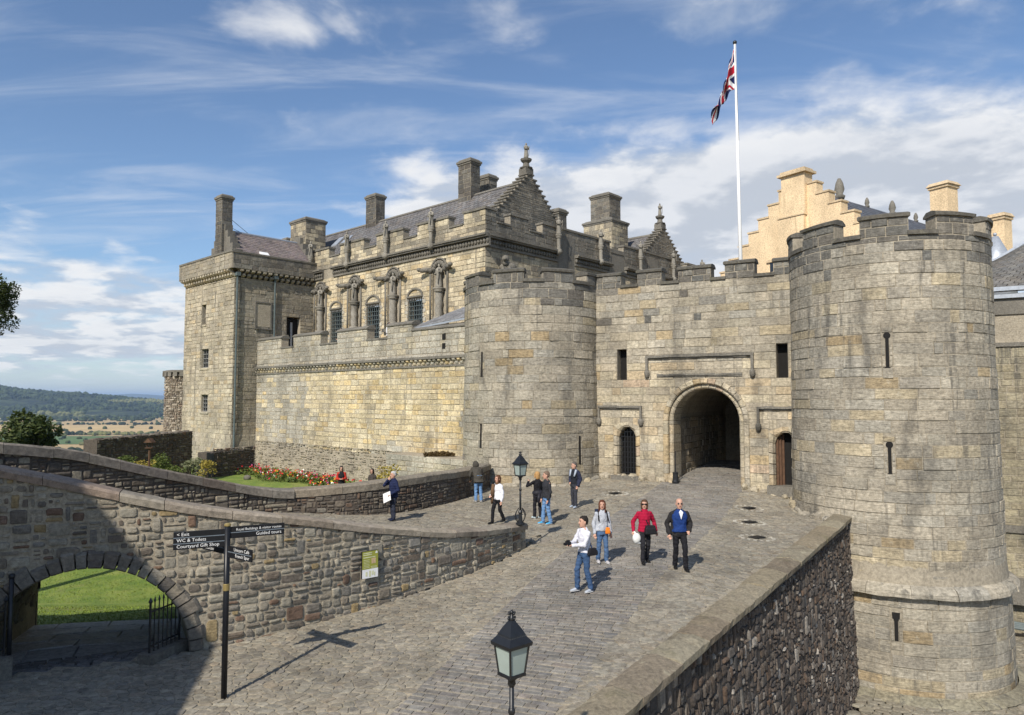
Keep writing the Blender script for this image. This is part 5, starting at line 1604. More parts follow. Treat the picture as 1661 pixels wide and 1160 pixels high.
courses(M, core, tl_map, 0.0, TW_L, -2.6, 8.7, lambda u, v: pick(TWP), ch=(0.24, 0.34), sl=(0.4, 0.95), holes=tl_holes, h=0.022, e=0.018, joint=0.018, thick=0.6, hj=0.8)
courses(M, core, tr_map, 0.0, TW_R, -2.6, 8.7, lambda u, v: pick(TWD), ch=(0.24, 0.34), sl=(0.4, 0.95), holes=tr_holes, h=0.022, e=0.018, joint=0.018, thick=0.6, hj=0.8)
# battered plinth
def pl1(u, v, d=0.0): return tl_map(u, v, d + max(0, -2.6 - v) * 0.16)
def pr1(u, v, d=0.0): return tr_map(u, v, d + max(0, -2.6 - v) * 0.12)
courses(M, core, pl1, -0.1, TW_L, -6.2, -2.6, lambda u, v: pick(TWP + TWD), ch=(0.26, 0.36), sl=(0.4, 0.95), h=0.02, e=0.018, thick=0.6)
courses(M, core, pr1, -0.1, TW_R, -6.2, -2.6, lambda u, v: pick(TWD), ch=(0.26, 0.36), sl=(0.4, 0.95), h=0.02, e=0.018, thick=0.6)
M.finish(tw, MAT['palace'], 'stone', 'stonework')
core.c = []; core.build('wall_core', MAT['mortar'], tw)
# other faces of the tower, so that it is a closed body
mb = MB()
c0, c1, c2, c3 = TC, TC + PU * TW_L, TC + PU * TW_L + PV * TW_R, TC + PV * TW_R
mb.add([(c1.x, c1.y, -6), (c2.x, c2.y, -6), (c2.x, c2.y, 10.2), (c1.x, c1.y, 10.2), (c3.x, c3.y, -6), (c3.x, c3.y, 10.2), (c0.x + 0.3 * (PU.x + PV.x), c0.y + 0.3 * (PU.y + PV.y), 9.6)], [(0, 1, 2, 3), (1, 4, 5, 2)])
mb.add([(c.x, c.y, 9.55) for c in (c0 + (PU + PV) * 0.2, c1, c2, c3)], [(0, 1, 2, 3)])
mb.build('rear_walls', MAT['core'], tw)
# corbel table and parapet
Mk = Masonry()
for mp_, L in ((tl_map, TW_L), (tr_map, TW_R)):
    u = 0.12
    while u < L:
        for (z0, z1, d0, d1, off) in ((8.72, 8.98, 0.05, 0.24, 0.0), (9.02, 9.26, 0.16, 0.42, 0.22)):
            vs = [mp_(x, z_, d_) for x in (u + off - 0.12, u + off + 0.12) for z_, d_ in ((z0, 0.0), (z0 + 0.02, d0), (z0 + 0.12, d1), (z1, d1), (z1, 0.0))]
            Mk.put(vs, [(i, i + 1, 6 + i, 5 + i) for i in range(4)] + [(4, 3, 2, 1, 0), (5, 6, 7, 8, 9)], pick(TWP if mp_ is tl_map else TWD))
        u += 0.44
Mk.finish(tw, MAT['palace'], 'corbel', 'corbels', 90)
M = Masonry(); core = MB()
tlp = lambda u, v, d=0.0: tl_map(u, v, d + 0.40); trp = lambda u, v, d=0.0: tr_map(u, v, d + 0.40)
courses(M, core, tlp, -0.36, TW_L + 0.3, 9.28, 10.45, lambda u, v: pick(TWD), ch=(0.28, 0.36), sl=(0.4, 0.9), h=0.02, thick=0.4)
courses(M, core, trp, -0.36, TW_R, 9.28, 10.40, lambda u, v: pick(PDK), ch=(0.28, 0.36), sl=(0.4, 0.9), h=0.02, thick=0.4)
M.finish(tw, MAT['palace'], 'parapet_stone', 'parapet_stonework', 60)
core.c = []; core.build('parapet_core', MAT['core'], tw)
for mp_, L in ((tlp, TW_L), (trp, TW_R)):
    u = -0.45
    while u < L:
        b = min(u + rnd.uniform(1.0, 1.6), L + 0.2)
        mb = MB(); mb.ubox(mp_, u + 0.005, b - 0.005, 10.44 if mp_ is tlp else 10.40, 10.58 if mp_ is tlp else 10.53, -0.5, 0.07); mb.build('coping', MAT['carved'], tw); u = b
# windows of the sunlit face
for (u, w_, a, b, kind) in TWIN:
    mb = MB(); mb.ubox(tl_map, u - w_ - 0.05, u + w_ + 0.05, a - 0.05, b + 0.05, -0.58, -0.30); wn = mb.build('window', MAT['window'], tw)
    if kind == 'sash':
        mb = MB()
        for k in range(4): x = u - w_ + 0.03 + (2 * w_ - 0.1) * k / 3; mb.ubox(tl_map, x, x + 0.05, a, b, -0.20, -0.16)
        for k in range(5): z_ = a + (b - a - 0.06) * k / 4; mb.ubox(tl_map, u - w_, u + w_, z_, z_ + 0.05, -0.16, -0.12)
        mb.build('glazing_bars', MAT['leading'], wn)
    Mj = Masonry()
    stone_rect(Mj, tl_map, u - w_ - 0.2, u + w_ + 0.2, b, b + 0.26, pick(TWP), 0.04, 0.02); stone_rect(Mj, tl_map, u - w_ - 0.2, u + w_ + 0.2, a - 0.18, a, pick(TWP), 0.08, 0.02)
    Mj.finish(tw, MAT['palace'], 'window_stone', 'window_stones', 4)
# shaded face: walled-up window, doorway with lamp, downpipes
mb = MB(); mb.ubox(tr_map, 1.65, 2.75, 5.25, 6.9, 0.0, 0.05); bw = mb.build('blocked_window', MAT['mortar'], tw)
mb = MB(); mb.ubox(tr_map, 1.55, 1.65, 5.15, 7.0, 0.0, 0.09); mb.ubox(tr_map, 2.75, 2.86, 5.15, 7.0, 0.0, 0.09); mb.ubox(tr_map, 1.55, 2.86, 7.001, 7.1, 0.0, 0.095); mb.ubox(tr_map, 1.5, 2.9, 5.05, 5.149, 0.0, 0.11); mb.build('window_surround', MAT['carved'], bw)
mb = MB(); mb.ubox(tr_map, TDOOR[0] - 0.05, TDOOR[1] + 0.05, 2.8, TDOOR[3] + 0.05, -0.59, -0.35); dr = mb.build('doorway', MAT['void'], tw)
mb = MB(); mb.ubox(tr_map, TDOOR[0] + 0.45, TDOOR[0] + 0.62, 3.2, 5.8, -0.3, -0.26); mb.build('door_edge', MAT['lead'], dr)
for u, za, zb in ((0.12, -6.0, 8.9), (3.05, 2.9, 9.0)):
    mb = MB(); mb.tube(tr_map(u, za, 0.16), tr_map(u, zb, 0.16), 0.075, 0.075, 8)
    mb.box(tr_map(u, zb, 0.2), (0.34, 0.3, 0.26), rz=ANG); mb.build('downpipe', MAT['pipe'], tw)
# cap-house: slate roof between crow-stepped gables, chimneys
def tpt(a, b, z):
    q = TC + PU * a + PV * b
    return (q.x, q.y, z)
a0, a1, b0, b1 = 1.3, 7.2, 1.2, 7.6
am = (a0 + a1) / 2
mb = MB(); mb.add([tpt(a0, b0, 10.3), tpt(a0, b1, 10.3), tpt(am, b1, 12.95), tpt(am, b0, 12.95), tpt(a1, b0, 10.3), tpt(a1, b1, 10.3)], [(0, 1, 2, 3), (3, 2, 5, 4)])
mb.add([tpt(a0, b0, 9.4), tpt(a0, b1, 9.4), tpt(a0, b1, 10.3), tpt(a0, b0, 10.3)], [(0, 1, 2, 3)])
rf = mb.build('roof', MAT['core'], tw)
slates(rf, [tpt(a0, b0, 10.3), tpt(a0, b1, 10.3), tpt(am, b1, 12.95), tpt(am, b0, 12.95)], 0.34, 0.26, [(2, (0.205, 0.165, 0.16)), (2, (0.175, 0.15, 0.145)), (1, (0.23, 0.195, 0.175))], 120)
mb = MB(); mb.tube(tpt(am, b0, 12.98), tpt(am, b1, 12.98), 0.09, 0.09, 6); mb.build('ridge_lead', MAT['lead'], rf)
z_ = 10.3 + 2.65 * 0.22
mb = MB(); mb.prism([tpt(a0 + 0.45, 3.0, 10.3 + 0.45 * 0.9), tpt(a0 + 0.45, 3.7, 10.3 + 0.45 * 0.9), tpt(a0 + 1.0, 3.7, 10.3 + 1.0 * 0.9), tpt(a0 + 1.0, 3.0, 10.3 + 1.0 * 0.9)], (0.03, -0.03, 0.12)); rl = mb.build('roof_light', MAT['white'], rf)
mb = MB(); mb.add([tpt(a0 + 0.52, 3.1, 10.3 + 0.52 * 0.9 + 0.135), tpt(a0 + 0.52, 3.6, 10.3 + 0.52 * 0.9 + 0.135), tpt(a0 + 0.92, 3.6, 10.3 + 0.92 * 0.9 + 0.135), tpt(a0 + 0.92, 3.1, 10.3 + 0.92 * 0.9 + 0.135)], [(0, 1, 2, 3)]); mb.build('pane', MAT['window'], rl)
for bb in (b0, b1):
    gm = flat_map((TC + PV * bb), PU.x, PU.y, -PV.x, -PV.y)
    for k in range(7):
        x0, x1 = a0 - 0.1 + (am - a0) * k / 7, a1 + 0.1 - (a1 - am) * k / 7
        za, zb = 9.6 + (13.35 - 9.6) * k / 7, 9.6 + (13.35 - 9.6) * (k + 1) / 7
        mb = MB(); mb.ubox(gm, x0, x1, za, zb, -0.35, 0.25); mb.build('crow_step', MAT['carved'], tw)
chimney(tpt(am + 0.15, b0 - 0.05, 0), 1.0, 0.85, 9.8, 15.5, ANG, tw)
chimney(tpt(4.6, 8.6, 0), 2.4, 1.9, 9.6, 15.0, ANG, tw, SOOT + PAL[:1])
chimney(tpt(6.6, 7.9, 0), 0.9, 0.8, 9.6, 13.6, ANG, tw)
# stay wires of the tall chimney
mb = MB()
for zc_, bb in ((14.2, 3.2), (13.4, 2.7)): mb.tube(tpt(am, b0, zc_), tpt(am, bb, 12.95), 0.018, 0.018, 4)
mb.build('stay_wire', MAT['iron'], tw)
# round rubble turret beyond the tower
tu = empty('rubble_turret', (-28.0, 61.5, -5), 'round rubble-faced turret seen behind the left edge of the square tower', 'turret')
tm = drum_map(Vector((-27.7, 62.5)), 2.6, math.atan2(-62.5, 27.7))
mb = MB(); mb.lathe((-27.7, 62.5, 0), [(2.6, -12), (2.55, 2.2)], 32); mb.build('drum', MAT['mortar'], tu)
M = Masonry()
blockwork(M, tm, -4.0, 2.5, -4.0, 1.85, lambda u, v: pick([(2, (0.30, 0.25, 0.19)), (2, (0.21, 0.165, 0.125)), (2, (0.40, 0.35, 0.28)), (1, (0.14, 0.11, 0.09))], 0.9), h=0.05, e=0.025, gap=0.014, small=0.05)
M.finish(tu, MAT['rubble'], 'stone', 'small_stones', 120)
mb = MB()
for k in range(14):
    a = math.atan2(-62.5, 27.7) - 1.6 + 3.2 * k / 14
    mb.box((-27.7 + 2.62 * math.cos(a), 62.5 + 2.62 * math.sin(a), 2.02), (0.35, 0.4, 0.34), rz=a)
mb.lathe((-27.7, 62.5, 2.2), [(2.78, 0), (2.8, 0.12), (2.5, 0.2)], 32)
mb.build('parapet', MAT['carved'], tu)
# ================================================================== lime-washed hall behind the gate
MAT['lime'] = stone_mat('cream_limewash', stain=0.35, stain_col=(0.48, 0.36, 0.22), drips=0.6, broad=0.5, attr=False, base=(0.72, 0.55, 0.345), lichen=0.25, lichen_col=(0.78, 0.64, 0.45), bump=0.5, grain=0.5, scale=1.2)
MAT['limestep'] = stone_mat('pale_step_stone', stain=0.25, stain_col=(0.3, 0.22, 0.13), attr=False, base=(0.58, 0.45, 0.29), lichen=0.2, bump=0.6)
hall = empty('cream_hall', (27.5, 62, -2), 'cream limewashed hall with crow-stepped gable and chimney behind the gate wall', 'hall')
HU = Vector((0.58, -0.815)).normalized(); HN = Vector((-HU.y, HU.x)); HN = HN if HN.y < 0 else -HN
HO = Vector((25.55, 62.6))           # foot of the gable's centre line
hm = flat_map((HO.x, HO.y), HU.x, HU.y, HN.x, HN.y)
ZE, ZR, NST = 11.2, 18.9, 7
HWD = 8.9
mb = MB(); mb.ubox(hm, -HWD, HWD, -4, ZE, -1.0, 0.0)
for k in range(NST):
    x = HWD - (HWD - 1.15) * (k + 0.35) / NST
    mb.ubox(hm, -x, x, ZE + (ZR - ZE) * k / NST, ZE + (ZR - ZE) * (k + 1) / NST, -1.0, 0.0)
g_ = mb.build('gable', MAT['lime'], hall)
for k in range(NST):
    x = HWD - (HWD - 1.15) * (k + 0.35) / NST
    xn = HWD - (HWD - 1.15) * (k + 1.35) / NST if k < NST - 1 else 1.1
    z_ = ZE + (ZR - ZE) * (k + 1) / NST
    for s_ in (-1, 1):
        a, b = (s_ * x, s_ * xn) if s_ < 0 else (s_ * xn, s_ * x)
        mb = MB(); mb.ubox(hm, a - 0.08, b + 0.08, z_, z_ + 0.16, -1.06, 0.08); mb.build('crow_step', MAT['limestep'], g_)
mb = MB(); mb.ubox(hm, -1.75, 0.85, 11.0, 16.2, -0.9, 0.42); mb.ubox(hm, -1.35, 0.95, 16.2, 20.0, -0.9, 0.35); ch = mb.build('chimney', MAT['lime'], hall)
mb = MB(); mb.ubox(hm, -1.62, 1.22, 20.0, 20.22, -1.15, 0.62); mb.ubox(hm, -1.4, 1.0, 20.22, 20.45, -0.95, 0.42); mb.ubox(hm, -1.8, 0.9, 16.2, 16.32, -0.95, 0.5); mb.build('chimney_cap', MAT['limestep'], ch)
mb = MB(); mb.ubox(hm, -2.9, -2.1, 11.6, 12.5, -0.05, 0.03); wn = mb.build('window', MAT['window'], hall)
mb = MB(); mb.ubox(hm, -3.2, -1.9, 12.5, 12.75, -0.05, 0.16); mb.ubox(hm, -3.1, -2.0, 11.4, 11.6, -0.05, 0.12); mb.ubox(hm, -2.53, -2.47, 11.6, 12.5, 0.03, 0.06); mb.build('window_surround', MAT['limestep'], wn)
def hpt(u, b, z):
    q = HO + HU * u - HN * b
    return (q.x, q.y, z)
mb = MB(); mb.add([hpt(HWD - 0.5, 0.9, 11.2), hpt(HWD - 0.5, 24, 11.2), hpt(0, 24, 19.0), hpt(0, 0.9, 19.0), hpt(-HWD + 0.5, 0.9, 11.2), hpt(-HWD + 0.5, 24, 11.2)], [(0, 1, 2, 3), (3, 2, 5, 4), (1, 5, 2)])
rf = mb.build('roof', MAT['core'], hall)
slates(rf, [hpt(HWD - 0.5, 0.9, 11.2), hpt(HWD - 0.5, 24, 11.2), hpt(0, 24, 19.0), hpt(0, 0.9, 19.0)], 0.7, 0.5, [(1, (0.12, 0.125, 0.14)), (1, (0.10, 0.105, 0.12))], 40)
for i, (b, s_) in enumerate(((7.0, 1.2), (12.0, 0.6), (17.0, 0.9), (22.0, 0.6))):
    q = hpt(0.0, b, 18.9)
    mb = MB(); mb.lathe(q, [(0.35 * s_, 0), (0.45 * s_, 0.25 * s_), (0.25 * s_, 0.4 * s_), (0.4 * s_, 0.8 * s_), (0.3 * s_, 1.3 * s_), (0.12 * s_, 1.7 * s_)], 8); mb.build('ridge_finial', MAT['carved'], hall, True)
for lab, px, pt, pb, w_, Y in (('cream chimney rising behind the top of the right tower', 1530, 298, 420, 1.3, 52.0), ('cream chimney at the far right beside a cone roof', 1622, 348, 430, 1.0, 50.0)):
    p = at(px, pt, Y); pb_ = at(px, pb, Y)
    t = empty('chimney_stack', (p.x, p.y, pb_.z), lab, 'chimney')
    mb = MB(); mb.box((p.x, p.y, (p.z + pb_.z) / 2 - 0.2), (w_, w_, p.z - pb_.z), rz=0.5); mb.build('shaft', MAT['lime'], t)
    mb = MB(); mb.box((p.x, p.y, p.z - 0.35), (w_ * 1.15, w_ * 1.15, 0.2), rz=0.5); mb.box((p.x, p.y, p.z - 0.12), (w_ * 1.3, w_ * 1.3, 0.26), rz=0.5, taper=0.8); mb.build('cap', MAT['limestep'], t)
p = at(1614, 384, 47); pb_ = at(1614, 440, 47)
t = empty('cone_turret', (p.x, p.y, pb_.z - 2), 'small grey cone-roofed turret at the right edge of the picture', 'turret')
mb = MB(); mb.lathe((p.x, p.y, pb_.z), [(1.15, -3), (1.1, 0.3), (0.75, 1.1), (0.2, p.z - pb_.z)], 18); mb.build('cone_roof', MAT['slate'] if False else MAT['lead'], t, True)
mb = MB(); mb.ball((p.x, p.y, p.z + 0.15), 0.12); mb.build('ball_finial', MAT['lead'], t, True)

# ================================================================== building on the right behind the round tower
rb = empty('right_range', (24, 36, -10.5), 'shaded stone range with slate roof at the right edge', 'building')
RU = Vector((0.86, -0.51)).normalized(); RN = Vector((RU.y, -RU.x)); RN = RN if RN.y < 0 else -RN
RO = Vector((18.6, 38.6))
rm = flat_map((RO.x, RO.y), RU.x, RU.y, RN.x, RN.y)
OLV = [(3, (0.30, 0.265, 0.185)), (3, (0.25, 0.22, 0.155)), (2, (0.34, 0.30, 0.20)), (1, (0.20, 0.175, 0.13))]
M = Masonry(); core = MB()
courses(M, core, rm, 0, 13, -12.2, 2.55, lambda u, v: pick(OLV), ch=(0.3, 0.42), sl=(0.5, 1.1), h=0.025, e=0.02, thick=0.8)
M.finish(rb, MAT['ashlar'], 'stone', 'stonework', 160)
core.ubox(rm, 0, 13, 2.55, 5.2, -0.8, -0.1)
core.c = []; core.build('wall_core', MAT['core'], rb)
mb = MB(); mb.ubox(rm, 4.0, 13, 2.75, 4.15, -0.1, -0.03); mb.build('panel', MAT['limestep'] if False else MAT['mortar'], rb)
mb = MB(); mb.ubox(rm, 0, 13, 2.55, 2.75, -0.1, 0.12); mb.build('string_course', MAT['carved'], rb)
mb = MB(); mb.ubox(rm, 0, 13, 4.15, 4.95, -0.1, 0.06); mb.build('frieze', MAT['carved'], rb)
mb = MB(); mb.ubox(rm, 0, 13, 4.95, 5.15, -0.1, 0.22); mb.ubox(rm, 0, 13, 5.3, 5.5, -0.1, 0.4); mb.build('eaves', MAT['lead'], rb)
mb = MB(); mb.ubox(rm, 0, 13, -6.55, -6.2, 0, 0.14); mb.build('ledge', MAT['carved'], rb)
mb = MB(); mb.ubox(rm, 3.0, 13, -9.9, -8.7, 0.0, 0.55); mb.build('plinth', MAT['carved'], rb)
e0, e1 = rm(0, 5.5, 0.35), rm(13, 5.5, 0.35); r0, r1 = at(1560, 456, 38.0), at(1800, 316, 38.0)
RQ = [e0, e1, r1, r0]
mb = MB(); mb.add(RQ, [(0, 1, 2, 3)]); rf = mb.build('roof', MAT['core'], rb)
slates(rf, RQ, 0.4, 0.3, [(2, (0.15, 0.142, 0.13)), (1, (0.18, 0.165, 0.14)), (1, (0.12, 0.115, 0.11))], 120)
mb = MB(); mb.tube(Vector(r0) + Vector((0, 0, 0.05)), Vector(r1) + Vector((0, 0, 0.05)), 0.14, 0.14, 6); mb.build('ridge_lead', MAT['lead'], rf)
mb = MB(); q = rm(4.75, -1.0 + 1.4, 0.2); mb.lathe((q[0], q[1], q[2]), [(0.1, -0.45), (0.22, -0.2), (0.26, 0.1), (0.2, 0.2)], 10); mb.build('corbel_stone', MAT['carved'], rb, True)
# stack of metal barrier poles lying by the wall
bp = empty('barrier_poles', rm(5.4, -9.85, 1.1), 'grey metal poles stacked against the right-hand building', 'poles')
for k in range(4):
    a = Vector(rm(4.3, 0, 1.0 + 0.16 * k)); b = Vector(rm(8.3, 0, 1.2 + 0.16 * k))
    za = low_z(a.x, a.y) + 0.75 - 0.05 * k
    mb = MB(); mb.tube((a.x, a.y, za), (b.x, b.y, za - 0.1), 0.075, 0.075, 8); mb.build('pole', MAT['pipe'], bp)
for u_ in (4.9, 7.2):
    a = Vector(rm(u_, 0, 1.25)); mb = MB(); mb.box((a.x, a.y, low_z(a.x, a.y) + 0.3), (0.15, 0.7, 0.62), rz=-0.5); mb.build('trestle', MAT['lead'], bp)

# ================================================================== flagpole and flag
fp = at(1192, 72, 46.0)
pole = empty('flagpole', (fp.x, fp.y, 2.0), 'tall white flagpole rising behind the gate wall', 'flagpole')
mb = MB(); mb.tube((fp.x + 0.17, fp.y, 2.0), (fp.x, fp.y, fp.z), 0.155, 0.07, 12); mb.build('pole', MAT['white'], pole, True)
mb = MB(); mb.ball((fp.x, fp.y, fp.z + 0.12), 0.14); mb.build('finial', MAT['iron'], pole, True)
mb = MB(); mb.tube((fp.x - 0.03, fp.y - 0.12, fp.z), (fp.x + 0.1, fp.y - 0.17, fp.z - 6.6), 0.012, 0.012, 5); mb.build('halyard', MAT['iron'], pole)
# union flag, hanging in folds
def union(x, y):
    """x 0..2 along the fly, y 0..1 down the hoist"""
    X, Y = x - 1.0, y - 0.5
    wht, red, blu = (0.72, 0.72, 0.72), (0.42, 0.012, 0.03), (0.012, 0.018, 0.085)
    if abs(X) < 0.1 or abs(Y) < 0.1: return red
    if abs(X) < 0.167 or abs(Y) < 0.167: return wht
    for sgn in (1, -1):
        d = (Y - sgn * X * 0.5) / math.hypot(1, 0.5)
        side = 1 if X * 1 > 0 else -1
        if abs(d) < 0.1:
            dd = d * sgn * (1 if X > 0 else -1)
            if (0 < -dd < 0.067 and sgn > 0) or (0 < dd < 0.067 and sgn < 0): return red
            return wht
    return blu
FW, FH = 96, 48
vs, fs, cs = [], [], []
HO_, FL = 2.75, 5.0
for i in range(FW + 1):
    s_ = i / FW
    for j in range(FH + 1):
        t_ = j / FH
        # the fly has dropped: columns hang steeper and gather away from the pole
        gather = 1 - 0.62 * min(1, s_ * 2.2)
        drop = 3.6 * (s_ ** 1.15) + 0.25 * s_
        zz = fp.z - 0.35 - drop - t_ * HO_ * (1 - 0.40 * s_) + 0.55 * s_ * math.sin(t_ * 3.0)
        fold = math.sin(s_ * 15 + t_ * 2.4) * 0.20 * min(1, s_ * 5) + math.sin(t_ * 9 + s_ * 5) * 0.13 * min(1, s_ * 4)
        xx = fp.x - 0.10 - 1.30 * s_ ** 0.9 - 0.52 * s_ * (t_ - 0.5) + fold * 0.55 + 0.25 * s_ * s_ * math.sin(6 * t_)
        yy = fp.y - 0.1 - 0.5 * s_ + fold * 1.3
        vs.append((xx, yy, zz))
for i in range(FW):
    for j in range(FH):
        a = i * (FH + 1) + j
        fs.append((a, a + 1, a + FH + 2, a + FH + 1)); cs.append(union(2 * (i + 0.5) / FW, (j + 0.5) / FH))
MAT['print'] = tint_mat('printed_cloth', 0.8, 0.12, 6.0)
flag = mobj('flag', vs, fs, MAT['print'], None, cs, True, label='drooping union flag hanging from the white flagpole', cat='flag')
flag.modifiers.new('thickness', 'SOLIDIFY').thickness = 0.006

# ================================================================== garden
def lawn_z(x, y): return float(np.interp(y, [13, 15.5, 18.8, 24, 28, 42, 60], [-5.25, -5.35, -5.85, -6.85, -6.7, -5.05, -5.0]))
MAT['grass'] = None
m_, t_, b_ = bsdf_mat('lawn_grass')
pos = t_('ShaderNodeNewGeometry').outputs['Position']
g1 = t_.noise(pos, 1.2, 5.0, 0.6); g2 = t_.noise(pos, 30.0, 3.0, 0.7)
c_ = t_.mix(t_.smooth(g1, 0.35, 0.7), (0.13, 0.205, 0.028), (0.235, 0.285, 0.055))
c_ = t_.mix(t_.math('MULTIPLY', t_.smooth(t_.noise(pos, 0.5, 6.0, 0.65), 0.52, 0.68), 0.55), c_, (0.27, 0.25, 0.085))
c_ = t_.mix(1.0, c_, t_.ramp(g2, [(0.3, 0.6), (0.7, 1.3)]), 'MULTIPLY')
t_.l.new(c_, b_.inputs['Base Color']); b_.inputs['Roughness'].default_value = 0.9
bp_ = t_('ShaderNodeBump', {'Strength': 0.8, 'Distance': 0.05, 'Height': g2}); t_.l.new(bp_.outputs[0], b_.inputs['Normal'])
MAT['grass'] = m_
lawn_poly = [(-30, 13.5), (-11.5, 13.4), (-9.4, 14.4), (-6.4, 16.0), (-8.0, 22.0), (-7.0, 24.2), (-4.4, 25.6), (-3, 28), (-1.3, 33), (-1.0, 36.5), (-18.9, 52), (-20.3, 50.6), (-27, 57), (-38, 48), (-36, 22)]
lawn = grid_sheet('lawn', lawn_poly, lawn_z, 0.9, MAT['grass'], 0.0, kind='structure'); tag(lawn, 'mown garden lawn beyond the retaining wall')
# grass blades as one mass where the lawn shows
def blades(name, area, n, h, mat, zf, keep=None, lab=None):
    vs, fs = [], []
    for _ in range(n):
        x, y = rnd.uniform(area[0], area[1]), rnd.uniform(area[2], area[3])
        if keep and not keep(x, y): continue
        a = rnd.uniform(0, math.pi); hh = h * rnd.uniform(0.6, 1.3); w_ = 0.018
        z = zf(x, y); lx, ly = rnd.uniform(-0.4, 0.4) * hh, rnd.uniform(-0.4, 0.4) * hh
        b = len(vs)
        vs += [(x - w_ * math.cos(a), y - w_ * math.sin(a), z), (x + w_ * math.cos(a), y + w_ * math.sin(a), z), (x + lx, y + ly, z + hh)]
        fs.append((b, b + 1, b + 2))
    o = mobj(name, vs, fs, mat, None, None, False, kind='stuff'); tag(o, lab, 'grass'); return o
MAT['blade'] = plain_mat('grass_blade', (0.19, 0.255, 0.036), 0.8, 0, 0.4, 0.7, obj=False)
blades('grass', (-19, -8, 18.6, 31), 20000, 0.03, MAT['blade'], lawn_z, lambda x, y: inside(lawn_poly, x, y), 'short mown grass seen through the archway')
# flagstones beyond the arch
fl = empty('flagstone_path', (-9.4, 16.6, -5.4), 'grey flagstone path just beyond the garden arch', 'path'); fl['kind'] = 'structure'
tn = WALL.tan(ARC)
o_ = wall_map(ARC - 1.6, 0, -1.3)
def flag_map(u, v, d=0.0):
    x, y = o_[0] + tn[0] * u - tn[1] * v, o_[1] + tn[1] * u + tn[0] * v
    return (x, y, lawn_z(x, y) + d + 0.03)
Mfl = Masonry()
v = 0.0
while v < 4.0:
    hh = rnd.uniform(0.75, 1.05); u = -3.0 - rnd.uniform(0, 0.8)
    while u < 5.5:
        L = rnd.uniform(0.8, 1.5)
        stone_rect(Mfl, flag_map, u + 0.008, u + L - 0.008, v + 0.008, v + hh - 0.008, pick([(2, (0.56, 0.56, 0.56)), (2, (0.50, 0.50, 0.50)), (1, (0.60, 0.59, 0.57))]), 0.03, 0.012, 1, 0.001)
        u += L
    v += hh
Mfl.finish(fl, MAT['sett'], 'flagstone', 'flagstones')
# setts under the arch
Mfl = Masonry()
um = lambda u, v, d=0.0: wall_map(u, float(np.interp(v, [-1, 0.4, 1.5], [road_z(*wall_map(ARC, 0, 0.5)[:2]), -5.1, -5.27])) + d, -v)
v = -0.55
while v < 1.35:
    u = ARC - ARR
    while u < ARC + ARR:
        L = rnd.uniform(0.18, 0.32); 
        stone_rect(Mfl, um, u + 0.01, u + L - 0.01, v + 0.01, v + 0.12, pick([(1, (0.17, 0.165, 0.16)), (1, (0.21, 0.2, 0.19))]), 0.03, 0.018); u += L
    v += 0.13
Mfl.finish(fl, MAT['sett'], 'sett', 'setts', 150)
mb = MB(); mb.add([um(ARC - 2.2, -0.7), um(ARC + 2.2, -0.7), um(ARC + 2.2, 1.5), um(ARC - 2.2, 1.5)], [(0, 1, 2, 3)]); mb.build('sett_bed', MAT['bed'], fl)
# plants -----------------------------------------------------------------
def leaf_mat(name, a, b, trans=0.25):
    m, t, bs = bsdf_mat(name)
    oi = t('ShaderNodeNewGeometry').outputs['Random Per Island']
    c = t.mix(oi, a, b)
    t.l.new(c, bs.inputs['Base Color']); bs.inputs['Roughness'].default_value = 0.55; bs.inputs['Specular IOR Level'].default_value = 0.3
    tr = t('ShaderNodeBsdfTranslucent', {'Color': c}); mx = t('ShaderNodeMixShader', {0: trans, 1: bs.outputs[0], 2: tr.outputs[0]})
    t.l.new(mx.outputs[0], [n for n in t.n if n.type == 'OUTPUT_MATERIAL'][0].inputs[0])
    return m
MAT['leaf_dark'] = leaf_mat('dark_leaves', (0.030, 0.050, 0.016), (0.085, 0.105, 0.028))
MAT['leaf_mid'] = leaf_mat('green_leaves', (0.07, 0.105, 0.022), (0.15, 0.18, 0.04))
MAT['leaf_pale'] = leaf_mat('silver_leaves', (0.16, 0.18, 0.10), (0.24, 0.25, 0.13))
MAT['leaf_gold'] = leaf_mat('golden_leaves', (0.30, 0.23, 0.04), (0.40, 0.33, 0.07))
MAT['leaf_brown'] = leaf_mat('brown_leaves', (0.07, 0.045, 0.02), (0.15, 0.10, 0.035))
MAT['bark'] = plain_mat('bark', (0.085, 0.065, 0.045), 0.9, 0, 0.4, 12, 0.6)
def leaves(mb, c, r, n, size, shell=0.45):
    for _ in range(n):
        d = Vector((rnd.gauss(0, 1), rnd.gauss(0, 1), rnd.gauss(0, 1))).normalized()
        k = shell + (1 - shell) * rnd.random() ** 0.7
        p = Vector((c[0] + d.x * r[0] * k, c[1] + d.y * r[1] * k, c[2] + d.z * r[2] * k))
        a = Vector((rnd.gauss(0, 1), rnd.gauss(0, 1), rnd.gauss(0, 0.7))).normalized(); b = a.orthogonal().normalized()
        s_ = size * rnd.uniform(0.6, 1.4)
        mb.add([p - a * s_, p + b * s_ * 0.45, p + a * s_, p - b * s_ * 0.45], [(0, 1, 2, 3)])
def shrub(name, base, blobs, mat, label, cat, n, size, group=None, stems=3, h0=0.5):
    t = empty(name, base, label, cat, group)
    mb = MB()
    for (dx, dy, dz, rr) in blobs: leaves(mb, (base[0] + dx, base[1] + dy, base[2] + dz), (rr, rr, rr * 0.9), int(n * rr * rr), size)
    mb.build('foliage', MAT[mat], t)
    st_ = MB()
    for (dx, dy, dz, rr) in blobs[:max(stems * 3, 1)]:
        st_.tube((base[0] + dx * 0.15, base[1] + dy * 0.15, base[2] - 0.3), (base[0] + dx, base[1] + dy, base[2] + dz), 0.035 + 0.02 * rr, 0.012, 6)
    st_.build('stems', MAT['bark'], t)
    return t
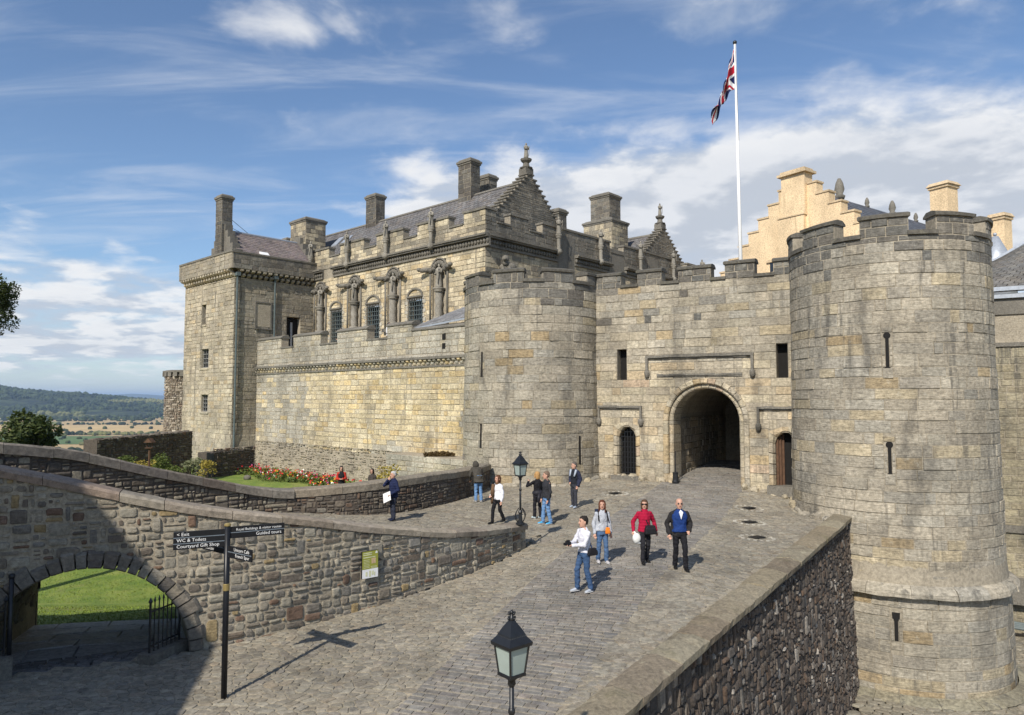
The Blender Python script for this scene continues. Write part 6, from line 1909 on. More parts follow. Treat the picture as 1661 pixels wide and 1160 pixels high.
# dark leafy tree just beyond the garden wall at the left
bl = []
for _ in range(46):
    a = rnd.uniform(0, 2 * math.pi); rr = rnd.uniform(0, 1.0) ** 0.5
    hgt = rnd.uniform(0.0, 1.0)
    bl.append((1.45 * rr * math.cos(a), 1.2 * rr * math.sin(a), 0.75 + 2.55 * hgt * (1.05 - 0.5 * rr * rr), rnd.uniform(0.26, 0.52)))
c0 = at(40, 745, 30.0)
lz_ = lawn_z(c0.x, c0.y)
shrub('garden_tree', (c0.x, c0.y, lz_), [(b[0], b[1], b[2] + 0.15 + c0.z - 1.6 - lz_, b[3]) for b in bl], 'leaf_dark', 'dark green bushy tree behind the wall at the far left', 'tree', 900, 0.095, None, 10)
c0 = at(-18, 500, 22.0)
tr_ = empty('overhanging_tree', (c0.x - 2.2, c0.y, lawn_z(-15, 22)), 'dark drooping tree branches cut off by the left picture edge', 'tree')
mb = MB()
for k in range(60):
    q = Vector((c0.x + rnd.uniform(-0.9, 0.42), c0.y + rnd.uniform(-0.8, 0.8), c0.z + rnd.uniform(-0.8, 0.85)))
    leaves(mb, q, (0.2, 0.25, 0.34), 170, 0.042)
mb.build('crown', MAT['leaf_dark'], tr_)
mb = MB(); mb.tube((c0.x - 2.2, c0.y, -6), (c0.x - 2.0, c0.y, 1.5), 0.22, 0.14, 10); mb.tube((c0.x - 2.0, c0.y, 1.5), (c0.x - 0.1, c0.y, 3.1), 0.10, 0.03, 8); mb.tube((c0.x - 2.0, c0.y, 2.0), (c0.x - 0.4, c0.y + 0.3, 2.4), 0.08, 0.03, 8); mb.build('trunk', MAT['bark'], tr_)
for i, (px, py, Y, rr, m__, lab) in enumerate([(262, 752, 37, 0.85, 'leaf_mid', 'dark green rounded shrub in front of the low garden wall'), (318, 757, 41, 0.75, 'leaf_pale', 'pale green shrub left of the golden grass clump'),
                                             (338, 756, 39, 0.5, 'leaf_gold', 'golden clump of ornamental grass by the lawn'), (230, 755, 34, 0.55, 'leaf_gold', 'low yellow flowering plant left of the lawn'),
                                             (205, 750, 34, 0.5, 'leaf_mid', 'leafy plant left of the lawn near the wooden post'), (626, 768, 33, 0.55, 'leaf_gold', 'yellow-green bush behind the terrace wall, right of the flower bed'), (285, 765, 36, 0.45, 'leaf_mid', 'small green shrub at the corner of the lawn')]):
    c0 = at(px, py, Y)
    zb = lawn_z(c0.x, c0.y)
    bls = [(rnd.uniform(-0.7, 0.7) * rr, rnd.uniform(-0.5, 0.5) * rr, max(0.2, (c0.z - zb) + rnd.uniform(-0.7, 0.35) * rr), rr * rnd.uniform(0.35, 0.6)) for _ in range(9)]
    shrub('garden_shrub', (c0.x, c0.y, zb), bls, m__, lab, 'shrub', 900, 0.06, 'garden shrubs')
c0 = Vector(cur_map(1.0, -2.98, 0.95))
shrub('wall_plant', (c0.x, c0.y, c0.z), [(-0.75, 0, 0.06, 0.14), (-0.5, 0, 0.08, 0.18), (-0.2, 0, 0.1, 0.2), (0.1, 0, 0.1, 0.2), (0.35, 0, 0.08, 0.18), (0.6, 0, 0.06, 0.15)], 'leaf_brown', 'brown tufted plant on top of the buttress block', 'plant', 9000, 0.05, None, 0)
# flower bed: foliage and blooms at the foot of the curtain wall
bed = empty('flower_bed', cur_map(9.5, -5.05, 2.2), 'long bed of red, yellow and white flowers below the curtain wall', 'flower bed')
MAT['petal'] = tint_mat('petals', 0.6, 0.1)
mbf, mbp = MB(), MB()
for _ in range(2400):
    u = rnd.uniform(4.0, 19.5); d = rnd.uniform(1.2, 3.3 + 0.5 * math.sin(u))
    q = cur_map(u, 0, d); z = lawn_z(q[0], q[1])
    hh = rnd.uniform(0.15, 0.50)
    leaves(mbf, (q[0], q[1], z + hh * 0.6), (0.14, 0.14, 0.2), 2, 0.09)
    if rnd.random() < 0.16:
        cx = mnoise.noise(Vector((u * 0.5, d, 1)))
        col = rnd.choice([(0.50, 0.02, 0.02), (0.55, 0.03, 0.03), (0.50, 0.05, 0.03), (0.42, 0.01, 0.05)]) if rnd.random() < 0.66 else rnd.choice([(0.70, 0.50, 0.03), (0.75, 0.7, 0.6), (0.62, 0.20, 0.03), (0.45, 0.10, 0.25)])
        for __ in range(2):
            p = Vector((q[0] + rnd.uniform(-.07, .07), q[1] + rnd.uniform(-.07, .07), z + hh + rnd.uniform(0.02, 0.12)))
            a = Vector((rnd.gauss(0, 1), rnd.gauss(0, 1), rnd.gauss(0, 1))).normalized(); b = a.orthogonal().normalized(); s_ = rnd.uniform(0.035, 0.07)
            mbp.add([p - a * s_, p - b * s_, p + a * s_, p + b * s_], [(0, 1, 2, 3)], col)
mbf.build('bed_foliage', MAT['leaf_mid'], bed, kind='stuff'); mbp.build('blooms', MAT['petal'], bed, kind='stuff')
# low rubble walls at the left of the garden
lw = empty('low_garden_wall', (-18.2, 41, -5), 'low dark rubble wall on the far left of the garden', 'wall')
a_, b_2 = at(158, 708, 35.0), at(312, 701, 44.0)
dv = Vector((b_2.x - a_.x, b_2.y - a_.y)); Lw = dv.length; dv.normalize(); nv = Vector((dv.y, -dv.x)); nv = nv if nv.y < 0 else -nv
lm = flat_map((a_.x, a_.y), dv.x, dv.y, nv.x, nv.y)
mb = MB(); mb.ubox(lm, 0, Lw, -7, -2.05, -0.7, 0.0); mb.build('core', MAT['dark_mortar'], lw)
M = Masonry(); blockwork(M, lm, 0, Lw, -5.6, -2.0, lambda u, v: pick(DRK, 0.9), h=0.05, e=0.025, gap=0.012, small=0.045, top=lambda u: -2.02); 
lm2 = lambda u, v, d=0.0: lm(u, -2.05 + d, -v)
rubble(M, lm2, 0, Lw, 0, 0.7, 0.34, 0.3, lambda u, v: pick(DRK), h=0.05, e=0.03)
M.finish(lw, MAT['rubble'], 'stone', 'small_stones', 160)
a_, b_2 = at(348, 732, 45.5), at(412, 728, 48.5)
lw2 = empty('rubble_stub', (a_.x, a_.y, -5), 'short dark rubble stub wall against the foot of the corner tower', 'wall')
dv = Vector((b_2.x - a_.x, b_2.y - a_.y)); Lw = dv.length; dv.normalize(); nv = Vector((dv.y, -dv.x)); nv = nv if nv.y < 0 else -nv
lm = flat_map((a_.x, a_.y), dv.x, dv.y, nv.x, nv.y)
mb = MB(); mb.ubox(lm, 0, Lw, -7, -3.5, -1.5, 0.0); mb.build('core', MAT['dark_mortar'], lw2)
M = Masonry(); blockwork(M, lm, -0.1, Lw + 0.1, -5.6, -3.45, lambda u, v: pick(DRK, 0.9), h=0.06, e=0.025, gap=0.012, small=0.05); M.finish(lw2, MAT['rubble'], 'stone', 'small_stones', 60)
# wooden bird table and boulders on the lawn
c0 = at(242, 752, 33.0); zb = lawn_z(c0.x, c0.y)
bt_ = empty('bird_table', (c0.x, c0.y, zb), 'wooden bird table with a pitched roof on the lawn', 'bird table')
c1 = at(242, 716, 33.0)
mb = MB(); mb.tube((c0.x, c0.y, zb), (c0.x, c0.y, c1.z - 0.3), 0.05, 0.05, 6); mb.build('post', MAT['oak'], bt_)
mb = MB(); mb.box((c0.x, c0.y, c1.z - 0.3), (0.3, 0.3, 0.03)); mb.build('tray', MAT['oak'], bt_)
mb = MB(); mb.add([(c0.x - 0.2, c0.y - 0.2, c1.z - 0.05), (c0.x, c0.y - 0.2, c1.z + 0.15), (c0.x + 0.2, c0.y - 0.2, c1.z - 0.05), (c0.x - 0.2, c0.y + 0.2, c1.z - 0.05), (c0.x, c0.y + 0.2, c1.z + 0.15), (c0.x + 0.2, c0.y + 0.2, c1.z - 0.05)], [(0, 1, 4, 3), (1, 2, 5, 4), (0, 2, 1), (3, 4, 5)]); mb.build('roof', MAT['oak'], bt_)
for dx in (-0.12, 0.12):
    mb = MB(); mb.tube((c0.x + dx, c0.y, c1.z - 0.3), (c0.x + dx, c0.y, c1.z + 0.02), 0.02, 0.02, 5); mb.build('upright', MAT['oak'], bt_)
for i, (px, py, Y, r_, lab) in enumerate([(319, 768, 34, 0.22, 'pale round boulder on the lawn, left of two'), (341, 770, 33.5, 0.2, 'dark round boulder on the lawn edge'), (401, 778, 31.5, 0.24, 'pale round boulder on the lawn nearest the terrace wall')]):
    c0 = at(px, py, 40)
    for _ in range(10): c0 = atz(px, py, lawn_z(c0.x, c0.y))
    mb = MB(); mb.ball((c0.x, c0.y, c0.z + r_ * 0.45), (r_, r_ * 0.85, r_ * 0.75), 12, 8)
    o = mb.build('boulder', MAT['carved'] if i != 1 else MAT['capstone'], None, True, label=lab, cat='boulder', group='boulders on the lawn')

# ================================================================== building behind the camera on the left, which shades the corner
gh = empty('gatehouse_behind', (-13, 2, -5), 'gabled stone gatehouse out of frame at the left that shades the corner', 'building')
ghp = [(-8.72, 4, -6), (-8.72, 4, 1.75), (-12.2, 4, 6.6), (-14.2, 4, 9.4), (-27, 4, 9.4), (-27, 4, -6)]
mb = MB(); mb.prism(ghp, (0, -9, 0)); mb.build('walls', MAT['core'], gh)

# ================================================================== carse, hills and far country
m_, t_, b_ = bsdf_mat('far_fields')
pos = t_('ShaderNodeNewGeometry').outputs['Position']
mp_ = t_('ShaderNodeMapping', {'Vector': pos, 'Rotation': (0, 0, R(18)), 'Scale': (0.0013, 0.0034, 0.001)}).outputs[0]
vo = t_('ShaderNodeTexVoronoi', {'Vector': mp_, 'Scale': 1.0, 'Randomness': 0.9}, distance='CHEBYCHEV', feature='F1')
fc = t_('ShaderNodeSeparateColor', {0: vo.outputs['Color']}).outputs[0]
fcol = t_.ramp(fc, [(0.0, (0.42, 0.30, 0.14)), (0.28, (0.36, 0.265, 0.13)), (0.46, (0.10, 0.15, 0.04)), (0.60, (0.44, 0.32, 0.15)), (0.78, (0.075, 0.12, 0.045)), (0.88, (0.33, 0.27, 0.13))], 'CONSTANT')
fcol = t_.mix(1.0, fcol, t_.ramp(t_.noise(pos, 0.02, 5.0), [(0.3, 0.8), (0.7, 1.2)]), 'MULTIPLY')
t_.l.new(fcol, b_.inputs['Base Color']); b_.inputs['Roughness'].default_value = 1.0
MAT['fields'] = m_
PLAIN = -80.0
def terrain_z(x, y):
    d = math.hypot(x + 5, y - 35)
    k = min(1.0, max(0.0, (d - 42) / 150.0)); k = k * k * (3 - 2 * k)
    base = -11.6
    return base + (PLAIN - base) * k
vs, fs = [], []
rings = [0, 20, 35, 42, 50, 60, 75, 95, 120, 150, 180, 210, 300, 600, 1200, 2500, 5000, 9000, 15000, 26000]
NA = 72
for r_ in rings:
    for k in range(NA):
        a = 2 * math.pi * k / NA
        x, y = -5 + r_ * math.cos(a), 35 + r_ * math.sin(a)
        vs.append((x, y, terrain_z(x, y)))
for i in range(len(rings) - 1):
    for k in range(NA): fs.append((i * NA + k, i * NA + (k + 1) % NA, (i + 1) * NA + (k + 1) % NA, (i + 1) * NA + k))
ground = mobj('ground', vs, fs, MAT['fields'], None, None, True, kind='structure'); tag(ground, 'flat farmland below the castle rock')
m_, t_, b_ = bsdf_mat('wooded_slope')
pos = t_('ShaderNodeNewGeometry').outputs['Position']
n1_ = t_.noise(pos, 0.013, 7.0, 0.75); n2_ = t_.noise(pos, 0.0022, 4.0, 0.5)
c_ = t_.mix(t_.smooth(n1_, 0.38, 0.64), (0.005, 0.014, 0.008), (0.070, 0.095, 0.034))
c_ = t_.mix(t_.math('MULTIPLY', t_.smooth(n2_, 0.60, 0.64), 0.8), c_, (0.20, 0.20, 0.075))
t_.l.new(c_, b_.inputs['Base Color']); b_.inputs['Roughness'].default_value = 1.0
bp_ = t_('ShaderNodeBump', {'Strength': 1.0, 'Distance': 18.0, 'Height': n1_}); t_.l.new(bp_.outputs[0], b_.inputs['Normal'])
MAT['wood'] = m_
MAT['moor'] = plain_mat('far_moor', (0.07, 0.085, 0.06), 1.0, 0, 0.4, 0.001, obj=False)
def ridge(name, prof, Y, depth, mat, rough, lab, ny=14):
    """hill whose crest passes through the given sight lines (pixel x, pixel y)"""
    vs, fs = [], []
    xs = np.linspace(prof[0][0], prof[-1][0], 90)
    for j in range(ny + 1):
        s_ = j / ny
        for i, px in enumerate(xs):
            py = np.interp(px, [p[0] for p in prof], [p[1] for p in prof])
            q = at(px, py, Y)
            hh = q.z - PLAIN
            sh = math.sin(math.pi * min(1.0, s_ * 1.0)) ** 1.3
            yy = Y - depth + 2 * depth * s_
            n = mnoise.fractal(Vector((q.x * 0.0011, yy * 0.0011, 2.0)), 1.0, 2.0, 5) * rough
            vs.append((q.x * (1 + (yy - Y) / Y * 0.5), yy, PLAIN - 4 + (hh + 4 + n * min(1, s_ * 3)) * sh))
    m = len(xs)
    for j in range(ny):
        for i in range(m - 1): fs.append((j * m + i, j * m + i + 1, (j + 1) * m + i + 1, (j + 1) * m + i))
    o = mobj(name, vs, fs, mat, None, None, True, kind='structure'); tag(o, lab); return o
hill_o = ridge('wooded_hill', [(-900, 640), (-500, 610), (-250, 598), (-80, 612), (0, 626), (40, 632), (90, 638), (150, 644), (210, 651), (280, 656), (400, 662), (520, 668)], 3900, 1100, MAT['wood'], 22, 'dark wooded hillside on the left horizon')
ridge('low_wooded_rise', [(60, 668), (120, 658), (200, 655), (280, 657), (380, 660), (600, 668)], 6200, 900, MAT['wood'], 14, 'low wooded rise beyond the fields')
ridge('far_hills', [(-400, 640), (0, 645), (90, 641), (110, 638), (140, 640), (180, 643), (205, 639), (225, 641), (250, 640), (300, 644), (600, 645), (1000, 640), (1700, 642)], 15000, 2500, MAT['moor'], 30, 'far blue hills on the horizon')
FM = {}
for nm, col in (('stubble', (0.50, 0.36, 0.17)), ('pasture', (0.10, 0.155, 0.05)), ('barley', (0.43, 0.31, 0.15)), ('meadow', (0.19, 0.20, 0.07))): FM[nm] = plain_mat('field_' + nm, col, 1.0, 0, 0.18, 0.012, obj=False)
for nm, x0, x1, y0, y1, lab in (('stubble', -200, 420, 689.5, 703.5, 'wide golden stubble field'), ('pasture', -200, 420, 707.5, 720.5, 'dark green field strip'), ('barley', -200, 420, 721.0, 737.0, 'pale brown field nearest the castle rock'),
                               ('barley', 110, 420, 679.0, 687.5, 'golden field before the far trees'), ('meadow', -200, 100, 684.0, 688.5, 'olive meadow on the left'), ('meadow', 170, 420, 674.5, 677.5, 'thin far meadow strip'), ('stubble', -60, 60, 690.5, 694.0, 'narrow straw coloured strip')):
    q = [atz(x0, y1, PLAIN + 0.6), atz(x1, y1, PLAIN + 0.6), atz(x1, y0, PLAIN + 0.6), atz(x0, y0, PLAIN + 0.6)]
    lift = 0.4 if x0 == -60 else 0.0
    o = mobj('field', [(p.x, p.y, p.z + lift) for p in q], [(0, 1, 2, 3)], FM[nm], None, None, False, kind='structure'); tag(o, lab)
# the wood on the near hillside, crowns too small to pick apart
hv = [Vector(v_.co) for v_ in hill_o.data.vertices]
mb = MB(); m_x = 90
for k in range(6500):
    i, j = rnd.randrange(25, m_x - 1), rnd.randrange(1, 8)
    a, b = rnd.random(), rnd.random()
    q = (hv[j * m_x + i] * (1 - a) + hv[j * m_x + i + 1] * a) * (1 - b) + (hv[(j + 1) * m_x + i] * (1 - a) + hv[(j + 1) * m_x + i + 1] * a) * b
    if mnoise.noise(Vector((q.x * 0.003, q.y * 0.003, 0.5))) > 0.28: continue
    s_ = rnd.uniform(7, 14)
    mb.ball((q.x, q.y, q.z + s_ * 0.3), (s_ * rnd.uniform(0.8, 1.3), s_, s_ * rnd.uniform(0.8, 1.2)), 5, 3)
hw_ = mb.build('hillside_wood', MAT['wood'], None, kind='stuff'); tag(hw_, 'dense wood covering the hillside on the left horizon', 'wood')
# hedgerow and field trees on the plain
mb = MB()
n_t = 0
for k in range(1500):
    px = rnd.uniform(-60, 300); py = 668 + rnd.random() ** 1.6 * 72
    if k < 520: py = rnd.uniform(664, 678) if rnd.random() < 0.75 else rnd.uniform(678, 684); px = rnd.choice([rnd.uniform(-60, 300), rnd.gauss(150, 45)])
    elif k < 900: py = rnd.choice([688.8, 705.5, 705.5, 705.5, 735.0]) + rnd.gauss(0, 0.5)
    elif k < 1380: continue
    p = atz(px, py, PLAIN)
    if not (500 < p.y < 7000): continue
    s_ = rnd.uniform(4.5, 9.5) * (1.25 if k < 520 else 0.75)
    n = 5
    mb.ball((p.x, p.y, PLAIN + s_ * 0.5), (s_ * rnd.uniform(0.6, 1.5), s_, s_ * rnd.uniform(0.55, 0.9)), 6, 4)
ft = mb.build('field_trees', MAT['wood'], None, kind='stuff'); tag(ft, 'distant hedgerows and trees on the farmland', 'trees')
p = atz(150, 719, PLAIN + 2)
fb = empty('farm_shed', (p.x, p.y, PLAIN), 'tiny white farm building far out on the fields', 'farm')
mb = MB(); mb.box((p.x, p.y, PLAIN + 2.2), (17, 9, 4.4)); mb.build('walls', MAT['white'], fb)
mb = MB(); mb.prism([(p.x - 9, p.y - 5, PLAIN + 4.4), (p.x - 9, p.y + 5, PLAIN + 4.4), (p.x - 9, p.y, PLAIN + 7)], (18, 0, 0)); mb.build('roof', MAT['lead'], fb)
# air between us and the hills
hz_m = bpy.data.materials.new('valley_haze'); hz_m.use_nodes = True
t_ = NT(hz_m.node_tree); t_.n.clear()
pv = t_('ShaderNodeVolumePrincipled', {'Color': (0.50, 0.70, 1.0, 1), 'Density': 0.000065, 'Anisotropy': 0.0})
t_.l.new(pv.outputs[0], t_('ShaderNodeOutputMaterial').inputs['Volume'])
mb = MB(); mb.box((0, 0, 35), (56000, 56000, 236 + 24))
haze = mb.build('haze', hz_m, None, kind='stuff'); tag(haze, 'thin blue haze over the valley')
# ================================================================== lamps
MAT['lampglass'] = plain_mat('frosted_glass', (0.30, 0.36, 0.335), 0.22, 0, 0.12, 3.0, 0, 0.5)
def street_lamp(base, total, sc_, label, rz, ornate):
    x, y, z = base
    t = empty('street_lamp', base, label, 'lamp', 'lantern lamp posts')
    H = total
    lh = 0.885 * sc_                     # lantern with its crown
    zl = z + H - lh
    pm = MB(); pm.tube((x, y, z), (x, y, zl), 0.036 * sc_ * 1.2, 0.034 * sc_, 12)
    pm.lathe((x, y, zl - 0.55 * sc_), [(0.034 * sc_, 0), (0.05 * sc_, 0.03), (0.05 * sc_, 0.06), (0.034 * sc_, 0.09)], 12)
    pm.lathe((x, y, zl - 0.16 * sc_), [(0.035 * sc_, 0), (0.06 * sc_, 0.04 * sc_), (0.05 * sc_, 0.09 * sc_), (0.10 * sc_, 0.14 * sc_), (0.12 * sc_, 0.16 * sc_)], 12)
    pm.build('post', MAT['iron'], t, True)
    bm_ = MB(); bm_.lathe((x, y, z), [(0.17 * sc_, 0), (0.17 * sc_, 0.05), (0.08 * sc_, 0.09), (0.06 * sc_, 0.3), (0.08 * sc_, 0.36), (0.05 * sc_, 0.42)], 12); bm_.build('base', MAT['iron'], t)
    if ornate:
        for k in range(4):
            a = rz + math.pi / 2 * k
            s_ = MB(); n = 9; pts = [(0.07 + 0.13 * math.sin(math.pi * q / n), 0.05 + 0.42 * q / n) for q in range(n + 1)]
            for (r0, z0), (r1, z1) in zip(pts[:-1], pts[1:]): s_.tube((x + r0 * math.cos(a), y + r0 * math.sin(a), z + z0), (x + r1 * math.cos(a), y + r1 * math.sin(a), z + z1), 0.013, 0.013, 5)
            s_.build('scroll', MAT['iron'], t)
    # tapering glazed lantern
    wb, wt, hg = 0.128 * sc_, 0.172 * sc_, 0.40 * sc_
    def sq(w_, zz): return [(x + w_ * math.sqrt(2) * math.cos(rz + math.pi / 4 + math.pi / 2 * k), y + w_ * math.sqrt(2) * math.sin(rz + math.pi / 4 + math.pi / 2 * k), zz) for k in range(4)]
    lo, hi = sq(wb, zl + 0.03 * sc_), sq(wt, zl + 0.03 * sc_ + hg)
    fr = MB()
    fr.add(sq(wb * 1.12, zl) + sq(wb * 1.12, zl + 0.035 * sc_), [(3, 2, 1, 0), (4, 5, 6, 7)] + [(k, (k + 1) % 4, 4 + (k + 1) % 4, 4 + k) for k in range(4)])
    for k in range(4):
        fr.tube(lo[k], hi[k], 0.016 * sc_, 0.016 * sc_, 6)
        fr.tube(hi[k], hi[(k + 1) % 4], 0.018 * sc_, 0.018 * sc_, 6); fr.tube(lo[k], lo[(k + 1) % 4], 0.016 * sc_, 0.016 * sc_, 6)
    lan = fr.build('lantern_frame', MAT['iron'], t)
    for k in range(4):
        g = MB(); c = Vector((x, y, 0))
        q4 = [Vector(p) for p in (lo[k], lo[(k + 1) % 4], hi[(k + 1) % 4], hi[k])]
        g.add([p + (Vector((c.x, c.y, p.z)) - p) * 0.02 for p in q4], [(0, 1, 2, 3)]); g.build('glass_pane', MAT['lampglass'], lan)
    zr = zl + 0.03 * sc_ + hg
    rf = MB()
    lev = [(wt * 1.20, zr - 0.01), (wt * 1.24, zr + 0.035 * sc_), (wt * 1.16, zr + 0.05 * sc_), (wt * 0.84, zr + 0.12 * sc_), (wt * 0.80, zr + 0.145 * sc_), (wt * 0.50, zr + 0.24 * sc_), (wt * 0.24, zr + 0.31 * sc_), (wt * 0.18, zr + 0.335 * sc_)]
    vs = [p for w_, z_ in lev for p in sq(w_, z_)]
    rf.add(vs, [(i * 4 + k, i * 4 + (k + 1) % 4, (i + 1) * 4 + (k + 1) % 4, (i + 1) * 4 + k) for i in range(len(lev) - 1) for k in range(4)] + [(3, 2, 1, 0)])
    r_o = rf.build('lantern_roof', MAT['iron'], t)
    bd = MB()
    c4 = sq(wt * 0.80, zr + 0.118 * sc_)
    for k in range(4):
        for q in range(9):
            p = Vector(c4[k]).lerp(Vector(c4[(k + 1) % 4]), q / 9); bd.ball(p, 0.014 * sc_, 6, 4)
    bd.build('beading', MAT['iron'], r_o)
    fi = MB(); fi.lathe((x, y, zr + 0.325 * sc_), [(0.035 * sc_, 0), (0.05 * sc_, 0.02 * sc_), (0.03 * sc_, 0.045 * sc_), (0.025 * sc_, 0.10 * sc_)], 8); fi.ball((x, y, zr + 0.435 * sc_), 0.032 * sc_, 8, 6)
    for k in range(4):
        a = rz + math.pi / 2 * k; fi.ball((x + 0.05 * sc_ * math.cos(a), y + 0.05 * sc_ * math.sin(a), zr + 0.425 * sc_), 0.02 * sc_, 6, 4); fi.ball((x + 0.06 * sc_ * math.cos(a), y + 0.06 * sc_ * math.sin(a), zr + 0.36 * sc_), 0.018 * sc_, 6, 4)
    fi.build('crown_finial', MAT['iron'], t, True)
    return t
tp = at(830, 991, 8.15); zb = road_z(tp.x, tp.y)
street_lamp((tp.x, tp.y, zb), tp.z - zb, 0.80, 'black lantern lamp post in the foreground, cut off by the bottom edge', R(40), False)
tp = at(844, 733, 20.85)
street_lamp((tp.x, tp.y, WALL_TOP(WALL.len - 0.4) + 0.005), tp.z - WALL_TOP(WALL.len - 0.4), 0.80, 'black lantern lamp post standing on the end of the curved wall', R(40), True)

# ================================================================== finger post
FT = []          # texts to turn into meshes at the end: (object, parent, material, name)
def text(body, size, origin, xdir, zdir, parent, mat, align='LEFT'):
    cu = bpy.data.curves.new('lettering', 'FONT'); cu.body = body; cu.size = size; cu.align_x = align; cu.extrude = 0.0; cu.resolution_u = 2
    o = bpy.data.objects.new('lettering', cu)
    X, Z = Vector(xdir).normalized(), Vector(zdir).normalized(); N = X.cross(Z)
    m = Matrix((X, Z, N)).transposed().to_4x4(); m.translation = Vector(origin)
    o.matrix_world = m
    FT.append((o, parent, mat))
MAT['signblack'] = plain_mat('sign_black', (0.012, 0.013, 0.016), 0.35, 0, 0.15, 5.0)
MAT['signline'] = plain_mat('sign_line', (0.16, 0.19, 0.22), 0.4)
MAT['brass'] = plain_mat('brass_band', (0.42, 0.32, 0.13), 0.4, 0.5)
pb = at(363, 1133, 11.6)
for _ in range(8): pb = atz(363, 1133, road_z(pb.x, pb.y))
ptop = at(365, 850, pb.y)
post = empty('finger_post', pb, 'black finger post with white lettering on four arms', 'signpost')
mb = MB(); mb.tube(pb, (pb.x, pb.y, ptop.z), 0.048, 0.048, 16); mb.build('post', MAT['signblack'], post, True)
mb = MB(); mb.lathe((pb.x, pb.y, ptop.z - 0.035), [(0.049, 0), (0.056, 0.005), (0.056, 0.035), (0.03, 0.05)], 16); zq = at(363, 952, pb.y).z; mb.lathe((pb.x, pb.y, zq - 0.06), [(0.049, 0), (0.053, 0.005), (0.053, 0.11), (0.049, 0.115)], 16); mb.build('brass_bands', MAT['brass'], post)
def sign_arm(px0, px1, pyt0, pyt1, rows, texts, Ydel, nm='arm'):
    """an arm from the post outwards; pixel end points only size and aim it, at its own distance"""
    a = at(px0, pyt0, pb.y - 0.0); b = at(px1, pyt1, pb.y + Ydel)
    return a, b
def arm(dirv, length, ztop, nrow, rowh, texts, side):
    """flat boards stacked one under another, pointing along dirv from the post"""
    d = Vector((dirv[0], dirv[1], 0)).normalized()
    nrm = Vector((d.y, -d.x, 0)); nrm = nrm if nrm.y < 0 else -nrm
    o = Vector((pb.x, pb.y, ztop)) + d * 0.03
    H = nrow * rowh
    m = MB(); m.prism([o + nrm * 0.014, o + d * length + nrm * 0.014, o + d * length + nrm * 0.014 - Vector((0, 0, H)), o + nrm * 0.014 - Vector((0, 0, H))], -nrm * 0.028)
    A = m.build('sign_arm', MAT['signblack'], post)
    for r_ in range(1, nrow):
        ln = MB(); q = o + nrm * 0.0165 - Vector((0, 0, r_ * rowh)); ln.prism([q + Vector((0, 0, 0.007)), q + d * length + Vector((0, 0, 0.007)), q + d * length - Vector((0, 0, 0.007)), q - Vector((0, 0, 0.007))], -nrm * 0.002); ln.build('divider', MAT['signline'], A)
    for (row, body) in texts:
        right = d if d.x > 0 else -d
        zz = Vector((0, 0, -(row + 0.72) * rowh))
        if side == 'L': org = o + d * (length - 0.05) + nrm * 0.019 + zz; al = 'LEFT'
        else: org = o + d * (length - 0.05) + nrm * 0.019 + zz; al = 'RIGHT'
        text(body, rowh * (0.80 if len(body) < 25 else 0.60), org, right, (0, 0, 1), A, MAT['white'], al)
    return A
s_ = pb.y / FPX
zt = lambda py: at(363, py, pb.y).z
arm((-0.92, -0.40), 0.80, zt(857.5), 3, 0.098, [(0, '< Exit'), (1, 'WC & Toilets'), (2, 'Courtyard Gift Shop')], 'L')
arm((0.88, 0.47), 0.90, zt(855.0), 2, 0.098, [(0, 'Royal Buildings & visitor routes'), (1, 'Guided tours')], 'R')
arm((0.82, -0.57), 0.66, zt(884.5), 2, 0.098, [(0, 'Unicorn Café'), (1, 'French Spur')], 'R')
arm((-0.80, 0.60), 0.72, zt(880.5), 2, 0.098, [(1, 'Exhibition')], 'L')

# ================================================================== information panel on the retaining wall
ui = float(np.interp(at(594, 915, 16.3).x, WALL.p[:, 0], WALL.s))
zi0, zi1 = at(594, 938, 16.35).z, at(594, 894, 16.35).z
panel = empty('information_panel', wall_map(ui, zi0, 0.12), 'green and white information panel on the rubble wall', 'sign')
MAT['panelgreen'] = plain_mat('panel_green', (0.30, 0.31, 0.055), 0.4, 0, 0.08)
MAT['panelprint'] = plain_mat('panel_print', (0.62, 0.62, 0.40), 0.5)
MAT['panelpic'] = plain_mat('panel_picture', (0.55, 0.40, 0.24), 0.5, 0, 0.3, 25)
hw = 0.205
zs = zi0 + (zi1 - zi0) * 0.34
mb = MB(); mb.ubox(wall_map, ui - hw, ui + hw, zi0, zi1, 0.07, 0.115); mb.build('board', MAT['signblack'], panel)
mb = MB(); mb.ubox(wall_map, ui - hw + 0.004, ui + hw - 0.004, zs, zi1 - 0.004, 0.112, 0.120); g_ = mb.build('green_field', MAT['panelgreen'], panel)
mb = MB(); mb.ubox(wall_map, ui - hw + 0.004, ui + hw - 0.004, zi0 + 0.004, zs - 0.002, 0.112, 0.120); wf = mb.build('white_field', MAT['white'], panel)
mb = MB()
for k, (a, b, f) in enumerate(((-0.18, 0.04, 0.90), (-0.18, 0.04, 0.80), (-0.18, 0.13, 0.66))): mb.ubox(wall_map, ui + a, ui + b, zs + (zi1 - zs) * f - 0.012, zs + (zi1 - zs) * f + 0.006, 0.12, 0.1215)
for k in range(6): f = 0.52 - k * 0.085; mb.ubox(wall_map, ui - 0.17, ui - 0.02, zs + (zi1 - zs) * f - 0.008, zs + (zi1 - zs) * f + 0.001, 0.12, 0.1215)
for k in range(2): f = 0.12 - k * 0.07; mb.ubox(wall_map, ui + 0.02, ui + 0.17, zs + (zi1 - zs) * f - 0.006, zs + (zi1 - zs) * f + 0.003, 0.12, 0.1215)
mb.build('print_lines', MAT['panelprint'], g_)
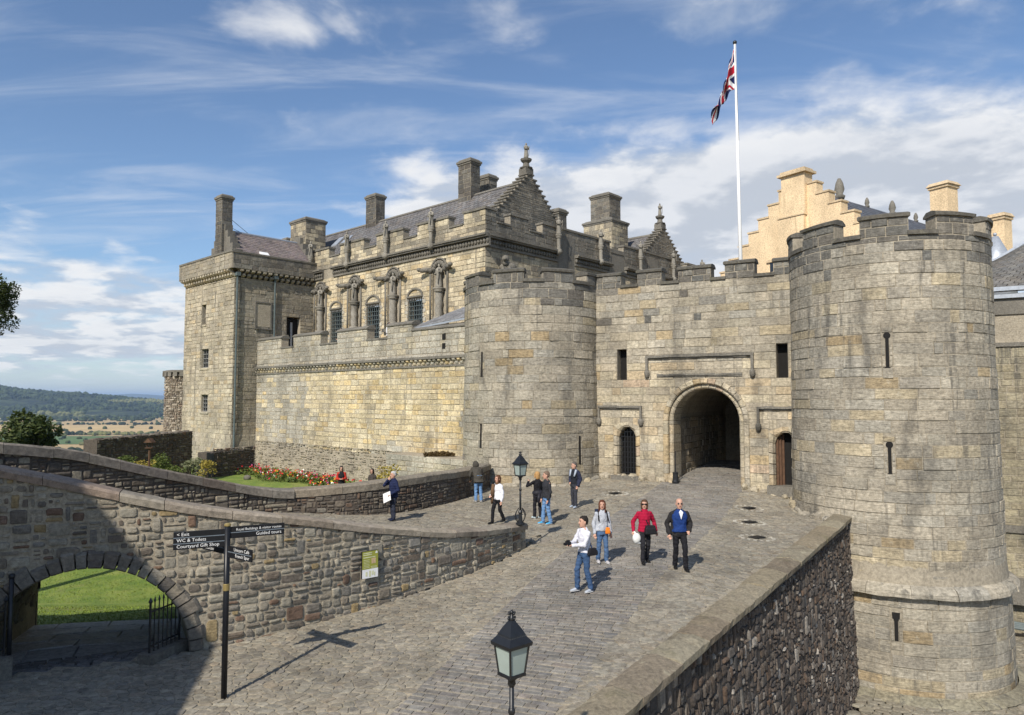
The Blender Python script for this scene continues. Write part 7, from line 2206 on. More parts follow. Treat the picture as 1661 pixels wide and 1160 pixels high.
mb = MB(); mb.ubox(wall_map, ui + 0.03, ui + 0.14, zs + (zi1 - zs) * 0.28, zs + (zi1 - zs) * 0.58, 0.12, 0.1215); mb.build('picture', MAT['panelpic'], g_)
q0 = wall_map(ui + 0.155, zi1 - 0.05, 0.122)
mb = MB(); mb.ubox(wall_map, ui + 0.13, ui + 0.185, zi1 - 0.065, zi1 - 0.035, 0.12, 0.1217); mb.ubox(wall_map, ui + 0.145, ui + 0.17, zi1 - 0.035, zi1 - 0.015, 0.12, 0.1217); mb.build('emblem', MAT['white'], g_)
mb = MB()
for (a, b, f0, f1) in ((-0.12, -0.07, 0.25, 0.7), (-0.03, 0.02, 0.15, 0.8), (0.04, 0.09, 0.3, 0.75), (0.1, 0.13, 0.2, 0.6)): mb.ubox(wall_map, ui + a, ui + b, zi0 + (zs - zi0) * f0, zi0 + (zs - zi0) * f1, 0.12, 0.1215)
mb.build('map_print', MAT['panelprint'], wf)

# ================================================================== iron railings on stone blocks by the arch
def railing(pa, pb_, h, label, n, block):
    pa, pb_ = Vector(pa), Vector(pb_)
    t = empty('iron_railing', (pa + pb_) / 2, label, 'railing', 'railings by the garden arch')
    d = pb_ - pa
    rz = math.atan2(d.y, d.x)
    bh = block
    m = MB(); c = (pa + pb_) / 2; m.box((c.x, c.y, c.z + bh / 2 - 0.15), (d.length + 0.22, 0.34, bh + 0.3), rz=rz); m.build('stone_block', MAT['carved'], t)
    for zz in (0.12, h - 0.16):
        m = MB(); m.tube(pa + Vector((0, 0, bh + zz)), pb_ + Vector((0, 0, bh + zz)), 0.016, 0.016, 6); m.build('rail', MAT['iron'], t)
    for k in range(n):
        p = pa + d * (k / (n - 1)); m = MB(); r_ = 0.022 if k in (0, n - 1) else 0.012
        m.tube(p + Vector((0, 0, bh)), p + Vector((0, 0, bh + h)), r_, r_, 7); m.lathe(p + Vector((0, 0, bh + h)), [(r_, 0), (r_ * 1.9, 0.03), (r_ * 0.2, 0.11)], 7); m.build('bar', MAT['iron'], t)
q0, q1 = wall_map(ARC + 0.80, 0, 0.12), wall_map(ARC + 1.66, 0, 0.05)
q0 = wall_map(ARC + 1.12, 0, 0.30); q1 = wall_map(ARC + 1.62, 0, -0.30)
zz = road_z(q0[0], q0[1])
railing((q0[0], q0[1], zz), (q1[0], q1[1], zz), 0.92, 'black iron railing on a stone block right of the garden arch', 8, 0.18)
q0 = wall_map(ARC - 2.0, 0, 0.40); q1 = wall_map(ARC - 1.22, 0, 0.12); zz = road_z(q0[0], q0[1])
railing((q0[0], q0[1], zz), (q1[0], q1[1], zz), 0.95, 'black iron railing on stone steps left of the garden arch', 7, 0.40)
p = wall_map(ARC - 1.15, 0, 0.10); zz = road_z(p[0], p[1])
gp = MB(); gp.tube((p[0], p[1], zz), (p[0], p[1], zz + 1.75), 0.04, 0.04, 8); gp.ball((p[0], p[1], zz + 1.78), 0.055); o = gp.build('gate_post', MAT['iron'], None, True, label='black iron gate post at the left side of the garden arch', cat='post')

# ================================================================== people
QUILT = set()
REM = []        # (object with remesh) evaluated together at the end
def loft(mb, rings, n=14):
    """closed tube through rings (centre, rx, ry, axis_x, axis_y)"""
    vs, fs = [], []
    for (c, rx, ry, ax, ay) in rings:
        for k in range(n):
            a = 2 * math.pi * k / n
            vs.append(Vector(c) + Vector(ax) * (rx * math.cos(a)) + Vector(ay) * (ry * math.sin(a)))
    m = len(rings)
    fs = [(i * n + k, i * n + (k + 1) % n, (i + 1) * n + (k + 1) % n, (i + 1) * n + k) for i in range(m - 1) for k in range(n)]
    fs += [tuple(range(n))[::-1], tuple(range((m - 1) * n, m * n))]
    mb.add(vs, fs)
def limb(mb, pts, radii, n=10, sq=1.0):
    """tapering limb through joints with rounded ends"""
    for (p, q, r0, r1) in zip(pts[:-1], pts[1:], radii[:-1], radii[1:]):
        mb.tube(p, q, r0, r1, n)
    for p, r_ in zip(pts, radii): mb.ball(p, r_ * 0.995, 10, 8)
def grow(name, mb, mat, parent, voxel, smooth=3):
    me = bpy.data.meshes.new(name); me.from_pydata([tuple(v) for v in mb.v], [], mb.f); me.update()
    me.materials.append(mat)
    o = bpy.data.objects.new(name, me); link(o, parent)
    r_ = o.modifiers.new('remesh', 'REMESH'); r_.mode = 'VOXEL'; r_.voxel_size = voxel; r_.use_smooth_shade = True
    if smooth:
        s_ = o.modifiers.new('smooth', 'SMOOTH'); s_.iterations = smooth; s_.factor = 0.5
    REM.append(o)
    return o
CLOTH = {}
def cloth(col, rough=0.85, bump=0.5, scale=9.0, spec=0.15):
    k = (col, rough, bump)
    if k not in CLOTH: CLOTH[k] = plain_mat('cloth', col, rough, 0, 0.22, scale, bump, spec)
    return CLOTH[k]
SKIN = plain_mat('skin', (0.52, 0.30, 0.215), 0.5, 0, 0.10, 10, 0.05, 0.35)
EYE = plain_mat('eye', (0.02, 0.015, 0.012), 0.25)
LIP = plain_mat('lips', (0.34, 0.12, 0.10), 0.5)
def person(label, pos, face, h, top, legs, shoe, hair, hstyle, arms, stride=(0.0, 0.0), lean=0.0, hem=0.88, bulk=1.0, sleeves=1.0, inner=None, group='visitors', headturn=0.0, stance=0.105, shadehair=None, female=False, headdrop=0.0, collar=True, flare=1.0, half=False):
    """figure looking along (sin face, -cos face); arms: (right hand, left hand) in body coordinates as fractions of height; x to its left, y backwards"""
    t = empty('person', pos, label, 'person', group)
    k = h / 1.75 * 0.94
    cf, sf = math.cos(face), math.sin(face)
    cl, sl_ = math.cos(lean), math.sin(lean)
    def W(x, y, z, upper=False):
        x, y, z = x * k, y * k, z * k
        if upper and lean:
            zz = z - 0.93 * k
            y, z = y * cl - zz * sl_, 0.93 * k + zz * cl + y * sl_
        return Vector((pos[0] + x * cf - y * sf, pos[1] + x * sf + y * cf, pos[2] + z))
    ax, ay = Vector((cf, sf, 0)), Vector((-sf, cf, 0))
    U = lambda x, y, z: W(x, y, z, True)
    sw = 0.185 if not female else 0.165
    hw_ = 0.155 if not female else 0.165
    b = MB()
    # trunk, neck, head: one body
    for tr in (None,):
        loft(b, [(U(0, 0.0, z), rx * k, ry * k, ax, ay) for (z, rx, ry) in ((0.88, hw_ * 0.9, 0.10), (0.98, hw_ * 0.93, 0.105), (1.10, 0.125, 0.092), (1.26, 0.155, 0.11), (1.38, sw * 0.92, 0.10), (1.45, sw * 0.6, 0.075), (1.49, 0.062, 0.062))])
    b.tube(U(0, 0.0, 1.44), U(0, -0.015, 1.56), 0.056 * k, 0.052 * k, 10)
    hc = U(0, -0.02, 1.635 - headdrop)
    ht = face + headturn
    hx, hy = Vector((math.cos(ht), math.sin(ht), 0)), Vector((-math.sin(ht), math.cos(ht), 0))
    HS = 1.13
    def Hd(x, y, z): return hc + hx * (x * k * HS) + hy * (y * k * HS) + Vector((0, 0, z * k * HS))
    loft(b, [(Hd(0, yo, z), rx * k * HS, ry * k * HS, hx, hy) for (z, rx, ry, yo) in ((-0.118, 0.022, 0.025, -0.050), (-0.105, 0.042, 0.050, -0.030), (-0.075, 0.058, 0.075, -0.012), (-0.03, 0.068, 0.088, -0.002), (0.02, 0.075, 0.096, 0.002), (0.065, 0.072, 0.093, 0.006), (0.098, 0.052, 0.070, 0.008), (0.114, 0.020, 0.028, 0.008))], 16)
    b.tube(Hd(0, -0.082, 0.012), Hd(0, -0.108, -0.028), 0.010 * k, 0.017 * k, 8); b.ball(Hd(0, -0.104, -0.030), 0.0165 * k, 8, 6)
    for s_ in (-1, 1): b.ball(Hd(0.077 * s_, 0.008, -0.012), (0.014 * k, 0.022 * k, 0.034 * k), 8, 6)
    # legs
    hipz, kz, az_ = 0.93, 0.50, 0.085
    J = []
    for i, s_ in enumerate((-1, 1)):
        st_ = stride[i]
        hip = W(0.085 * s_, 0, hipz)
        ank = W(stance * s_ * 0.95, st_, az_ + (0.05 if st_ > 0.16 else 0.0))
        kn = W(0.095 * s_, st_ * 0.45 - 0.035 - (0.05 if abs(st_) > 0.1 else 0.0), kz)
        J.append((hip, kn, ank))
        limb(b, [hip, kn, ank], [0.083 * k, 0.054 * k, 0.040 * k])
    # arms and hands
    AJ = []
    for i, s_ in enumerate((-1, 1)):
        sh = U(sw * s_, 0.0, 1.385)
        hx_, hy_, hz_ = arms[i]
        hand = U(hx_, hy_, hz_)
        mid = (sh + hand) / 2
        d = hand - sh; L = 0.30 * k; L2 = 0.27 * k
        dist = min(d.length, (L + L2) * 0.999)
        hand = sh + d.normalized() * dist
        a_ = (L * L - L2 * L2 + dist * dist) / (2 * dist)
        hgt = math.sqrt(max(0.0, L * L - a_ * a_))
        pole = ay * 0.75 + ax * (0.65 * s_) - Vector((0, 0, 0.5))
        pole = (pole - d.normalized() * pole.dot(d.normalized())).normalized()
        el_ = sh + d.normalized() * a_ + pole * hgt
        AJ.append((sh, el_, hand))
        limb(b, [sh, el_, hand], [0.052 * k, 0.041 * k, 0.029 * k])
        f = (hand - el_).normalized(); side = f.cross(ay if abs(f.dot(ay)) < 0.8 else Vector((0, 0, 1))).normalized(); up = side.cross(f)
        pc = hand + f * (0.05 * k)
        b.tube(hand, pc + f * (0.03 * k), 0.030 * k, 0.036 * k, 8); b.ball(pc + f * (0.01 * k), 0.037 * k, 8, 6)
        for q in range(4):
            o_ = side * ((q - 1.5) * 0.021 * k); ln = (0.068, 0.078, 0.074, 0.058)[q] * k
            k1 = pc + f * (0.032 * k) + o_; k2 = k1 + f * (ln * 0.55) + up * (0.006 * k); k3 = k2 + f * (ln * 0.4) - up * (0.028 * k)
            b.tube(k1, k2, 0.0100 * k, 0.0092 * k, 6); b.tube(k2, k3, 0.0092 * k, 0.008 * k, 6)
        t1 = pc + side * (-0.034 * k) - f * (0.01 * k); t2 = t1 - side * (0.03 * k) + f * (0.035 * k); t3 = t2 + f * (0.028 * k) + up * (-0.01 * k)
        b.tube(t1, t2, 0.0125 * k, 0.0108 * k, 6); b.tube(t2, t3, 0.0108 * k, 0.009 * k, 6)
    body = grow('body', b, SKIN, t, 0.0095 if not half else 0.012, 2)
    for s_ in (-1, 1):
        e = MB(); e.ball(Hd(0.031 * s_, -0.083, 0.012), (0.012 * k, 0.009 * k, 0.008 * k), 8, 5); e.build('eye', EYE, body, True)
        e = MB(); e.tube(Hd(0.018 * s_, -0.094, 0.032), Hd(0.046 * s_, -0.082, 0.032), 0.004 * k, 0.003 * k, 5); e.build('eyebrow', cloth(tuple(c * 0.6 for c in (shadehair or hair))), body)
    e = MB(); e.tube(Hd(-0.022, -0.089, -0.060), Hd(0.022, -0.089, -0.060), 0.006 * k, 0.006 * k, 6); e.build('mouth', LIP, body)
    # trousers
    g = MB()
    loft(g, [(W(0, 0.0, z), rx * k, ry * k, ax, ay) for (z, rx, ry) in ((0.80, hw_ * 1.02, 0.118), (0.90, hw_ * 1.08, 0.125), (1.0, hw_ * 1.0, 0.118), (1.05, hw_ * 0.94, 0.112))])
    for hip, kn, ank in J: limb(g, [hip, kn, ank + Vector((0, 0, 0.0))], [0.096 * k, 0.070 * k * flare, 0.066 * k * flare])
    tm_ = grow('trousers', g, cloth(legs, 0.85, 0.55, 13.0), t, 0.015, 3)
    # shoes
    for i, (hip, kn, ank) in enumerate(J):
        s0 = MB()
        heel = Vector((ank.x, ank.y, 0)) + ay * (0.05 * k); toe = Vector((ank.x, ank.y, 0)) - ay * (0.19 * k) + ax * ((-1, 1)[i] * 0.02)
        zf = ank.z - 0.085 * k
        rg = []
        for q in range(7):
            f = q / 6; c = heel.lerp(toe, f)
            hh_ = (0.075, 0.085, 0.08, 0.062, 0.05, 0.042, 0.022)[q] * k
            rg.append((Vector((c.x, c.y, zf + hh_ * 0.5 + 0.008)), (0.030, 0.038, 0.040, 0.044, 0.047, 0.042, 0.020)[q] * k, hh_ * 0.5, ax, Vector((0, 0, 1))))
        loft(s0, rg, 10)
        so = s0.build('shoe', cloth(shoe, 0.6, 0.2), t, True)
        s1 = MB(); loft(s1, [(Vector((c.x, c.y, zf + 0.008)), rx * 1.06, 0.013, ax, Vector((0, 0, 1))) for (c, rx, _, __, ___) in rg], 10); s1.build('sole', cloth((0.5, 0.5, 0.5) if max(shoe) > 0.1 else (0.02, 0.02, 0.02), 0.7, 0.1), so)
    # upper garment
    def garment(name, col, grow_, hem_, sleeve, shift=0.0, rough=0.85, front=0.0, bump=0.55, neck=1.47, scale=11.0):
        g = MB()
        e = grow_
        prof = [(hem_, hw_ + e + 0.012, 0.118 + e), (hem_ + 0.06, hw_ + e + 0.006, 0.118 + e), (1.0, hw_ * 0.96 + e, 0.115 + e), (1.12, 0.143 + e, 0.108 + e), (1.26, 0.165 + e, 0.122 + e), (1.36, sw * 0.97 + e, 0.108 + e), (1.425, sw * 0.70 + e, 0.09 + e * 0.8), (neck, 0.085 + e * 0.5, 0.080 + e * 0.5)]
        prof = [p for p in prof if p[0] >= hem_]
        loft(g, [(U(0, shift, z), rx * k * bulk, ry * k * bulk, ax, ay) for z, rx, ry in prof], 18)
        if lean: loft(g, [(W(0, 0, z), rx * k * bulk, 0.15 * k * bulk, ax, ay) for z, rx in ((hem_, hw_ + e + 0.015), (0.92, hw_ + e + 0.012), (1.04, hw_ + e))], 18)
        if collar: g.tube(U(0, shift * 0.5, neck - 0.04), U(0, -0.008 + shift * 0.5, neck + 0.035), (0.072 + e * 0.5) * k, (0.066 + e * 0.4) * k, 12)
        for (sh, el_, hand) in AJ:
            r_ = 0.055 + e * 0.6
            if sleeve > 0.9: limb(g, [sh, el_, el_.lerp(hand, 0.97)], [r_ * k * 0.92, (r_ - 0.008) * k, (r_ - 0.018) * k])
            elif sleeve > 0: limb(g, [sh, sh.lerp(el_, sleeve * 1.1)], [r_ * k * 1.05, (r_ - 0.004) * k])
        return grow(name, g, cloth(col, rough, bump, scale), t, 0.014, 3)
    if inner: garment('waistcoat', inner, 0.012, hem, 0.0)
    if inner: garment('jacket', top, 0.034, hem - 0.10, sleeves, shift=0.055)
    else:
        gt = garment('top', top, 0.016, hem, sleeves)
        if 'quilted' in label: QUILT.add(gt.name)
    # hair
    if hstyle != 'bald':
        g = MB()
        prof = [(0.005, 0.080, 0.080, 0.035), (0.04, 0.083, 0.092, 0.020), (0.075, 0.079, 0.094, 0.012), (0.106, 0.058, 0.074, 0.010), (0.124, 0.022, 0.03, 0.010)]
        loft(g, [(Hd(0, yo, z), rx * k * HS, ry * k * HS, hx, hy) for (z, rx, ry, yo) in prof], 14)
        if hstyle == 'short': loft(g, [(Hd(0, yo, z), rx * k * HS, ry * k * HS, hx, hy) for (z, rx, ry, yo) in ((-0.06, 0.055, 0.04, 0.055), (-0.02, 0.076, 0.06, 0.045), (0.03, 0.082, 0.08, 0.03))], 12)
        if hstyle in ('bob', 'long'):
            lo_ = -0.13 if hstyle == 'bob' else -0.24
            loft(g, [(Hd(0, yo, z), rx * k * HS, ry * k * HS, hx, hy) for (z, rx, ry, yo) in ((lo_, 0.070, 0.035, 0.060), (lo_ + 0.04, 0.088, 0.055, 0.050), (-0.04, 0.094, 0.072, 0.038), (0.02, 0.092, 0.088, 0.026), (0.06, 0.088, 0.092, 0.016))], 14)
            for s_ in (-1, 1): g.tube(Hd(0.074 * s_, -0.045, 0.05), Hd(0.078 * s_, -0.04, lo_ * 0.8), 0.024 * k, 0.018 * k, 8)
        for q in range(46):
            a = rnd.uniform(0, 2 * math.pi); zz = rnd.uniform(0.03, 0.11); rr = math.sqrt(max(0.05, 1 - ((zz - 0.01) / 0.122) ** 2))
            if -math.sin(a) > 0.6 and zz < 0.075: continue
            g.ball(Hd(0.080 * rr * math.cos(a), 0.012 + 0.093 * rr * math.sin(a), zz), rnd.uniform(0.010, 0.021) * k, 6, 5)
        grow('hair', g, cloth(hair, 0.6, 0.9, 40.0, 0.3), body, 0.009, 1)
    return dict(t=t, W=W, U=U, Hd=Hd, k=k, ax=ax, ay=ay, AJ=AJ, body=body)
def spot(px, py, zf, Y0=22.0):
    p = at(px, py, Y0)
    for _ in range(14): p = atz(px, py, zf(p.x, p.y))
    return (p.x, p.y, zf(p.x, p.y) + 0.028)
DN = (-0.215, -0.03, 0.82); DNL = (0.215, -0.03, 0.82)
def strap(P, a, b, name, mat, w_=0.022, bulge=0.16):
    """band over the shoulder that follows the chest from a to b"""
    pts = []
    for i in range(13):
        f = i / 12; pts.append(a.lerp(b, f))
    m = MB()
    for p, q in zip(pts[:-1], pts[1:]): m.tube(p, q, w_ * 0.6, w_ * 0.6, 6)
    return m.build(name, mat, P['t'], True)
def boxbag(P, c, size, name, mat):
    m = MB(); rz = math.atan2(P['ax'].y, P['ax'].x)
    m.box(c, size, rz=rz, taper=0.82); m.box(Vector(c) - Vector((0, 0, size[2] * 0.12)), (size[0] * 1.02, size[1] * 1.25, size[2] * 0.6), rz=rz, taper=0.9)
    return grow(name, m, mat, P['t'], 0.012, 7)
BLACKC = (0.016, 0.016, 0.019); DENIM = (0.060, 0.105, 0.20); DENIM2 = (0.13, 0.24, 0.42); NAVY = (0.016, 0.022, 0.060)
# 1 man with camera, back half turned
p = spot(948, 961, road_z, 16)
P = person('man in white sweater and jeans holding a camera, nearest the viewer', p, R(-60), 1.80, (0.60, 0.60, 0.66), (0.045, 0.085, 0.17), (0.40, 0.43, 0.48), (0.018, 0.013, 0.010), 'short', ((-0.09, -0.36, 1.14), (0.05, -0.36, 1.12)), stride=(-0.12, 0.10), hem=0.92, headturn=R(-8), shadehair=(0.02, 0.015, 0.012), stance=0.13)
c = sum(((q[2] + (q[2] - q[1]).normalized() * 0.10) for q in P['AJ']), Vector()) / 2 + Vector((0, 0, 0.02)); m = MB(); rz = R(-60); m.box(c, (0.14, 0.07, 0.10), rz=rz); f = -P['ay']; m.tube(c, c + f * 0.11, 0.036, 0.034, 12); m.box(c + Vector((0, 0, 0.06)), (0.06, 0.06, 0.04), rz=rz); cm = m.build('camera', cloth(BLACKC, 0.4, 0.1), None, label='black camera held by the man in the white sweater', cat='camera')
strap(P, P['U'](-0.12, 0.10, 1.47), P['U'](0.19, 0.10, 1.0), 'bag_strap', cloth((0.03, 0.05, 0.10)), 0.03)
boxbag(P, P['U'](0.19, 0.10, 0.95), (0.10, 0.22, 0.17), 'shoulder_bag', cloth(BLACKC))
# 2 woman in grey hoodie
p = spot(977, 914, road_z, 17)
P = person('woman in grey hooded top and jeans with backpack straps, long brown hair', p, R(12), 1.70, (0.40, 0.42, 0.46), (0.07, 0.125, 0.23), (0.42, 0.40, 0.40), (0.10, 0.032, 0.014), 'long', ((-0.23, -0.04, 0.84), (0.25, -0.02, 0.82)), stride=(0.08, -0.06), hem=0.90, female=True, headturn=R(-20))
for s_ in (-1, 1): strap(P, P['U'](0.12 * s_, -0.02, 1.475), P['U'](0.14 * s_, -0.135, 1.20), 'backpack_strap', cloth(BLACKC), 0.032)
boxbag(P, P['U'](0, 0.21, 1.25), (0.28, 0.16, 0.42), 'backpack', cloth((0.02, 0.03, 0.06)))
boxbag(P, P['U'](0.10, -0.20, 0.93), (0.13, 0.05, 0.17), 'orange_pouch', cloth((0.72, 0.20, 0.02)))
# 3 woman in red quilted jacket
p = spot(1046, 914, road_z, 17)
P = person('woman in red quilted jacket with black shoulder bag and sunglasses', p, R(8), 1.69, (0.34, 0.010, 0.040), (0.020, 0.020, 0.024), (0.012, 0.012, 0.012), (0.085, 0.045, 0.022), 'bob', ((-0.33, -0.02, 0.90), (0.34, 0.0, 0.88)), stride=(-0.12, 0.14), hem=0.86, female=True, headturn=R(-22))
m = MB(); m.tube(P['Hd'](-0.066, -0.084, 0.014), P['Hd'](0.066, -0.084, 0.014), 0.018, 0.018, 8); m.build('sunglasses', cloth(BLACKC, 0.2, 0.0), P['t'], True)
strap(P, P['U'](-0.10, -0.05, 1.47), P['U'](0.10, -0.20, 0.98), 'bag_strap', cloth(BLACKC), 0.024)
boxbag(P, P['U'](0.10, -0.22, 0.95), (0.30, 0.12, 0.23), 'shoulder_bag', cloth(BLACKC, 0.5, 0.3))
# cap in her hand
hd = P['AJ'][0][2]; m = MB()
m.ball(hd + Vector((0.06, -0.1, -0.17)), (0.11, 0.07, 0.13), 12, 8); m.tube(hd + Vector((0.02, -0.09, -0.25)), hd + Vector((0.16, -0.08, -0.31)), 0.05, 0.03, 8); m.tube(hd, hd + Vector((0.05, -0.1, -0.08)), 0.02, 0.03, 6)
m.build('sun_hat', cloth((0.68, 0.68, 0.66)), None, True, label='white sun hat carried by the woman in the red jacket', cat='hat')
# 4 man in blue waistcoat and dark jacket
p = spot(1103, 924, road_z, 17)
P = person('bald man in blue pullover and open black jacket walking down', p, R(2), 1.82, (0.024, 0.023, 0.024), (0.014, 0.014, 0.017), (0.010, 0.010, 0.010), (0.5, 0.45, 0.40), 'bald', ((-0.27, -0.02, 0.88), (0.20, -0.16, 0.97)), stride=(0.10, -0.17), hem=0.93, bulk=1.12, inner=(0.014, 0.040, 0.16), headturn=R(-6), shadehair=(0.3, 0.28, 0.26))
m = MB(); m.add([P['U'](-0.055, -0.178, 1.44), P['U'](0.055, -0.178, 1.44), P['U'](0.0, -0.185, 1.26), P['U'](0.0, -0.12, 1.50)], [(0, 2, 1), (0, 1, 3)]); m.build('shirt_front', cloth((0.68, 0.70, 0.74)), P['t'])
m = MB()
for s_ in (-1, 1): m.tube(P['Hd'](0.014 * s_, -0.094, 0.012), P['Hd'](0.05 * s_, -0.088, 0.012), 0.013, 0.013, 6)
m.build('glasses', cloth((0.03, 0.03, 0.03), 0.3, 0), P['t'])
# 5 man leaning on the wall by the tower
p = spot(776, 815, ground_z, 27)
P = person('man in grey hooded jacket and jeans leaning over the terrace wall', p, R(-158), 1.82, (0.062, 0.056, 0.046), DENIM2, (0.42, 0.40, 0.36), (0.05, 0.048, 0.04), 'short', ((-0.20, -0.42, 1.12), (0.20, -0.42, 1.10)), headdrop=0.05, lean=R(36), hem=0.76, bulk=1.12, stride=(0.05, -0.02))
m = MB(); m.ball(P['U'](0, 0.03, 1.53), (0.13, 0.13, 0.13), 12, 8); m.ball(P['Hd'](0, 0.04, 0.01), (0.115, 0.125, 0.135), 12, 8); m.build('hood', cloth((0.062, 0.056, 0.046)), P['t'], True)
# 6 woman in white sweater with brown scarf
p = spot(808, 850, ground_z, 24)
P = person('woman in white cardigan and black trousers, brown scarf hanging down', p, R(-48), 1.68, (0.74, 0.74, 0.78), (0.013, 0.013, 0.015), (0.015, 0.015, 0.015), (0.11, 0.048, 0.022), 'bob', ((-0.16, -0.22, 1.02), (0.22, -0.03, 0.83)), stride=(-0.2, 0.2), hem=0.88, female=True)
m = MB(); m.tube(P['U'](-0.09, -0.15, 1.44), P['U'](-0.13, -0.19, 0.98), 0.06, 0.07, 8); m.tube(P['U'](-0.13, -0.19, 0.98), P['U'](-0.17, -0.16, 0.72), 0.06, 0.035, 8); m.ball(P['U'](0, -0.03, 1.47), (0.095, 0.095, 0.05), 10, 6); m.build('scarf', cloth((0.14, 0.085, 0.05)), P['t'], True)
# 7 woman in black with blonde hair, arm raised
p = spot(872, 842, ground_z, 24)
P = person('blonde woman in black with a jacket tied round her waist, arm raised', p, R(-150), 1.70, (0.014, 0.014, 0.016), (0.018, 0.018, 0.022), (0.50, 0.66, 0.72), (0.42, 0.24, 0.09), 'bob', ((-0.10, -0.20, 1.02), (0.22, -0.30, 1.36)), stride=(0.06, -0.05), hem=0.95, female=True)
m = MB(); m.ball(P['W'](0, 0.02, 0.96), (0.20, 0.17, 0.13), 12, 8); m.tube(P['W'](0.03, 0.17, 0.95), P['W'](0.08, 0.2, 0.62), 0.06, 0.07, 8); m.tube(P['W'](-0.08, 0.17, 0.95), P['W'](-0.1, 0.2, 0.66), 0.06, 0.06, 8); m.build('tied_jacket', cloth((0.022, 0.022, 0.028), 0.5, 0.8), P['t'], True)
# 8 man in black jacket and jeans
p = spot(887, 851, ground_z, 23)
P = person('balding man in black jacket and blue jeans with bright blue shoes beside the lamp', p, R(-70), 1.84, (0.030, 0.031, 0.036), DENIM2, (0.06, 0.36, 0.62), (0.16, 0.11, 0.075), 'short', ((-0.20, -0.10, 0.84), (0.22, -0.05, 0.84)), stride=(-0.10, 0.10), hem=0.88, bulk=1.08, headturn=R(-12))
# 9 man with jacket over shoulders near the tower
p = spot(932, 824, ground_z, 26)
P = person('man in dark clothes with grey and navy jacket standing before the left tower', p, R(-42), 1.78, (0.026, 0.030, 0.055), (0.040, 0.042, 0.052), (0.30, 0.36, 0.44), (0.10, 0.085, 0.075), 'short', ((-0.14, -0.10, 0.98), (0.20, -0.04, 0.86)), stride=(0.04, -0.05), hem=0.90, inner=(0.018, 0.020, 0.026), headturn=R(-20))
m = MB(); m.tube(P['U'](-0.13, -0.05, 1.47), P['U'](-0.10, -0.165, 1.22), 0.045, 0.03, 8); m.tube(P['U'](0.13, -0.05, 1.47), P['U'](0.11, -0.165, 1.22), 0.045, 0.03, 8); m.build('jacket_lining', cloth((0.36, 0.40, 0.46)), P['t'], True)
# 10 visitor in navy coat with leaflet
p = spot(638, 845, ground_z, 23)
P = person('grey-haired visitor in navy quilted coat with a paper in hand', p, R(-52), 1.70, NAVY, (0.028, 0.032, 0.048), (0.02, 0.025, 0.05), (0.46, 0.45, 0.43), 'short', ((-0.06, -0.20, 1.46), (0.20, -0.20, 0.98)), hem=0.84, bulk=1.10, stride=(0.03, -0.03), female=False, headturn=R(-6))
hd = P['AJ'][1][2]; m = MB(); f = -P['ay']; u_ = P['ax']
q = hd + f * 0.06
m.add([q + u_ * 0.02 + Vector((0, 0, 0.10)), q + u_ * -0.28 + f * 0.1 + Vector((0, 0, -0.02)), q + u_ * -0.23 + f * 0.1 + Vector((0, 0, -0.32)), q + u_ * 0.08 + Vector((0, 0, -0.18))], [(0, 1, 2, 3)])
o = m.build('paper', MAT['white'], None, label='white paper held by the grey-haired visitor in navy', cat='paper'); o.modifiers.new('t', 'SOLIDIFY').thickness = 0.004
# 11, 12 people in the garden
c0 = at(554, 753, 34.5); p = (c0.x, c0.y, c0.z - 1.70)
person('person in red and black jacket in the garden beside the flower bed', p, R(10), 1.70, (0.45, 0.04, 0.025), (0.02, 0.02, 0.025), (0.02, 0.02, 0.02), (0.012, 0.010, 0.010), 'bob', ((-0.08, -0.2, 1.1), (0.08, -0.2, 1.1)), hem=0.9, half=True, female=True, inner=(0.02, 0.02, 0.022))
c0 = at(604, 757, 32.0); p = (c0.x, c0.y, c0.z - 1.62)
person('dark-haired person in the garden, only the head showing above the wall', p, R(-20), 1.62, (0.06, 0.05, 0.045), (0.03, 0.03, 0.035), (0.02, 0.02, 0.02), (0.015, 0.011, 0.009), 'bob', (DN, DNL), half=True, female=True)
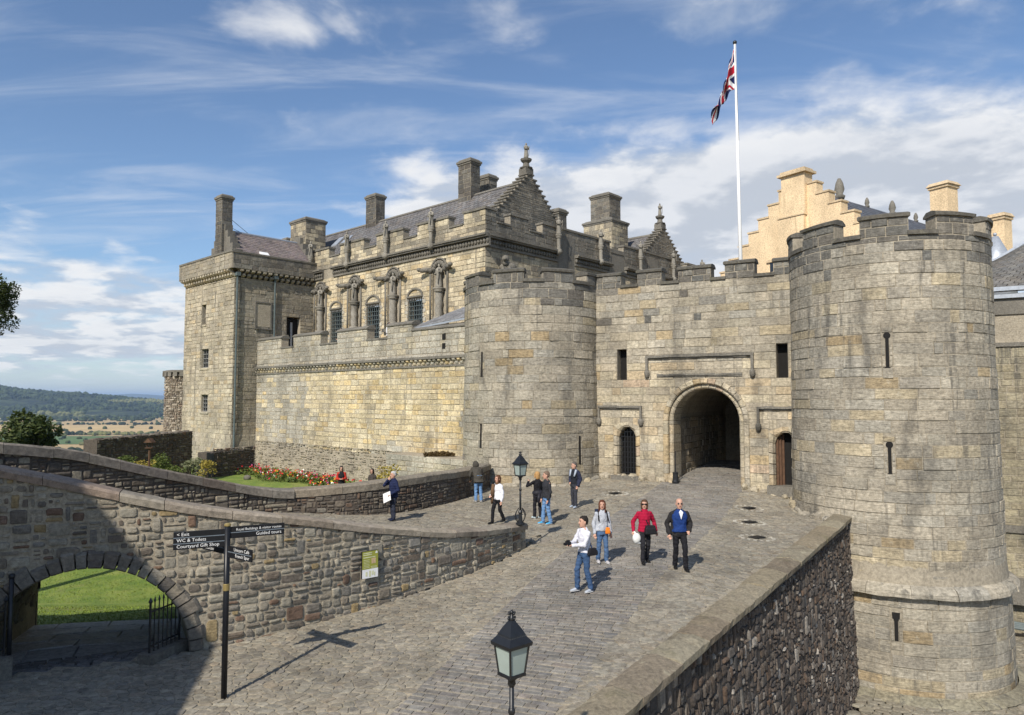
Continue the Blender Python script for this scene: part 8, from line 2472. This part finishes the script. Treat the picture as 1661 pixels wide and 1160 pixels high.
# 13, 14 people on the wall walk
q = cur_map(12.9, 2.96, -0.95)
person('person in green top on the wall walk behind the curtain parapet', q, R(-30), 1.68, (0.07, 0.30, 0.17), (0.03, 0.03, 0.04), (0.03, 0.03, 0.03), (0.03, 0.02, 0.015), 'short', ((-0.2, -0.2, 1.0), (0.2, -0.2, 1.0)), half=True)
q = cur_map(7.9, 2.96, -0.95)
person('person in white and black top on the wall walk, below the barred window', q, R(60), 1.70, (0.6, 0.6, 0.6), (0.02, 0.02, 0.02), (0.03, 0.03, 0.03), (0.012, 0.010, 0.010), 'short', ((-0.12, -0.25, 1.0), (0.2, -0.1, 0.9)), half=True)

# ------------------------------------------------------------------ turn remeshed figures and lettering into plain meshes
for (o, par_, m) in FT:
    COL.objects.link(o)
dg = bpy.context.evaluated_depsgraph_get()
for o in REM:
    me = bpy.data.meshes.new_from_object(o.evaluated_get(dg))
    old = o.data
    o.modifiers.clear(); o.data = me; me.name = o.name
    me.polygons.foreach_set('use_smooth', np.ones(len(me.polygons), bool))
    bpy.data.meshes.remove(old)
    st_ = o.name.split('.')[0]
    if st_ in ('top', 'jacket', 'waistcoat', 'trousers', 'hair'):
        n = len(me.vertices); co = np.empty(n * 3, np.float32); no = np.empty(n * 3, np.float32)
        me.vertices.foreach_get('co', co); me.vertices.foreach_get('normal', no)
        co, no = co.reshape(-1, 3), no.reshape(-1, 3)
        fr, am, zs_ = (45.0, 0.006, 0.35) if st_ == 'hair' else (11.0, 0.015, 1.5 if st_ == 'trousers' else 1.0)
        ph = rnd.uniform(0, 50)
        dsp = np.array([mnoise.noise(Vector((float(c[0]) * fr + ph, float(c[1]) * fr, float(c[2]) * fr * zs_))) + 0.5 * mnoise.noise(Vector((float(c[0]) * fr * 2.2, float(c[1]) * fr * 2.2 + ph, float(c[2]) * fr * 2.2))) for c in co], np.float32)
        if o.name in QUILT: dsp = dsp * 0.6 + 0.55 * np.abs(np.sin(co[:, 2] * math.pi / 0.075))
        me.vertices.foreach_set('co', (co + no * (dsp * am)[:, None]).ravel()); me.update()
for (o, par_, m) in FT:
    me = bpy.data.meshes.new_from_object(o.evaluated_get(dg))
    me.materials.clear(); me.materials.append(m)
    q = bpy.data.objects.new('lettering', me); q.matrix_world = o.matrix_world.copy()
    link(q, par_)
    bpy.data.objects.remove(o)
